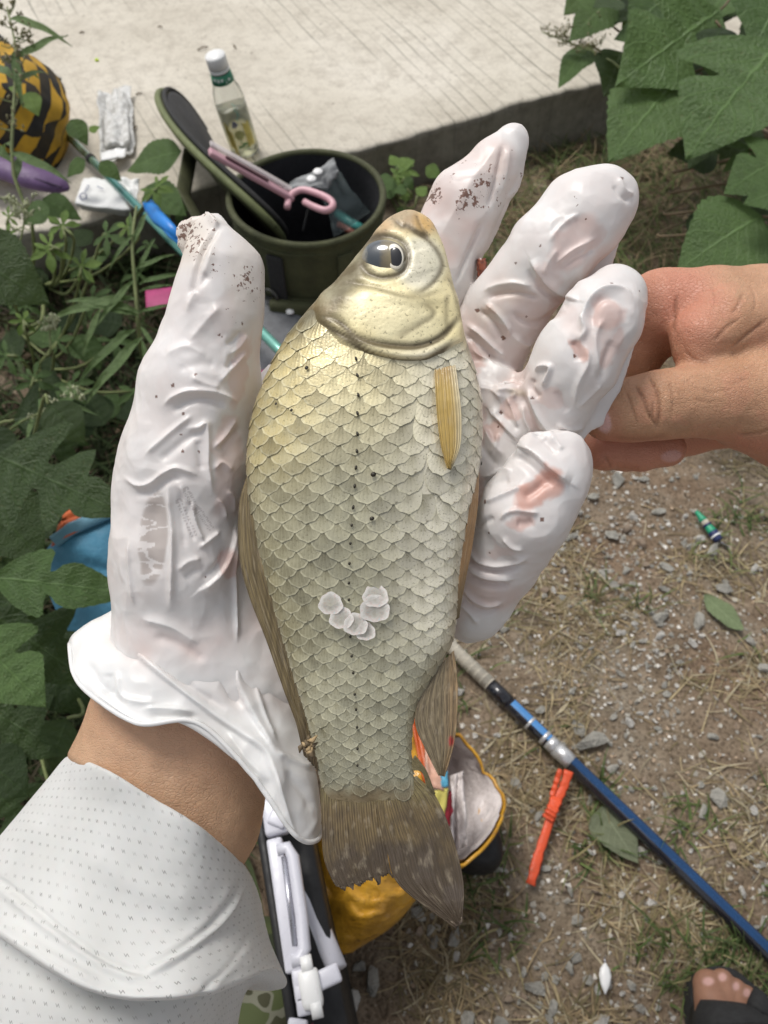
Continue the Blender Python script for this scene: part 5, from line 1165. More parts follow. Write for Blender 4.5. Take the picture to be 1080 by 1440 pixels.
def arc_table(y, n=120):
    p = np.linspace(math.pi, 0, n); pts = fsurf(np.full(n, y), p)
    s = np.r_[0, np.cumsum(np.linalg.norm(np.diff(pts, axis=0), axis=1))] / SP
    return p, s
YT = np.arange(400, 1126, 5.0); TAB = [arc_table(y) for y in YT]
def ph_at(y, s_off):
    """angle at signed arc distance from the lateral line"""
    k = np.clip(((np.asarray(y) - 400) / 5).round().astype(int), 0, len(YT) - 1)
    out = np.zeros(len(k))
    for kk in np.unique(k):
        p, s = TAB[kk]; m = k == kk
        f0 = .47 + .04 * sstep(900, 1100, YT[kk])
        out[m] = np.interp(s[-1] * f0 + np.asarray(s_off)[m], s, p, left=math.pi + .25, right=-.25)
    return out
BS = np.array([-.55, -.1, .3, .58, .8, .93, 1.0])
def scale_mesh(yc, s0, ds, pitch, lift=1.0, jit=0.0, rot=0.0):
    na = 7; aa = np.linspace(-1, 1, na)
    A, B = [], []
    for bb in BS:
        w = (1 - max(bb, 0) ** 2.6) ** .55 if bb < 1 else .10
        w = max(w, .16) * (1.0 if bb > -.3 else .86)
        A.append(aa * w); B.append(np.full(na, bb) - (.06 * aa ** 2 if bb > .9 else 0))
    A = np.array(A).ravel(); B = np.array(B).ravel()
    yy = yc + (B * math.cos(rot) + .9 * A * math.sin(rot)) * pitch * .98
    ss = s0 + (A * math.cos(rot) - B * math.sin(rot)) * ds * 1.03
    yy = np.clip(yy, 401, 1124)
    phh = ph_at(yy, ss)
    p = fsurf(yy, phh); n = fnorm(yy, phh)
    rr = np.sqrt(A ** 2 + np.maximum(B, 0) ** 2)
    lf = (-.10 + .30 * (B + .55) + .10 * (1 - A ** 2)) * .00090 * lift + jit
    return p + n * lf[:, None], A, B
SF = grid_faces(7, 7)
cand = []
for i in range(-13, 14):
    ylim = 1074 + 42 * random.random()
    y = 440.0 + (13 if i % 2 else 0)
    while y < 1118:
        pit = np.interp(y, [450, 700, 850, 950, 1110], [26, 25.5, 23.5, 20.5, 17]); ds = np.interp(y, [450, 650, 850, 1000, 1110], [18.5, 19.5, 17.5, 13.5, 11.5])
        s0 = i * ds + 6 * math.sin(y / 90 + i) * .3
        p_ = ph_at(np.array([y]), np.array([s0]))[0]
        if -.05 < p_ < math.pi + .05:
            pt = fsurf(np.array([y]), np.array([p_]))[0]; x = ppx(pt[None])[0, 0]
            if y > y_start(x) - pit * .15 and y < ylim:
                vis = math.sin(max(0, min(math.pi, p_)))
                # a bare, rubbed patch low on the belly side keeps only some of its scales
                bare = blob(np.array([[x, y]]), (600, 640), 36, 62, -8)[0]
                if random.random() > bare * .75:
                    cand.append((vis * pit * ds, i, y, s0, ds, pit, x))
        y += pit
cand.sort(key=lambda c: -c[0])
singles, rest = cand[:296], cand[296:]
def scale_colour(v, i_rand):
    qq = ppx(v); c = fish_colour(qq); return c * (1 + .22 * (i_rand - .5))
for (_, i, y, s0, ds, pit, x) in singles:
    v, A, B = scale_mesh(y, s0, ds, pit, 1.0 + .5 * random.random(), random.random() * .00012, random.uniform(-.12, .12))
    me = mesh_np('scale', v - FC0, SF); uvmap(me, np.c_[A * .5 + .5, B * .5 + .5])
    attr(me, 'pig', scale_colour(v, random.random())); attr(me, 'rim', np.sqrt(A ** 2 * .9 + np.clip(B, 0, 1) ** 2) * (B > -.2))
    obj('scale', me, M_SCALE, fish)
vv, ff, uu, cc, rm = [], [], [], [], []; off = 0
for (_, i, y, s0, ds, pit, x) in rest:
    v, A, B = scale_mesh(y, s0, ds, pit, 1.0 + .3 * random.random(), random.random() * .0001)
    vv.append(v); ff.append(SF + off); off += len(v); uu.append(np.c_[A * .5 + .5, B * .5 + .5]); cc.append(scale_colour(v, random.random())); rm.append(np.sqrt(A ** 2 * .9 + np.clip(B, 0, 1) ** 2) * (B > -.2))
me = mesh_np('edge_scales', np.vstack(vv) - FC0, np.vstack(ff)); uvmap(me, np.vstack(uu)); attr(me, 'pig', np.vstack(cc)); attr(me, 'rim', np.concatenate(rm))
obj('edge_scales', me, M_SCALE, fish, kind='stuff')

def surf_h(px, py):
    """height of the skin towards the lens where it is seen at (px, py)"""
    h = 40.0
    for _ in range(6):
        x_, y_ = 540 + (px - 540) * (1 - h / F), 720 + (py - 720) * (1 - h / F)
        l, r, t = f_l(np.array([y_]))[0], f_r(np.array([y_]))[0], f_t(np.array([y_]))[0]
        c = (x_ - (l + r) / 2) / ((r - l) / 2); h = t * max(0, 1 - abs(c) ** 2.17) ** .425
    return h
# dark pores of the lateral line and specks
def bead(name, px, py, rx, ry, mat, up=.0004, parent=fish):
    h_ = surf_h(px, py); px = 540 + (px - 540) * (1 - h_ / F); py = 720 + (py - 720) * (1 - h_ / F)
    yv = np.array([py]); l, r = f_l(yv)[0], f_r(yv)[0]
    c = np.clip((px - (l + r) / 2) / ((r - l) / 2), -.99, .99); phh = np.array([math.acos(np.sign(c) * abs(c) ** (1 / .92))])
    p, n = fsurf(yv, phh)[0], fnorm(yv, phh)[0]
    bm = bmesh.new(); bmesh.ops.create_icosphere(bm, subdivisions=1, radius=1)
    R_ = Vector(n).to_track_quat('Z', 'Y').to_matrix()
    for v in bm.verts: v.co = Vector(p - FC0 + n * up) + R_ @ Vector((v.co.x * rx * SP, v.co.y * ry * SP, v.co.z * .25 * SP * min(rx, ry)))
    me = bpy.data.meshes.new(name); bm.to_mesh(me); bm.free()
    return obj(name, me, mat, parent)
M_PORE = simple('pore_dark', (.035, .03, .02), .4)
for k, y in enumerate(range(478, 1100, 26)):
    xx = 497 + 6 * math.sin(k * .35) + (2 if y < 560 else 0) - (18 if y < 500 else 0) * .5
    bead('lateral_line_pore', xx, y + random.uniform(-3, 3), 2.0, 3.6 if y < 720 else 2.6, M_PORE, .0011)
for (x, y, s_) in ((525, 667, 4.2), (523, 729, 3.6), (433, 519, 3.2), (391, 569, 2.2), (412, 578, 2.5), (672, 651, 3.2), (604, 483, 2.), (575, 467, 1.6), (632, 476, 2.6)):
    bead('dark_speck', x, y, s_, s_ * .9, M_PORE, .0012)

# ---- eye
def dome(name, cx, cy, rx, ry, h0, hgt, mat, parent, rings=9, seg=36, hole=0.0, tilt=0.0, ang=0.0):
    V = []; nrm = None
    ca, sa = math.cos(rad(ang)), math.sin(rad(ang))
    for i in range(rings):
        t = hole + (1 - hole) * i / (rings - 1)
        for k in range(seg):
            a = 2 * math.pi * k / seg; ex, ey = rx * t * math.cos(a), ry * t * math.sin(a)
            x, y = cx + ex * ca - ey * sa, cy + ex * sa + ey * ca
            V.append(XH(x, y, h0 + hgt * math.sqrt(max(0, 1 - t * t)) + tilt * (x - cx)))
    V = np.array(V); Fq = grid_faces(rings, seg, True)[:, ::-1]
    return obj(name, (V - FC0, Fq), mat, parent)
eh = surf_h(548, 362); el = surf_h(518, 362)
slope = (surf_h(568, 362) - surf_h(512, 362)) / 56
def eye_mat():
    m, nt, b = newmat('fish_eyeball', Roughness=.12, Coat_Weight=1.0, Coat_Roughness=.05)
    tc = nd(nt, 'TexCoord'); sp = nd(nt, 'SeparateXYZ', None, Vector=tc.outputs['Generated'])
    n = nd(nt, 'TexNoise', None, Vector=tc.outputs['Generated'], Scale=9.0, Detail=3.0)
    f = math_(nt, 'MULTIPLY_ADD', n.outputs[0], .12, math_(nt, 'SUBTRACT', sp.outputs[0], .06))
    r = ramp(nt, f, [(.05, (.24, .22, .17)), (.14, (.035, .045, .055)), (.38, (.05, .06, .07)), (.47, (.13, .11, .07)), (.62, (.22, .18, .10)), (1., (.16, .13, .08))])
    nt.links.new(r.outputs[0], b.inputs['Base Color']); return m
eye = dome('eye', 540, 361, 31, 24, surf_h(540, 361) - 5, 12, eye_mat(), fish, tilt=slope * .9)
M_IRIS = simple('iris_pale', (.85, .80, .68), .3, Coat_Weight=.6)
M_PUPIL = newmat('pupil_black', Base_Color=(.01, .01, .012), Roughness=.05, Coat_Weight=1.0)[0]
dome('iris', 555, 361, 12.5, 18.5, eh + 4.2, 3.5, M_IRIS, eye, hole=.70, rings=5, ang=-8, tilt=slope * .6)
dome('pupil', 556.5, 361, 9.6, 15, eh + 5.4, 3.2, M_PUPIL, eye, ang=-8, tilt=slope * .6)

# ---- fins: a membrane between two border lines, stiff rays running root to tip
def fin(name, A, B, h, rays, mat, parent=fish, nr=70, nc=60, amp=.00022, wav=0.0, torn=0.0, seed=1, cfun=None, hb=None, thick=.0004):
    """A, B: the two border lines from root to tip (px,py); h: heights towards the lens along them"""
    a = crom(np.array(A, float), nr); b = crom(np.array(B, float), nr)
    u = np.linspace(0, 1, nc); t = np.linspace(0, 1, nr)
    q = a[:, None] * (1 - u)[None, :, None] + b[:, None] * u[None, :, None]
    hh = np.interp(t, np.linspace(0, 1, len(h)), h)[:, None] + np.zeros((1, nc))
    if hb is not None:
        h2 = np.interp(t, np.linspace(0, 1, len(hb)), hb)[:, None]; hh = hh * (1 - u)[None] + h2 * u[None]
    if torn:
        n = fbm(np.c_[u * 14, np.zeros(nc), np.full(nc, seed)], seed, 3)
        sh = torn * (.5 + .8 * n); d = (a[-1] - a[0]) / np.linalg.norm(a[-1] - a[0])
        q = q + (t[:, None] ** 4 * sh[None])[..., None] * d
    rn = np.abs(np.sin(math.pi * rays * u + .6 * np.sin(u * 23 + seed)))
    z = hh * SP + (amp * (1 - rn ** 1.5 * 1.2))[None] * (.35 + .65 * t[:, None]) + wav * np.sin(u * 9 + seed)[None] * t[:, None]
    z = z + .00022 * fbm(np.c_[q.reshape(-1, 2) / 16, np.full(nr * nc, seed)], seed).reshape(nr, nc)
    dd = DF - z; V = np.stack([(q[..., 0] - 540) / F * dd, (720 - q[..., 1]) / F * dd, -dd], -1).reshape(-1, 3)
    Fq = grid_faces(nr, nc)[:, ::-1]
    me = mesh_np(name, V - FC0, Fq); U_, T_ = np.meshgrid(u, t); uvmap(me, np.c_[U_.ravel(), T_.ravel()])
    if cfun is not None: attr(me, 'pig', cfun(q.reshape(-1, 2), U_.ravel(), T_.ravel()))
    o = obj(name, me, mat, parent); s_ = o.modifiers.new('thick', 'SOLIDIFY'); s_.thickness = thick; s_.offset = -1
    return o
def fin_mat(name, rays, rough=.42, ray_dark=.38, streak=.75, relief=.5):
    m, nt, b = newmat(name, Roughness=rough, Coat_Weight=.2, Transmission_Weight=0.0)
    a = nd(nt, 'Attribute', {'attribute_name': 'pig'}); uv = nd(nt, 'UVMap'); sp = nd(nt, 'SeparateXYZ', None, Vector=uv.outputs[0])
    s_ = math_(nt, 'SINE', math_(nt, 'MULTIPLY', sp.outputs[0], math.pi * rays * 2))
    mp = nd(nt, 'Mapping', None, Vector=uv.outputs[0], Scale=(60., 7., 1.)); n = nd(nt, 'TexNoise', None, Vector=mp.outputs[0], Scale=1.0, Detail=5.0)
    n2 = nd(nt, 'TexNoise', None, Vector=uv.outputs[0], Scale=9.0, Detail=6.0)
    c = mix(nt, ramp(nt, s_, [(.2, .0), (.9, ray_dark)]).outputs[0], a.outputs['Color'], (.06, .04, .02))
    c = mix(nt, ramp(nt, n, [(.38, streak), (.55, 0.)]).outputs[0], c, (.07, .05, .03))
    c = mix(nt, ramp(nt, n2, [(.55, 0.), (.75, .5)]).outputs[0], c, (.50, .42, .30))
    nt.links.new(c, b.inputs['Base Color'])
    h = math_(nt, 'ADD', math_(nt, 'MULTIPLY', s_, .5), n.outputs[0]); bump(nt, b, h, relief, .0006); return m
M_TAIL = fin_mat('tail_fin', 24); M_PEC = fin_mat('pectoral_fin', 8, .35, .20, .22, .3); M_DOR = fin_mat('dorsal_fin', 7)
def tail_col(q, u, t):
    c = np.tile(np.array((.21, .15, .07)), (len(q), 1))
    n = fbm(np.c_[q / 30, 0 * q[:, :1]], 5, 4); m = np.clip(sstep(.22, .62, t + .35 * n), 0, 1)[:, None]
    c = c * (1 - m * .85) + np.array((.075, .055, .042)) * m * .85
    k = (sstep(.1, .5, n) * sstep(.3, .8, t))[:, None]; c = c * (1 - k * .6) + np.array((.15, .12, .10)) * k * .6
    g = (sstep(1145, 1105, q[:, 1]) * .7)[:, None]; return c * (1 - g) + np.array((.30, .26, .12)) * g
fin('tail_fin', [(450, 1098), (452, 1150), (455, 1205), (470, 1243), (478, 1246)], [(532, 1100), (536, 1150), (543, 1190), (549, 1222), (552, 1224)], [3, 6, 4, 2], 12, M_TAIL, nr=90, nc=90, torn=.0035 / SP, seed=3, cfun=tail_col, amp=.00014)
fin('tail_fin', [(526, 1100), (532, 1150), (545, 1200), (562, 1245), (640, 1301)], [(586, 1092), (612, 1120), (634, 1170), (651, 1240), (648, 1296)], [5, 8, 8, 9], 14, M_TAIL, nr=90, nc=90, torn=.001 / SP, seed=8, cfun=tail_col, amp=.00018, hb=[3, 2, 4, 8])
fin('tail_fin_edge', [(570, 1085), (592, 1085), (600, 1105)], [(584, 1062), (598, 1082), (612, 1118)], [6, 5, 5], 4, M_TAIL, nr=30, nc=24, seed=5, cfun=tail_col)
def pec_col(q, u, t):
    c = np.tile(np.array((.58, .40, .12)), (len(q), 1)); m = sstep(.45, .05, t)[:, None]; c = c * (1 - m) + np.array((.42, .27, .15)) * m
    w = (sstep(.55, 1., u) * .8)[:, None]; return c * (1 - w) + np.array((.70, .62, .42)) * w
hp = surf_h(628, 570)
fin('pectoral_fin', [(611, 492), (611, 508), (612, 540), (615, 590), (621, 630), (630, 658)], [(634, 494), (640, 512), (645, 545), (649, 585), (647, 628), (633, 661)], [hp - 30, hp + 1, hp + 15, hp + 16, hp + 11], 9, M_PEC, seed=4, cfun=pec_col, amp=.0002, hb=[hp - 32, hp - 4, hp + 9, hp + 10, hp + 8])
def orange_col(q, u, t):
    c = np.tile(np.array((.42, .245, .11)), (len(q), 1)); m = sstep(.5, 1., t)[:, None]; return c * (1 - m) + np.array((.25, .19, .10)) * m
fin('pelvic_fin', [(664, 668), (660, 720), (650, 780), (645, 830), (641, 872)], [(674, 664), (672, 712), (664, 770), (655, 815), (645, 868)], [22, 26, 24, 14], 5, M_PEC, nc=24, seed=6, cfun=orange_col, hb=[10, 12, 12, 10])
def anal_col(q, u, t):
    c = np.tile(np.array((.27, .215, .13)), (len(q), 1)); w = sstep(.55, 1, u)[:, None]; c = c * (1 - w) + np.array((.36, .245, .13)) * w
    rd = blob(q, (634, 1042), 4, 7)[:, None]; return c * (1 - rd) + np.array((.45, .02, .02)) * rd
fin('anal_fin', [(606, 950), (588, 985), (585, 1020), (600, 1055), (618, 1090)], [(638, 915), (643, 955), (643, 1000), (638, 1045), (624, 1092)], [12, 14, 12, 10], 10, M_DOR, seed=7, cfun=anal_col)
def dor_col(q, u, t):
    n = fbm(np.c_[q[:, :1] / 3, q[:, 1:] / 60, 0 * q[:, :1]], 9); c = np.tile(np.array((.25, .19, .09)), (len(q), 1)); k = sstep(-.3, .5, n)[:, None]
    c = c * (1 - k * .6) + np.array((.10, .075, .035)) * k * .6; m = sstep(.75, 1., t)[:, None]; return c * (1 - m * .6) + np.array((.07, .045, .03)) * m * .6
fin('dorsal_fin', [(347, 668), (336, 710), (336, 780), (350, 838), (374, 900), (398, 968), (416, 1015), (428, 1062)], [(356, 660), (362, 720), (374, 790), (390, 850), (408, 912), (426, 980), (440, 1030), (448, 1085)], [4, 8, 10, 10, 8, 6, 5], 8, M_DOR, nr=120, nc=50, seed=11, cfun=dor_col, amp=.0003, hb=[14, 30, 30, 26, 18, 12, 8])

# ---- five shed scales stuck on the flank, pearly white
def pearl():
    m, nt, b = newmat('pearl_scale', Roughness=.2, Alpha=.86, Coat_Weight=.8, Coat_Roughness=.08, Thin_Film_Thickness=480.0, Thin_Film_IOR=1.45)
    uv = nd(nt, 'UVMap'); g = nd(nt, 'TexNoise', None, Vector=uv.outputs[0], Scale=5.0, Detail=4.0)
    w = nd(nt, 'TexWave', {'wave_type': 'RINGS', 'rings_direction': 'SPHERICAL'}, Vector=nd(nt, 'Mapping', None, Vector=uv.outputs[0], Location=(-.5, -.5, 0)).outputs[0], Scale=14.0)
    c = ramp(nt, g, [(.3, (.66, .63, .56)), (.5, (.80, .78, .73)), (.6, (.76, .64, .58)), (.7, (.55, .70, .70))])
    sp = nd(nt, 'VectorMath', {'operation': 'DISTANCE'}, i0=uv.outputs[0], i1=(.5, .5, 0.)); al = ramp(nt, sp.outputs['Value'], [(.0, .35), (.3, .55), (.42, .9), (.5, 1.)]); nt.links.new(al.outputs[0], b.inputs['Alpha'])
    nt.links.new(c.outputs[0], b.inputs['Base Color']); bump(nt, b, w.outputs[0], .2, .0003); return m
M_PEARL = pearl()
for k, (x, y, r, an, up) in enumerate(((465, 849, 17, 20, 5), (480, 869, 17, -30, 6), (500, 878, 17, 50, 7), (527, 856, 21, 10, 6), (514, 888, 14, -60, 5), (528, 838, 18, 80, 4))):
    hh = surf_h(x, y); seg, rings = 30, 7; V = []; uvp = []
    for i in range(rings):
        for j in range(seg):
            t = (i + .02) / (rings - 1); a = 2 * math.pi * j / seg + rad(an); rr = r * t * (1 + .06 * math.sin(3 * a) + .04 * math.sin(7 * a + k))
            ex, ey = rr * math.cos(a), rr * math.sin(a) * .93
            z = hh + up + .006 * (ex * ex) - .03 * ex * math.cos(k * 2) + .05 * ey * math.sin(k * 1.7)
            V.append(XH(x + ex, y + ey, z)); uvp.append((.5 + .5 * t * math.cos(a), .5 + .5 * t * math.sin(a)))
    me = mesh_np('shed_scale', np.array(V) - FC0, grid_faces(rings, seg, True)); uvmap(me, uvp)
    obj('shed_scale', me, M_PEARL, fish, label='loose pearly white scale lying on the flank')
# ================================================================== things lying about
def mat_frame(x, y, z):
    return Matrix((x, y, z)).transposed()
def dep(p): return (Vector(p) - CAM).dot(FW)
def disc_mesh(mb, c, ax, ay, rx, ry, n=28, dome=0.0, nrm=None):
    V = [Vector(c) + (Vector(nrm) * dome if nrm is not None else Vector((0, 0, 0)))] + [Vector(c) + ax * (rx * math.cos(2 * math.pi * k / n)) + ay * (ry * math.sin(2 * math.pi * k / n)) for k in range(n)]
    mb.add(V, [(0, 1 + k, 1 + (k + 1) % n) for k in range(n)])

# ---- drink bottle on the road
bp = G(346, 213, ZR); bt = empty('drink_bottle', bp, label='clear plastic drink bottle with white cap and green neck band', cat='bottle')
tiltM = Matrix.Rotation(rad(-8), 4, 'Y') @ Matrix.Rotation(rad(3), 4, 'X'); bt.matrix_world = Matrix.Translation(bp) @ tiltM @ Matrix.Diagonal((.78, .78, .76, 1))
M_PET = newmat('clear_plastic', Base_Color=(.93, .95, .92), Roughness=.08, Transmission_Weight=.88, IOR=1.2)[0]
M_LIQ = newmat('pale_tea', Base_Color=(.93, .90, .62), Roughness=.05, Transmission_Weight=.7, IOR=1.33)[0]
M_WPLA = simple('white_plastic', (.80, .80, .79), .35, .04, 30, .05)
sh = [(0.0, .002), (.018, .0), (.0275, .004), (.029, .012), (.029, .10), (.0285, .115), (.026, .132), (.0205, .147), (.0175, .156), (.0165, .168), (.0165, .176)]
MB().lathe(sh, 36).build('body', M_PET, bt); MB().lathe([(0, .004), (.018, .003), (.0262, .007), (.0274, .013), (.0274, .098), (0, .099)], 32).build('drink', M_LIQ, bt)
cap_ = MB().lathe([(.0175, .176), (.0188, .1765), (.0188, .196), (.0180, .1985), (.0, .1988)], 40); cap_.build('cap', M_WPLA, bt); MB().lathe([(.0180, .170), (.0190, .1705), (.0190, .1745), (.0180, .175)], 40).build('cap_ring', M_WPLA, bt)
for k in range(30):
    a = 2 * math.pi * k / 30
    if k % 1 == 0: pass
M_GRN = simple('green_band', (.03, .22, .12), .45, .08); M_TXT = newmat('white_print', Base_Color=(.78, .80, .76), Roughness=.5)[0]; M_TEAL = newmat('teal_print', Base_Color=(.12, .42, .36), Roughness=.5)[0]; M_NAVY = newmat('navy_print', Base_Color=(.05, .07, .22), Roughness=.5)[0]; M_YEL = simple('yellow_print', (.72, .60, .16), .5, .15, 60); M_GRN2 = newmat('leaf_print', Base_Color=(.20, .38, .14), Roughness=.5)[0]; M_OLI = simple('lemon_print', (.55, .55, .22), .5, .15, 80)
nb_ = MB().lathe([(.0183, .150), (.0212, .1502), (.0190, .1665), (.0172, .1668)], 36).build('neck_band', M_GRN, bt)
face = math.atan2(-bp.y, -bp.x)                     # the side turned to the lens
def print_on(name, mat, marks, rfun, parent):
    """flat ink: each mark a small quad (angle offset deg, z, half-width m, half-height m, lean)"""
    mb = MB()
    for (a, z, hw, hh, ln) in marks:
        vs_ = []
        for (sx, sz) in ((-1, -1), (1, -1), (1, 1), (-1, 1)):
            zz = z + sz * hh; r = rfun(zz) + .0004; aa = face + rad(a) + (sx * hw + ln * sz * hh) / r; vs_.append((r * math.cos(aa), r * math.sin(aa), zz))
        mb.add(vs_, [(0, 1, 2, 3)])
    return mb.build(name, mat, parent, sm=False)
rb = lambda z: float(np.interp(z, [p[1] for p in sh], [p[0] for p in sh])); rn_ = lambda z: float(np.interp(z, [.150, .1665], [.0212, .0190])) + .0002
gly = []
for k in range(5):
    for j in range(4): gly.append((-42 + k * 20 + random.uniform(-3, 3), .1585 + random.uniform(-.0035, .0035), random.choice((.0004, .0022)), random.choice((.0004, .0020)), 0))
print_on('neck_lettering', M_TXT, gly, rn_, nb_)
print_on('lettering', M_TEAL, [(14 + random.uniform(-6, 6), .118 - .0042 * k, .0022 * random.uniform(.4, 1), .0011, .1) for k in range(9)] + [(22, .112 - .003 * k, .0005, .001, 0) for k in range(8)], rb, bt)
print_on('butterfly_print', M_NAVY, [(-10, .079, .0022, .004, .5), (-2, .080, .0026, .0045, -.6), (-12, .073, .002, .002, .2), (-3, .074, .002, .0025, 0)], rb, bt)
print_on('yellow_panel', M_YEL, [(-46 + 6 * k, .046 + .010 * math.cos(k), .0016, .026 - .001 * (k % 3), 0) for k in range(4)] + [(26 + 6 * k, .050, .0016, .026 - .002 * (k % 3), 0) for k in range(5)], rb, bt)
lem = MB(); r_ = .0295
for nm, (ca, cz, rr, mt) in dict(a=(0, .055, .010, M_OLI)).items():
    V = [((r_) * math.cos(face + rad(ca)), r_ * math.sin(face + rad(ca)), cz)] + [(r_ * math.cos(face + rad(ca) + rr * math.cos(t) / r_), r_ * math.sin(face + rad(ca) + rr * math.cos(t) / r_), cz + rr * math.sin(t)) for t in np.linspace(0, 6.28, 24, endpoint=False)]
    lem.add(V, [(0, 1 + k, 1 + (k + 1) % 24) for k in range(24)]); lem.build('fruit_print', mt, bt, sm=False)
print_on('leaf_print', M_GRN2, [(2, .036, .001, .012, -.2), (-8, .030, .0045, .003, .5), (12, .034, .005, .003, -.5), (18, .026, .004, .002, .3)], rb, bt)

# ---- olive bucket bag with its lid thrown open
bc = G(432, 276, .20); RB = .098; bag = empty('bucket_bag', Vector((bc.x, bc.y, 0)), label='olive green round tackle bag standing open with its lid thrown back', cat='bag')
M_OLV = simple('olive_canvas', (.058, .062, .026), .8, .2, 60, .4, .002); M_OLVL = simple('olive_piping', (.13, .15, .06), .7, .15, 80); M_BLK = simple('black_lining', (.018, .018, .021), .75, .3, 40, .3, .003); M_WEB = simple('black_webbing', (.022, .022, .022), .85, .2, 200)
def wobble(prof, n, amp, seed, off=(0, 0)):
    V = []; 
    for r, z in prof:
        for k in range(n):
            a = 2 * math.pi * k / n; w = 1 + amp * math.sin(3 * a + seed + z * 20) + amp * .6 * math.sin(7 * a + seed * 2 + z * 45); V.append((r * w * math.cos(a), r * w * math.sin(a), z))
    return np.array(V), grid_faces(len(prof), n, True)
v_, f_ = wobble([(0, .001), (RB * .88, .0), (RB * .93, .012), (RB * .95, .05), (RB * .97, .09), (RB * .96, .12), (RB * .99, .15), (RB, .20)], 64, .012, 1); ob = obj('body', (v_, f_), M_OLV, bag)
v_, f_ = wobble([(RB * .96, .2), (RB * .93, .16), (RB * .90, .08), (RB * .88, .02), (0, .018)], 64, .012, 1); obj('lining', (v_, f_), M_BLK, bag)
MB().tube([(RB * 1.0 * math.cos(a) * (1 + .012 * math.sin(3 * a + 5)), RB * math.sin(a) * (1 + .012 * math.sin(3 * a + 5)), .2) for a in np.linspace(0, 2 * math.pi, 65)], .0045, 8, False).build('rim', M_OLV, bag)
for zz in (.185, .115, .06):
    MB().tube([(RB * .992 * math.cos(a), RB * .992 * math.sin(a), zz) for a in np.linspace(0, 2 * math.pi, 65)], .0022, 6, False).build('seam', M_OLV, bag)
for a in (rad(-112), rad(-60)):
    d = Vector((math.cos(a), math.sin(a), 0)); MB().box(d * (RB + .002) + Vector((0, 0, .10)), (.022, .005, .16), Matrix.Rotation(a + math.pi / 2, 3, 'Z'), .002).build('strap', M_WEB if a < rad(-100) else M_OLV, bag)
a = rad(-95); pk_ = MB(); pk_.box(Vector((math.cos(a), math.sin(a), 0)) * (RB + .006) + Vector((0, 0, .07)), (.085, .016, .095), Matrix.Rotation(a + math.pi / 2, 3, 'Z'), .006); pk_.build('pocket', M_OLV, bag)
dr = MB(); cd_ = Vector((math.cos(rad(-118)), math.sin(rad(-118)), 0)) * (RB + .008) + Vector((0, 0, .12)); tx = Vector((-math.sin(rad(-118)), math.cos(rad(-118)), 0)); dr.tube([cd_ + tx * (.011 * math.cos(t)) + Vector((0, 0, .009 * math.sin(t))) for t in np.linspace(0, 2 * math.pi, 20)], .002, 6, False); dr.build('ring', simple('dull_metal', (.10, .10, .09), .4, .1, 60, Metallic=.5), bag)
# lid: a stiff disc standing up along its hinge
lt, lb = P(246, 158, 1.24), P(372, 330, .985); lx = (lb - lt); LL = lx.length; lx.normalize(); vw = (CAM - (lt + lb) / 2).normalized()
side = (RT * .82 + UP * .57); side = (side - lx * side.dot(lx)).normalized(); ln_ = (side * .93 + vw * .36); ln_ = (ln_ - lx * ln_.dot(lx)).normalized(); ly = ln_.cross(lx); lc = (lt + lb) / 2
lidM = Matrix.Translation(lc - bag.location) @ mat_frame(lx, ly, ln_).to_4x4()
def lidshape(r0, r1, z0_, z1, seg=48):
    V = []; 
    for (s_, z) in ((0.0, z0_), (.9, z0_), (1.0, z0_ + (z1 - z0_) * .3), (1.0, z0_ + (z1 - z0_) * .7), (.94, z1), (0.0, z1)):
        for k in range(seg):
            t = 2 * math.pi * k / seg; x = r0 * s_ * math.cos(t); V.append((x, r1 * s_ * math.sin(t), z + .022 * ((x / r0) ** 2) * 1.0))
    return np.array(V), grid_faces(6, seg, True)
lid = obj('lid', lidshape(LL / 2, .088, -.012, .0), M_OLV, bag, lidM); obj('lid_lining', lidshape(LL / 2 * .93, .080, .0005, .006), M_BLK, lid)
MB().tube([(LL / 2 * 1.0 * math.cos(t), .088 * math.sin(t), -.006 + .022 * math.cos(t) ** 2) for t in np.linspace(0, 2 * math.pi, 60)], .0050, 8, False).build('lid_piping', M_OLVL, lid)
MB().tube([(LL / 2 * .97 * math.cos(t), .085 * math.sin(t), .003 + .022 * math.cos(t) ** 2) for t in np.linspace(0, 2 * math.pi, 60)], .0035, 8, False).build('zip', M_WEB, lid)
hs_ = MB(); hs_.tube([tuple(P(268, 215, 1.1) - bag.location), tuple(P(258, 270, 1.06) - bag.location), tuple(P(285, 320, 1.02) - bag.location), tuple(P(345, 350, .99) - bag.location)], [(.002, .011)] * 4, 8); hs_.build('carry_strap', M_OLV, bag)

# things in the bag
M_PNK = simple('pink_plastic', (.60, .34, .38), .4, .08, 40, .05); M_DPNK = simple('dusty_pink_plastic', (.46, .26, .30), .45, .1, 40, .05)
pz = .235
def gz(px, py, z): return G(px, py, z)
s0, s1 = gz(294, 213, .30), gz(412, 279, .225); sc_ = empty('gripper', (s0 + s1) / 2, label='pink plastic fish gripper with looped handle lying across the tackle bag', cat='gripper'); so_ = sc_.location
dx_ = (s1 - s0).normalized(); wy = Vector((0, 0, 1)).cross(dx_).normalized(); wz = dx_.cross(wy)
mb = MB(); mb.box((0, 0, 0), ((s1 - s0).length, .013, .006), mat_frame(dx_, wy, wz), .0022); mb.build('jaw', M_DPNK, sc_)
mb = MB(); mb.box(wz * .0045 + dx_ * (-.01), ((s1 - s0).length * .5, .004, .003), mat_frame(dx_, wy, wz), .001); mb.build('slot', simple('dark_slot', (.12, .06, .07), .6), sc_)
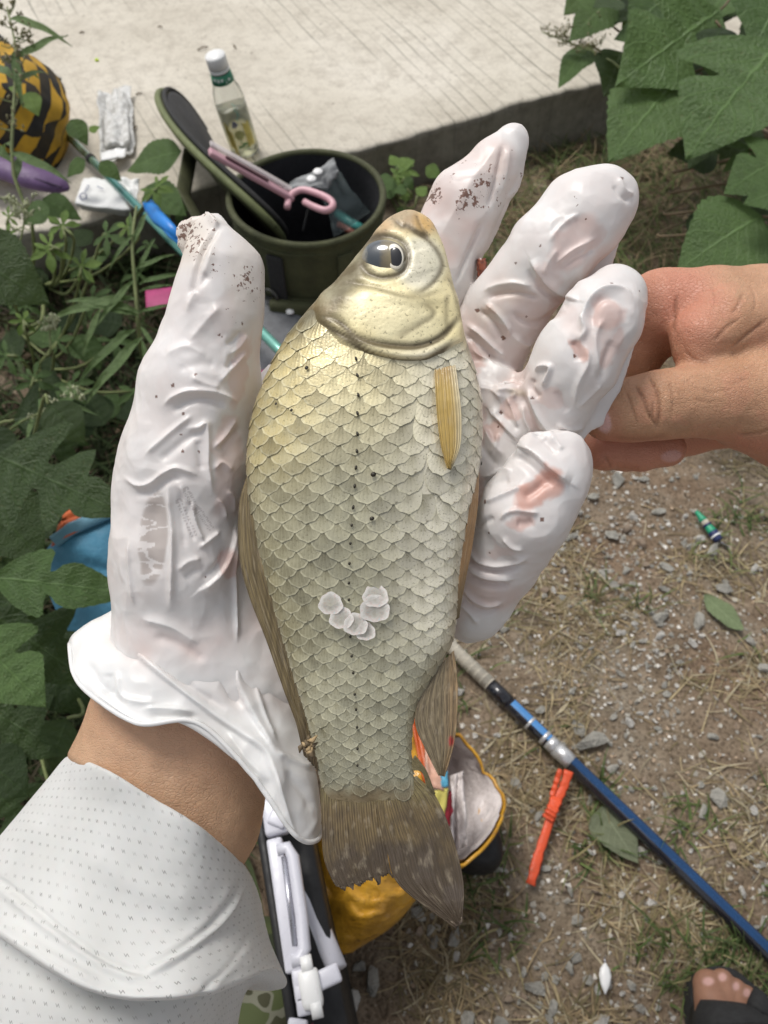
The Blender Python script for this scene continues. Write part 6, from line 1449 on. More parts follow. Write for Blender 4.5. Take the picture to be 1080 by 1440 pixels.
mb = MB(); mb.box(wy * .012 + wz * .004, ((s1 - s0).length * .98, .010, .004), mat_frame(dx_, wy, wz), .0015); mb.build('clear_guard', newmat('clear_guard', Base_Color=(.75, .68, .68), Roughness=.2, Alpha=.55)[0], sc_)
lp = [gz(*t) for t in ((404, 292, .225), (408, 276, .228), (424, 267, .231), (446, 272, .232), (464, 281, .231), (468, 290, .229), (458, 296, .228), (442, 291, .228), (428, 284, .227))]
MB().tube([tuple(Vector(x) - so_) for x in crom([tuple(p) for p in lp], 40)], .0042, 10).build('handle_loop', M_PNK, sc_)
MB().tube([tuple(Vector(x) - so_) for x in crom([tuple(p) for p in (gz(438, 284, .226), gz(432, 300, .21), gz(426, 325, .19))], 12)], .0014, 6).build('cord', M_WEB, sc_)
g_ = [gz(405, 255, .215), gz(480, 229, .235), gz(476, 245, .230), gz(400, 272, .212)]
def slab_(name, corners, th, mat, parent, org, n=10, bend=.0, seed=1, rag=.0):
    c = [Vector(x) for x in corners]; V = []
    for i in range(n + 1):
        for j in range(n + 1):
            u, v = i / n, j / n; p = c[0].lerp(c[1], u).lerp(c[3].lerp(c[2], u), v); V.append(p)
    V = np.array([tuple(p - Vector(org)) for p in V]); nn = np.array(((c[1] - c[0]).cross(c[3] - c[0])).normalized()); 
    if nn[2] < 0: nn = -nn
    uu = np.stack(np.meshgrid(np.linspace(0, 1, n + 1), np.linspace(0, 1, n + 1), indexing='ij'), -1).reshape(-1, 2)
    V = V + nn * (bend * fbm(np.c_[uu * 3.1, np.full(len(uu), seed)], seed, 3))[:, None] + rag * np.c_[fbm(np.c_[uu * 6, uu[:, :1] * 0 + seed], seed + 5), fbm(np.c_[uu * 6, uu[:, :1] * 0 + seed], seed + 9), 0 * uu[:, 0]]
    me = mesh_np(name, V, grid_faces(n + 1, n + 1)); uvmap(me, uu); o = obj(name, me, mat, parent); m_ = o.modifiers.new('thick', 'SOLIDIFY'); m_.thickness = th; m_.offset = 0; return o
po = empty('pouch', gz(445, 250, .22), label='clear zip pouch with grey top and two white snaps inside the tackle bag', cat='pouch')
M_GRY = simple('grey_fabric', (.25, .26, .265), .6, .15, 60); M_CLR = newmat('clear_film', Base_Color=(.35, .42, .42), Roughness=.12, Alpha=.35, Specular_IOR_Level=.8)[0]
slab_('flap', [gz(390, 266, .205), gz(470, 224, .235), gz(478, 244, .232), gz(452, 268, .215)], .003, M_GRY, po, po.location, 12, .012, 3); slab_('film', [gz(448, 262, .21), gz(478, 244, .23), gz(520, 300, .16), gz(470, 330, .14)], .0008, M_CLR, po, po.location, 12, .01, 5)
for (x, y) in ((447, 243), (438, 253)):
    p = gz(x, y, .2315 if y < 250 else .228); m_ = MB(); m_.lathe([(0, .002), (.0045, .0018), (.006, .0)], 16, Matrix.Translation(p - po.location + Vector((0, 0, .002)))); m_.build('snap', M_WPLA, po)
tl = empty('spool_tool', gz(490, 310, .12), label='turquoise and brown handle deep inside the tackle bag', cat='tool'); MB().tube([tuple(gz(*t) - tl.location) for t in ((474, 300, .12), (490, 312, .12), (508, 322, .12))], .007, 10).build('grip', simple('turquoise_plastic', (.08, .36, .33), .35), tl); MB().tube([tuple(gz(*t) - tl.location) for t in ((476, 316, .115), (488, 322, .115), (500, 330, .115))], .005, 10).build('shaft', simple('red_brown', (.20, .07, .05), .5), tl)

# ---- teal rod crossing the bank, with a bright blue clip
ra, rb_ = G(86, 181, .115), P(430, 530, .86); rod = empty('rod', ra, label='teal green fishing rod lying across the bank of weeds', cat='fishing rod')
def teal():
    m, nt, b = newmat('teal_lacquer', Roughness=.25, Metallic=.35, Coat_Weight=.6); tc = nd(nt, 'TexCoord'); sp = nd(nt, 'SeparateXYZ', None, Vector=tc.outputs['Generated']); r = ramp(nt, sp.outputs[0], [(0., (.03, .15, .15)), (.15, (.16, .22, .14)), (.3, (.04, .20, .18)), (.7, (.10, .36, .30)), (1., (.20, .46, .38))]); nt.links.new(r.outputs[0], b.inputs['Base Color']); return m
dr_ = rb_ - ra; MB().tube([tuple(dr_ * t) for t in np.linspace(0, 1, 12)], [.0062] * 12, 12).build('blank', teal(), rod)
for t in (.16, .42): MB().tube([tuple(dr_ * t), tuple(dr_ * (t + .012))], .0074, 12).build('collar', M_WEB, rod)
cl = empty('clip', P(228, 308, .955), label='bright blue plastic clip hooked beside the teal rod', cat='clip'); M_BLU = simple('bright_blue_plastic', (.01, .20, .62), .35, .1, 60, .05)
MB().tube([tuple(P(*t) - cl.location) for t in ((205, 284, .985), (212, 292, .975), (222, 306, .96), (236, 318, .945), (252, 334, .93))], [(.005, .004), (.0095, .005), (.009, .006), (.0075, .006), (.006, .004)], 12).build('body', M_BLU, cl); MB().tube([tuple(P(*t) - cl.location) for t in ((226, 316, .953), (238, 330, .94), (258, 346, .925))], .0028, 8).build('lever', M_BLU, cl)

# ---- white packet and folded card
pkt = empty('packet', G(164, 180, ZR), label='crinkled empty white plastic packet on the concrete', cat='packet')
def film():
    m, nt, b = newmat('crinkled_film', Roughness=.25, Base_Color=(.72, .71, .69), Alpha=.82); tc = nd(nt, 'TexCoord'); n = nd(nt, 'TexNoise', None, Vector=tc.outputs['Object'], Scale=110.0, Detail=5.0); r = ramp(nt, n, [(.35, (.55, .54, .51)), (.6, (.80, .80, .78))]); nt.links.new(r.outputs[0], b.inputs['Base Color']); bump(nt, b, n.outputs[0], .9, .004); return m
MFI = film(); slab_('wrapper', [G(139, 134, ZR + .008), G(184, 127, ZR + .008), G(189, 214, ZR + .008), G(141, 226, ZR + .008)], .002, MFI, pkt, pkt.location, 26, .014, 2, .004); slab_('pillow', [G(149, 160, ZR + .014), G(180, 156, ZR + .014), G(183, 204, ZR + .014), G(148, 207, ZR + .014)], .006, MFI, pkt, pkt.location, 16, .006, 4); slab_('seal', [G(141, 214, ZR + .016), G(178, 208, ZR + .016), G(176, 219, ZR + .018), G(143, 229, ZR + .018)], .002, M_WPLA, pkt, pkt.location, 10, .004, 6)
crd = empty('card', G(150, 273, ZR + .03), label='folded white card with a small dark printed mark under the teal rod', cat='card'); M_PAP = simple('white_card', (.80, .80, .79), .7, .04, 30, .1)
slab_('panel', [G(117, 249, .125), G(164, 253, .125), G(184, 297, .125), G(106, 287, .125)], .0012, M_PAP, crd, crd.location, 14, .004, 3); slab_('folded_flap', [G(164, 253, .127), G(196, 251, .135), G(193, 281, .130), G(182, 283, .129)], .0012, M_PAP, crd, crd.location, 12, .008, 8)
slab_('spine', [G(106, 288, .124), G(184, 298, .124), G(182, 303, .112), G(116, 295, .112)], .0012, simple('grey_card', (.42, .42, .41), .8), crd, crd.location, 8, .002, 1)
mk = MB(); cc_ = G(117, 275, .1275)
mk.tube([tuple(G(117 + 5 * math.cos(t), 276 + 4.5 * math.sin(t), .1285) - crd.location) for t in np.linspace(0, 2 * math.pi, 18)], .0007, 5, False); mk.build('round_mark', M_NAVY, crd)
ml = MB()
for k in range(5):
    a, b = G(118 + k * 1.1, 269 - k * 2.1, .1285) - crd.location, G(122 + k * 1.1, 269.5 - k * 2.1, .1285) - crd.location; ml.tube([tuple(a), tuple(b)], .0005, 5)
ml.tube([tuple(G(137, 262, .1285) - crd.location), tuple(G(145, 266, .1285) - crd.location)], .0006, 5); ml.build('lettering', M_NAVY, crd)

# ---- black and yellow checked bag, black strap, purple pouch
def lump(name, c, ax, mat, parent=None, org=None, seed=1, amp=.08, n=40, freq=2.2, **k):
    """soft rounded body from three half-axes (world vectors)"""
    th = np.linspace(0, math.pi, n); ph_ = np.linspace(0, 2 * math.pi, 2 * n, endpoint=False); T, P_ = np.meshgrid(th, ph_, indexing='ij'); s = np.stack([np.sin(T) * np.cos(P_), np.sin(T) * np.sin(P_), np.cos(T)], -1).reshape(-1, 3); sg = np.sign(s) * np.abs(s) ** .75; r = 1 + amp * fbm(s * freq + seed, seed, 3); sg = sg * r[:, None]
    A_ = np.array([tuple(a) for a in ax]); V = sg @ A_ + np.array(tuple(Vector(c) - (Vector(org) if org is not None else Vector(c)))); me = mesh_np(name, V, grid_faces(n, 2 * n, True)); uvmap(me, np.c_[P_.ravel() / (2 * math.pi), T.ravel() / math.pi])
    return obj(name, me, mat, parent, None if parent else Vector(c), **k)
def checks():
    m, nt, b = newmat('yellow_black_checks', Roughness=.75); tc = nd(nt, 'TexCoord'); mp = nd(nt, 'Mapping', None, Vector=tc.outputs['Object'], Rotation=(rad(-20), rad(25), 0), Scale=(40., 40., 40.)); sp = nd(nt, 'SeparateXYZ', None, Vector=mp.outputs[0])
    row = math_(nt, 'FLOOR', math_(nt, 'MULTIPLY', sp.outputs[2], 1.25)); fx = math_(nt, 'FRACT', math_(nt, 'ADD', math_(nt, 'ADD', math_(nt, 'MULTIPLY', sp.outputs[0], .55), math_(nt, 'MULTIPLY', sp.outputs[2], .25)), math_(nt, 'MULTIPLY', row, .5))); f = math_(nt, 'GREATER_THAN', fx, .45)
    n0 = nd(nt, 'TexNoise', None, Vector=tc.outputs['Object'], Scale=30.0, Detail=4.0); c = mix(nt, f, (.58, .33, .02), (.012, .011, .01)); c = mix(nt, math_(nt, 'GREATER_THAN', sp.outputs[2], 2.1), c, (.60, .34, .02)); c = mix(nt, ramp(nt, n0, [(.35, .4), (.6, 0.)]).outputs[0], c, (.08, .05, .01)); nt.links.new(c, b.inputs['Base Color']); bump(nt, b, n0.outputs[0], .6, .006); return m
yb = G(15, 215, ZR); ybag = lump('checked_bag', yb + Vector((-.015, .02, .06)), (Vector((.105, .0, -.05)), Vector((-.01, .10, 0)), Vector((.03, 0, .085))), checks(), seed=4, amp=.10, label='black and yellow checked soft bag on the road edge', cat='bag')
st = empty('strap', G(40, 92, ZR), label='black webbing strap trailing from the checked bag', cat='strap'); sp_ = crom([tuple(G(*t) - st.location) for t in ((-20, 40, .17), (8, 66, .15), (35, 92, .125), (60, 106, .112), (82, 116, ZR + .006))], 20); MB().tube([tuple(p) for p in sp_], [(.0018, .011)] * 20, 8, up=(0, 0, 1)).build('webbing', M_WEB, st)
M_PUR = simple('purple_nylon', (.12, .065, .16), .5, .2, 50, .3, .003); pp = G(30, 245, ZR); pur = empty('purple_pouch', pp, label='long purple nylon pouch lying below the checked bag', cat='pouch')
L_ = crom([tuple(G(*t) - pp) for t in ((-40, 222, .15), (10, 236, .145), (50, 250, .14), (82, 260, .13), (97, 266, .125))], 24); rr_ = np.interp(np.linspace(0, 1, 24), [0, .4, .8, 1], [.022, .024, .015, .004]); MB().tube([tuple(p) for p in L_], [(float(r) * .55, float(r)) for r in rr_], 18, up=(0, 0, 1)).build('body', M_PUR, pur); MB().tube([tuple(Vector(p) + Vector((0, -.012, .008))) for p in L_[:22]], .0012, 6).build('zip', simple('purple_dark', (.04, .02, .055), .6), pur)
# ---- grey mesh pouch with magenta binding
gc = G(338, 452, .11); gp_ = empty('grey_pouch', Vector((gc.x, gc.y, 0)), label='flat grey pouch bound in magenta behind the gloved thumb', cat='pouch'); M_MAG = simple('magenta_binding', (.36, .03, .14), .6, .15, 80); M_GMS = simple('grey_mesh', (.13, .135, .145), .5, .2, 90, .4, .002); M_GRL = simple('pale_grey_film', (.34, .34, .35), .3, .3, 50, .6, .005)
ex, ey = Vector((.088, 0, 0)), Vector((0, .085, 0)); v_, f_ = wobble([(0, .105), (.04, .106), (.07, .104), (.084, .10), (.088, .095), (.088, .05), (.08, .003), (0, .001)], 48, .02, 3); obj('body', (v_, f_), M_GMS, gp_); MB().tube([(.089 * math.cos(a), .089 * math.sin(a), .099) for a in np.linspace(0, 2 * math.pi, 49)], .0055, 8, False).build('binding', M_MAG, gp_)
MB().box((-.085, .045, .112), (.085, .035, .006), Matrix.Rotation(.2, 3, 'Z'), .0025).build('tab', M_MAG, gp_); m_ = MB(); m_.lathe([(0, .004), (.004, .003), (.0055, 0)], 16, Matrix.Translation(G(408, 438, .108) - gp_.location)); m_.build('snap', M_WPLA, gp_)
fl = empty('plastic_bag', G(372, 540, .05), label='shiny grey plastic film bag between thumb and fish', cat='plastic bag'); slab_('film', [G(340, 500, .07), G(410, 500, .07), G(400, 600, .05), G(335, 600, .05)], .001, M_GRL, fl, fl.location, 24, .03, 7); MB().box(G(357, 566, .09) - fl.location, (.012, .02, .01), None, .003).build('red_tab', simple('red_tab', (.32, .02, .05), .5), fl)
# ---- blue bag with orange lining
bb_ = G(125, 790, 0); blue = empty('blue_bag', bb_, label='blue fabric bag with orange lining under the lobed leaves', cat='bag'); M_BLC = simple('blue_cloth', (.055, .20, .31), .7, .12, 25, .35, .004); M_ORC = simple('orange_lining', (.55, .12, .035), .65, .12, 40, .3, .003); M_LBL = simple('pale_blue_hem', (.14, .30, .40), .7, .1, 40)
B4 = [(62, 812, .17), (82, 757, .20), (210, 700, .20), (280, 760, .20), (260, 900, .17), (120, 905, .15)]
top = [G(*t) for t in B4]; mb = MB(); n6 = len(top); bot = [Vector((p.x * 1.02, p.y + .01, 0)) for p in top]; R1 = crom_closed([tuple(p - bb_) for p in top], 48); R2 = crom_closed([tuple(p - bb_) for p in bot], 48); mid_ = (R1 + R2) / 2 * np.array([1.05, 1.05, 1]); rings = crom(np.stack([R2.reshape(-1), mid_.reshape(-1), R1.reshape(-1)]), 14).reshape(14, 48, 3); cen = R1.mean(0)
capr = [R1 * (1 - t) + cen * t + np.array([0, 0, .012 * math.sin(t * 3)]) for t in (.15, .4, .7, .97)]; A_ = np.concatenate([rings, np.stack(capr)]); n_ = fbm(A_.reshape(-1, 3) / .03, 71, 3); obj('body', (A_.reshape(-1, 3) + np.c_[n_ * .004, 0 * n_, n_ * .006], grid_faces(len(A_), 48, True)), M_BLC, blue)
MB().tube([tuple(G(*t) - bb_) for t in ((76, 762, .205), (100, 744, .21), (150, 722, .21), (215, 696, .21))], [(.006, .003)] * 4, 8).build('hem', M_LBL, blue)
slab_('orange_band', [G(72, 768, .205), G(92, 718, .215), G(222, 660, .215), G(215, 696, .208)], .004, M_ORC, blue, bb_, 14, .008, 5); slab_('orange_flap', [G(150, 702, .222), G(172, 682, .224), G(230, 662, .222), G(225, 690, .218)], .003, M_ORC, blue, bb_, 10, .006, 9)

# ---- tackle box with white fittings, foreground bottom
TZ = .24
def g2(x, y, z=TZ): return G(x, y, z)
t0, t1 = g2(352, 1130), g2(405, 1470); ax_ = (t1 - t0).normalized(); ay_ = Vector((ax_.y, -ax_.x, 0)); ay_ = ay_ if ay_.x > 0 else -ay_
tb = empty('tackle_box', Vector(((t0.x + t1.x) / 2, (t0.y + t1.y) / 2, 0)), label='black tackle box with white plastic latch rail beside the sleeve', cat='tackle box'); o_ = tb.location; Rm = mat_frame(ax_, ay_, ax_.cross(ay_)); M_BP = simple('black_case', (.009, .009, .010), .6, .2, 30, .15); M_LAV = simple('pale_lilac_plastic', (.58, .58, .64), .35, .05, 40, .05); M_STL = simple('steel_rod', (.45, .45, .50), .3, .05, 40, 0, Metallic=.8)
Lb = .36; wb = .037; cB = Vector((0, 0, TZ / 2 - .012)) + ay_ * (wb / 2)
MB().box(cB, (Lb, wb, TZ - .024), Rm, .008).build('case', M_BP, tb)
for k in (0.004, .012): MB().tube([tuple(ay_ * k + ax_ * s_ + Vector((0, 0, TZ - .006))) for s_ in (-Lb / 2, 0, Lb / 2)], .0035, 8).build('rim', M_BP, tb)
def pos(px, py, z=TZ): return g2(px, py, z) - o_
def bar(name, a, b, w, h, mat, parent, bev=.002):
    a, b = Vector(a), Vector(b); d = (b - a); l_ = d.length; d = d / l_; s_ = Vector((0, 0, 1)).cross(d).normalized(); return MB().box((a + b) / 2, (l_, w, h), mat_frame(d, s_, d.cross(s_)), bev).build(name, mat, parent)
rail = bar('rail', pos(386, 1180), pos(414, 1368), .0105, .010, M_LAV, tb); z2 = TZ + .004
MB().tube([tuple(pos(*t)) for t in ((390, 1196, z2), (404, 1192, z2), (412, 1205, z2), (424, 1290, z2), (428, 1335, z2), (422, 1348, z2), (410, 1352, z2))], .0042, 10).build('latch_arm', M_LAV, tb)
MB().tube([tuple(pos(399, 1205, z2)), tuple(pos(415, 1330, z2))], .0022, 8).build('pin', M_STL, tb)
bar('hinge', pos(384, 1122, TZ), pos(392, 1175, TZ), .017, .012, M_LAV, tb, .003); bar('hinge_tab', pos(380, 1145, TZ + .006), pos(404, 1155, TZ + .006), .012, .006, M_LAV, tb)
for (x, y) in ((431, 1356), (445, 1419)): MB().tube([tuple(pos(x - 7, y + 2, z2 + .002)), tuple(pos(x + 8, y - 2, z2 + .002))], .0052, 12).build('knob', M_WPLA, tb)
bar('catch', pos(432, 1362, z2), pos(442, 1420, z2), .013, .012, M_WPLA, tb, .004)
for k, y in enumerate((1376, 1396, 1414)): bar('catch_rib', pos(412 + k * 3, y + 3, TZ), pos(432 + k * 3, y - 2, TZ), .0105, .011, M_LAV, tb, .0015)
bar('catch_foot', pos(420, 1432, TZ), pos(416, 1460, TZ), .012, .008, M_LAV, tb); bar('cross_arm', pos(440, 1384, TZ), pos(478, 1366, TZ), .011, .008, M_LAV, tb)
MB().tube([tuple(pos(*t)) for t in ((423, 1225, .21), (436, 1268, .21), (456, 1320, .21), (474, 1362, .215))], [(.004, .006), (.005, .0085), (.005, .0085), (.005, .008)], 12).build('side_bar', M_LAV, tb); bar('red_strip', pos(432, 1440, .22), pos(440, 1480, .22), .008, .004, simple('dark_red', (.13, .01, .03), .5), tb)

# ---- camouflage cloth showing under the sleeve
def camo():
    m, nt, b = newmat('camouflage_cloth', Roughness=.85); tc = nd(nt, 'TexCoord'); n = nd(nt, 'TexNoise', None, Vector=tc.outputs['Object'], Scale=30.0, Detail=2.0); r = ramp(nt, n, [(.0, (.025, .032, .013)), (.44, (.06, .075, .025)), (.55, (.15, .15, .11)), (.60, (.04, .04, .018))], 'CONSTANT'); nt.links.new(r.outputs[0], b.inputs['Base Color']); bump(nt, b, n.outputs[0], .2, .004); return m
lump('camouflage_bag', G(322, 1450, .10), (Vector((.085, 0, 0)), Vector((0, .075, 0)), Vector((0, 0, .10))), camo(), seed=9, amp=.06, label='camouflage patterned cloth bag between sleeve and tackle box', cat='bag')

# ---- yellow foil bag lying open
yo = G(560, 1230, .0); yel = empty('yellow_bag', yo, label='yellow foil bait bag lying open with white inside', cat='bait bag')
def foil():
    m, nt, b = newmat('yellow_foil', Roughness=.38, Coat_Weight=.25); tc = nd(nt, 'TexCoord'); n = nd(nt, 'TexNoise', None, Vector=tc.outputs['Object'], Scale=45.0, Detail=5.0); r = ramp(nt, n, [(.3, (.36, .175, .015)), (.55, (.58, .30, .025)), (.75, (.66, .37, .05))]); nt.links.new(r.outputs[0], b.inputs['Base Color']); bump(nt, b, n.outputs[0], .8, .008); return m
M_FOIL = foil(); M_WIN = simple('white_foil_inside', (.66, .60, .58), .4, .06, 40, .5, .004)
YR = [[(425, 1200, .12), (440, 1250, .14), (470, 1325, .12), (500, 1332, .09), (480, 1290, .03), (440, 1230, .02)], [(470, 1150, .15), (500, 1225, .175), (530, 1300, .14), (560, 1290, .09), (530, 1230, .02), (490, 1170, .02)], [(540, 1090, .16), (570, 1160, .19), (590, 1240, .16), (605, 1235, .10), (585, 1170, .02), (560, 1110, .02)], [(576, 1030, .17), (592, 1100, .19), (622, 1205, .16), (660, 1210, .12), (650, 1120, .03), (610, 1040, .03)], [(584, 1008, .17), (606, 1090, .185), (640, 1208, .16), (690, 1180, .13), (706, 1120, .07), (640, 1030, .08)]]
AY = np.stack([crom_closed(np.array([tuple(G(*p) - yo) for p in r]), 72) for r in YR]); AY = np.stack([crom(AY[:, j], 40) for j in range(72)], 1); n_ = fbm(AY.reshape(-1, 3) / .025, 91, 3).reshape(40, 72, 1); AY = AY + n_ * np.array([.006, .006, .014]) - (np.abs(fbm(AY.reshape(-1, 3) / .016, 97, 1)).reshape(40, 72, 1) - .2) * np.array([.003, .003, .012])
end = AY[0].mean(0); AYc = np.concatenate([np.stack([end * .97 + AY[0] * .03, end * .5 + AY[0] * .5]), AY]); shell = obj('shell', (AYc.reshape(-1, 3), grid_faces(len(AYc), 72, True)), M_FOIL, yel)
inn = AY[20:] * 1.0; ce = inn.mean(1, keepdims=True); inn = ce + (inn - ce) * .93; obj('inside', (inn.reshape(-1, 3), grid_faces(len(inn), 72, True)[:, ::-1]), M_WIN, yel); MB().tube([tuple(p) for p in AY[-1]] + [tuple(AY[-1][0])], (.0015), 8, False).build('rim', M_FOIL, yel)
def yg(x, y, z): return G(x, y, z) - yo
slab_('side_fold', [G(636, 1090, .15), G(650, 1085, .15), G(655, 1190, .13), G(632, 1200, .14)], .002, M_WIN, yel, yo, 14, .015, 3)
slab_('printed_panel', [G(578, 1010, .19), G(590, 1010, .192), G(604, 1100, .20), G(596, 1100, .20)], .002, simple('orange_red_print', (.50, .10, .02), .4), yel, yo, 8, .003, 2); slab_('picture', [G(598, 1050, .202), G(612, 1070, .202), G(624, 1112, .198), G(600, 1104, .203)], .002, simple('salmon_print', (.62, .36, .26), .4, .3, 120), yel, yo, 8, .003, 2); slab_('blue_patch', [G(618, 1085, .2), G(628, 1085, .199), G(630, 1106, .197), G(620, 1108, .199)], .002, simple('sky_blue_print', (.10, .36, .52), .4), yel, yo, 6, .002, 2); slab_('yellow_patch', [G(612, 1112, .199), G(630, 1108, .196), G(624, 1146, .19), G(612, 1140, .193)], .002, simple('pale_yellow_print', (.55, .48, .12), .4), yel, yo, 6, .002, 3); slab_('red_patch', [G(622, 1146, .19), G(633, 1112, .19), G(636, 1140, .183), G(627, 1172, .183)], .002, simple('dark_red_print', (.30, .015, .03), .4), yel, yo, 6, .002, 4)
lump('bottle_cap', G(672, 1196, .035), (Vector((.022, 0, 0)), Vector((0, .02, 0)), Vector((0, 0, .03))), M_BP, seed=3, amp=.03, n=20, label='black rounded lid on the ground behind the yellow bag', cat='lid')

# ---- blue rod on the earth
q0, q1 = G(642, 917, .014), G(1130, 1388, .012); br = empty('rod', q0, label='blue and black fishing rod with cork end lying on the gravel', cat='fishing rod'); bd = q1 - q0
M_CORK = simple('cork_tape', (.50, .46, .38), .8, .15, 120, .5, .002); M_RB = simple('black_lacquer', (.015, .015, .02), .2, .1, 40, 0, Coat_Weight=.6); M_RBL = simple('blue_lacquer', (.008, .055, .16), .22, .1, 40, 0, Metallic=.4, Coat_Weight=.6); M_SIL = simple('silver_ring', (.62, .62, .62), .3, .05, 60, 0, Metallic=.6); M_LBR = simple('light_blue_lacquer', (.06, .22, .50), .22, .1, 40, 0, Coat_Weight=.6)
def tpos(px, py):
    g = G(px, py, .014); return max(-.3, min(1.2, (g - q0).dot(bd) / bd.length_squared))
def seg(name, t0_, t1_, r, mat, par): 
    return MB().tube([tuple(bd * t0_), tuple(bd * ((t0_ + t1_) / 2)), tuple(bd * t1_)], r, 14).build(name, mat, par)
ta, tb_, tc_, td, te = tpos(686, 966), tpos(712, 990), tpos(768, 1046), tpos(778, 1056), tpos(800, 1076)
seg('cork_end', -.30, ta, .0076, M_CORK, br); 
for k in range(7): seg('tape_edge', ta * (1 - k * .17) - .003, ta * (1 - k * .17), .0079, M_CORK, br)
seg('black_joint', ta, tb_, .0080, M_RB, br); seg('blue_shaft', tb_, tc_, .0076, M_RB, br)
sdv = RT * .74 + Vector((0, .6, 0))
def strip(name, t0_, t1_, r, ang0, ang1, mat, n=7):
    d = bd.normalized(); u = Vector((0, 0, 1)); u = (u - d * u.dot(d)).normalized(); w = d.cross(u); V = []
    for t in np.linspace(t0_, t1_, 6):
        for a in np.linspace(ang0, ang1, n): V.append(tuple(bd * t + u * (r * math.cos(a)) + w * (r * math.sin(a))))
    return obj(name, (np.array(V), grid_faces(6, n)), mat, br)
strip('blue_band', tb_ + .01, tc_, .0079, -.65, .35, M_LBR); seg('silver_ring', tpos(742, 1018), tpos(745, 1021), .0082, M_SIL, br); seg('silver_ring', tpos(761, 1039), tpos(765, 1043), .0082, M_SIL, br); seg('silver_collar', tc_, td, .0081, M_SIL, br); seg('silver_collar', td, te, .0084, M_SIL, br); seg('main_shaft', te, 1.1, .0080, M_RB, br); strip('blue_band', te, 1.1, .0083, -.75, .35, M_RBL, 11)
# ---- orange ribbon
rbn = empty('ribbon', G(770, 1170, .0), label='orange red plastic ribbon lying by the blue rod', cat='ribbon'); M_ORR = simple('orange_ribbon', (.68, .085, .025), .45, .12, 60, .3, .002); ro = rbn.location
def ribbon(name, ptsl, w): 
    p = crom([tuple(G(*t) - ro) for t in ptsl], 24); p[:, 2] += .004 * np.abs(fbm(np.c_[np.linspace(0, 5, 24), np.zeros(24), np.zeros(24)], 5)); return MB().tube([tuple(x) for x in p], [(.0007, w * (.8 + .3 * random.random())) for _ in range(24)], 8, up=(0, 0, 1)).build(name, M_ORR, rbn)
ribbon('strand', [(800, 1084, .02), (792, 1108, .014), (780, 1132, .012), (771, 1160, .010), (758, 1200, .010), (746, 1244, .009)], .0046); ribbon('strand', [(788, 1082, .022), (782, 1100, .016), (776, 1120, .014)], .0028)
ribbon('knot', [(783, 1122, .016), (776, 1140, .018), (770, 1152, .015)], .006)
# ---- small float, white lure, fallen leaves, litter
lu = empty('float', G(994, 740, .012), label='small green and navy fishing float lying on the grass', cat='float'); lo = lu.location; fa, fb_ = G(979, 719, .012) - lo, G(1011, 760, .010) - lo; M_FG = simple('float_green', (.02, .30, .16), .4); M_FN = simple('float_navy', (.02, .03, .10), .35)
def fseg(n, a, b, r0, r1, mat): MB().tube([tuple(fa.lerp(fb_, t)) for t in np.linspace(a, b, 6)], [float(x) for x in np.linspace(r0, r1, 6)], 12).build(n, mat, lu)
fseg('tail', 0, .34, .0022, .0052, M_FG); fseg('waist', .34, .50, .0048, .0045, M_CORK); fseg('ring', .46, .52, .0054, .0054, M_FN); fseg('green_body', .52, .72, .0048, .0056, M_FG); fseg('head', .72, 1.0, .0062, .0050, M_FN); fseg('eye_ring', .84, .88, .0066, .0066, M_WPLA); MB().tube([tuple(fb_), tuple(G(1026, 770, .006) - lo)], .0006, 6).build('wire', M_STL, lu)
wl = empty('lure', G(852, 1376, .006), label='small white leaf shaped lure lying on the earth', cat='lure'); wlo = wl.location; MB().tube([tuple(G(851, y, .008) - wlo) for y in (1354, 1362, 1372, 1384, 1398)], [(.001, .0008), (.002, .0042), (.0024, .0056), (.002, .0042), (.0006, .0005)], 12, up=(0, 0, 1)).build('blade', M_WPLA, wl); MB().tube([tuple(G(851, 1354, .008) - wlo), tuple(G(850, 1346, .006) - wlo)], .0008, 6).build('eyelet', M_STL, wl)
M_FAL = leaf_mat('fallen_green', (.17, .22, .11), (.22, .27, .14), .7, .1); M_FAG = leaf_mat('fallen_grey', (.13, .15, .09), (.16, .18, .11), .8, .05)
def fallen(b, t, prof, mat, wide, label):
    p0, p1 = G(*b, .008), G(*t, .008); x = p1 - p0; L2 = x.length; x.normalize(); y = Vector((0, 0, 1)).cross(x); me = leaf_shape(prof, 18, 7, 0, .12, -.05, .02, .03, 2); me.materials.append(mat); o = bpy.data.objects.new('fallen_leaf', me); COL.objects.link(o); o.matrix_world = Matrix.Translation(p0) @ mat_frame(x * L2, y * L2 * wide, Vector((0, 0, L2))).to_4x4(); tag(o, label, 'leaf', 'fallen leaves')
OVAL = [(0, .0), (.05, .08), (.25, .2), (.5, .24), (.75, .18), (.93, .08), (1, 0)]
fallen((990, 836), (1044, 888), OVAL, M_FAL, 1., 'pale green fallen leaf curled on the gravel'); fallen((845, 1135), (896, 1215), HEART, M_FAG, .9, 'grey green withered leaf flat beside the blue rod')
fallen((458, 42), (478, 32), OVAL, simple('dead_leaf', (.20, .12, .06), .8), 1.3, 'curled brown dead leaf on the concrete road')
m_ = MB(); m_.box((0, 0, 0), (.006, .005, .004), None, .0015); m_.build('scrap', newmat('lime_plastic', Base_Color=(.55, .75, .05), Roughness=.5)[0], None, G(136, 84, ZR + .002), label='tiny lime yellow plastic scrap on the concrete road', cat='scrap')
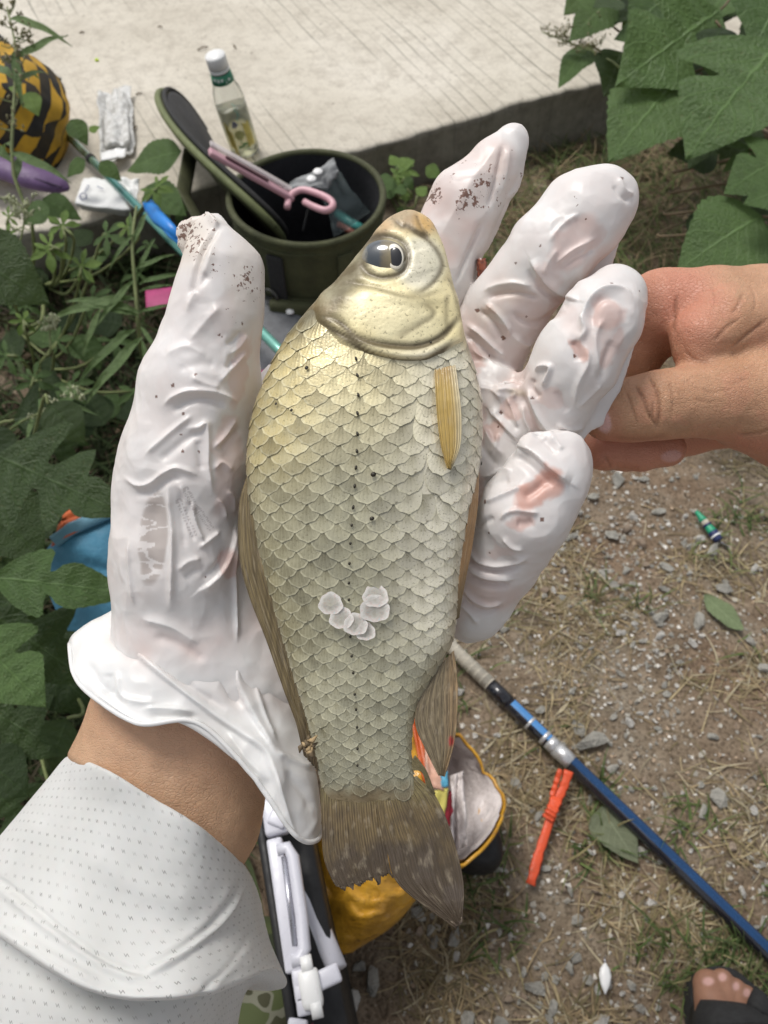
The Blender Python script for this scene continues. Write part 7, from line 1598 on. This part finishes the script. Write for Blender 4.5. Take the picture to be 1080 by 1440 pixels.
for (x, y, l2, a, lb_) in ((285, 68, 16, .6, 'longest dark twig lying on the concrete beside the bottle cap'), (330, 66, 12, 2., 'short dark twig on the concrete past the bottle cap'), (195, 132, 8, .5, 'twig crumb on the concrete beside the top of the white packet'), (190, 180, 8, 1., 'twig crumb on the concrete touching the side of the white packet'), (115, 46, 6, .3, 'tiny twig crumb on the concrete just beyond the lime scrap'), (225, 38, 6, 0., 'tiny twig crumb alone on the bare concrete road')):
    p = G(x, y, ZR + .002); l3 = l2 * dep(p) / F; MB().tube([(-l3 / 2 * math.cos(a), -l3 / 2 * math.sin(a), 0), (0, 0, .002), (l3 / 2 * math.cos(a), l3 / 2 * math.sin(a), 0)], .0012, 6).build('twig', M_DSTEM, None, p, label=lb_, cat='twig', group='twig bits on the road')
# ---- worm between the fingers, plant scrap on the fish
wd_ = [C(672, 446, .283), C(673, 425, .281), C(676, 405, .279), C(678, 385, .277), C(677, 364, .276)]; wo = Vector(CM @ Vector(wd_[2]))
def worm_mat():
    m, nt, b = newmat('worm_skin', Roughness=.3, Coat_Weight=.5); tc = nd(nt, 'TexCoord'); w = nd(nt, 'TexWave', {'bands_direction': 'Z'}, Vector=tc.outputs['Object'], Scale=260.0, Distortion=1.5); r = ramp(nt, w, [(.2, (.12, .028, .014)), (.8, (.25, .065, .03))]); nt.links.new(r.outputs[0], b.inputs['Base Color']); bump(nt, b, w.outputs[0], .4, .0005); return m
wp_ = crom([tuple(x - wd_[2]) for x in wd_], 30); wr = [.0010 + .0009 * float(np.interp(t, [0, .3, .9, 1], [.2, .8, 1.0, .75])) + .00018 * math.sin(t * 70) for t in np.linspace(0, 1, 30)]
MB().tube([tuple(p) for p in wp_], wr, 12).build('worm', worm_mat(), None, CM @ Matrix.Translation(Vector(wd_[2])), label='dark red brown worm poking up between gloved fingers', cat='worm')
db = empty('plant_scrap', CM @ Matrix.Translation(Vector(C(434, 1046, .240))), label='shredded brown plant scrap stuck on the dorsal fin', cat='plant scrap'); d0 = C(434, 1046, .240)
for k in range(14):
    a = random.uniform(0, 6.28); l4 = random.uniform(5, 15) * SP; c_ = np.array((random.gauss(0, 3) * SP, random.gauss(0, 6) * SP, random.uniform(0, 6) * SP)); MB().tube([tuple(c_), tuple(c_ + np.array((math.cos(a) * l4 * .5, math.sin(a) * l4 * .5, .001))), tuple(c_ + np.array((math.cos(a + .4) * l4, math.sin(a + .4) * l4, .0003)))], [.0005, .0008, .0002], 6).build('shred', random.choice((M_DSTEM, simple('straw_bit', (.42, .30, .16), .8))), db)
# ---- foot in a black sandal
fo = G(1035, 1420, .02); fv = Vol(np.array((-.07, -.16, -.03)), np.array((.10, .06, .08)), .0016)
def gl(px, py, z): return np.array(tuple(G(px, py, z) - fo))
for (tp, rt, r) in (((996, 1386), (1008, 1440), .0135), ((1016, 1379), (1024, 1436), .0100), ((1035, 1391), (1038, 1440), .0092), ((1050, 1400), (1050, 1445), .0088), ((1064, 1409), (1062, 1450), .0082)):
    fv.chain([(gl(*tp, .040), r * .92), (gl((tp[0] * .65 + rt[0] * .35), (tp[1] * .65 + rt[1] * .35), .045), r), (gl(*rt, .046), r * 1.05)], .0015)
fv.chain([(gl(1012, 1440, .045), .017), (gl(1035, 1500, .055), .024), (gl(1055, 1580, .07), .030)], .008); fv.chain([(gl(1055, 1450, .042), .014), (gl(1055, 1520, .05), .022), (gl(1058, 1580, .06), .026)], .008)
v, f = fv.mesh(); v = relax(v, f, 2); me = mesh_np('person', v, f); qf = ppx((np.array(CM.inverted().to_3x3()) @ (v + np.array(tuple(fo)) - np.array(tuple(CAM))).T).T); nl = np.zeros(len(v)); nf = vnormals(v, f)
for (x, y, rx) in ((996, 1380, 8), (1016, 1374, 6), (1035, 1387, 5), (1050, 1396, 5), (1064, 1405, 5)): nl = np.maximum(nl, blob(qf, (x, y), rx, 6, 0, .3) * (nf[:, 2] > .3))
attr(me, 'red', np.full(len(v), .25)); attr(me, 'nail', nl * .8); ft = obj('person', me, skin_mat('foot_skin', (.36, .20, .125), (.30, .16, .10), (.40, .18, .12)), None, fo, label='toes of a foot in a black sandal on the earth', cat='person')
sn = crom_closed([tuple(gl(*t, .022)) for t in ((972, 1420), (976, 1378), (998, 1360), (1030, 1362), (1060, 1385), (1082, 1410), (1090, 1480), (1080, 1600), (1010, 1600), (985, 1500))], 60); nS = len(sn); base_ = sn.copy(); base_[:, 2] -= .020; V = np.concatenate([sn, base_]); Fq = [tuple(range(nS)), tuple(range(2 * nS - 1, nS - 1, -1))] + [(i, nS + i, nS + (i + 1) % nS, (i + 1) % nS) for i in range(nS)]
obj('sandal_sole', (V, Fq), M_WEB, ft, sm=False)
MB().tube([tuple(gl(*t)) for t in ((974, 1432, .02), (985, 1428, .055), (1010, 1424, .068), (1040, 1424, .066), (1068, 1426, .058), (1090, 1440, .02))], [(.003, .012)] * 6, 10, up=(0, 0, 1)).build('sandal_strap', M_WEB, ft); MB().tube([tuple(gl(*t)) for t in ((1056, 1400, .055), (1072, 1410, .06), (1092, 1432, .03))], [(.003, .009)] * 3, 10, up=(0, 0, 1)).build('sandal_strap', M_WEB, ft)
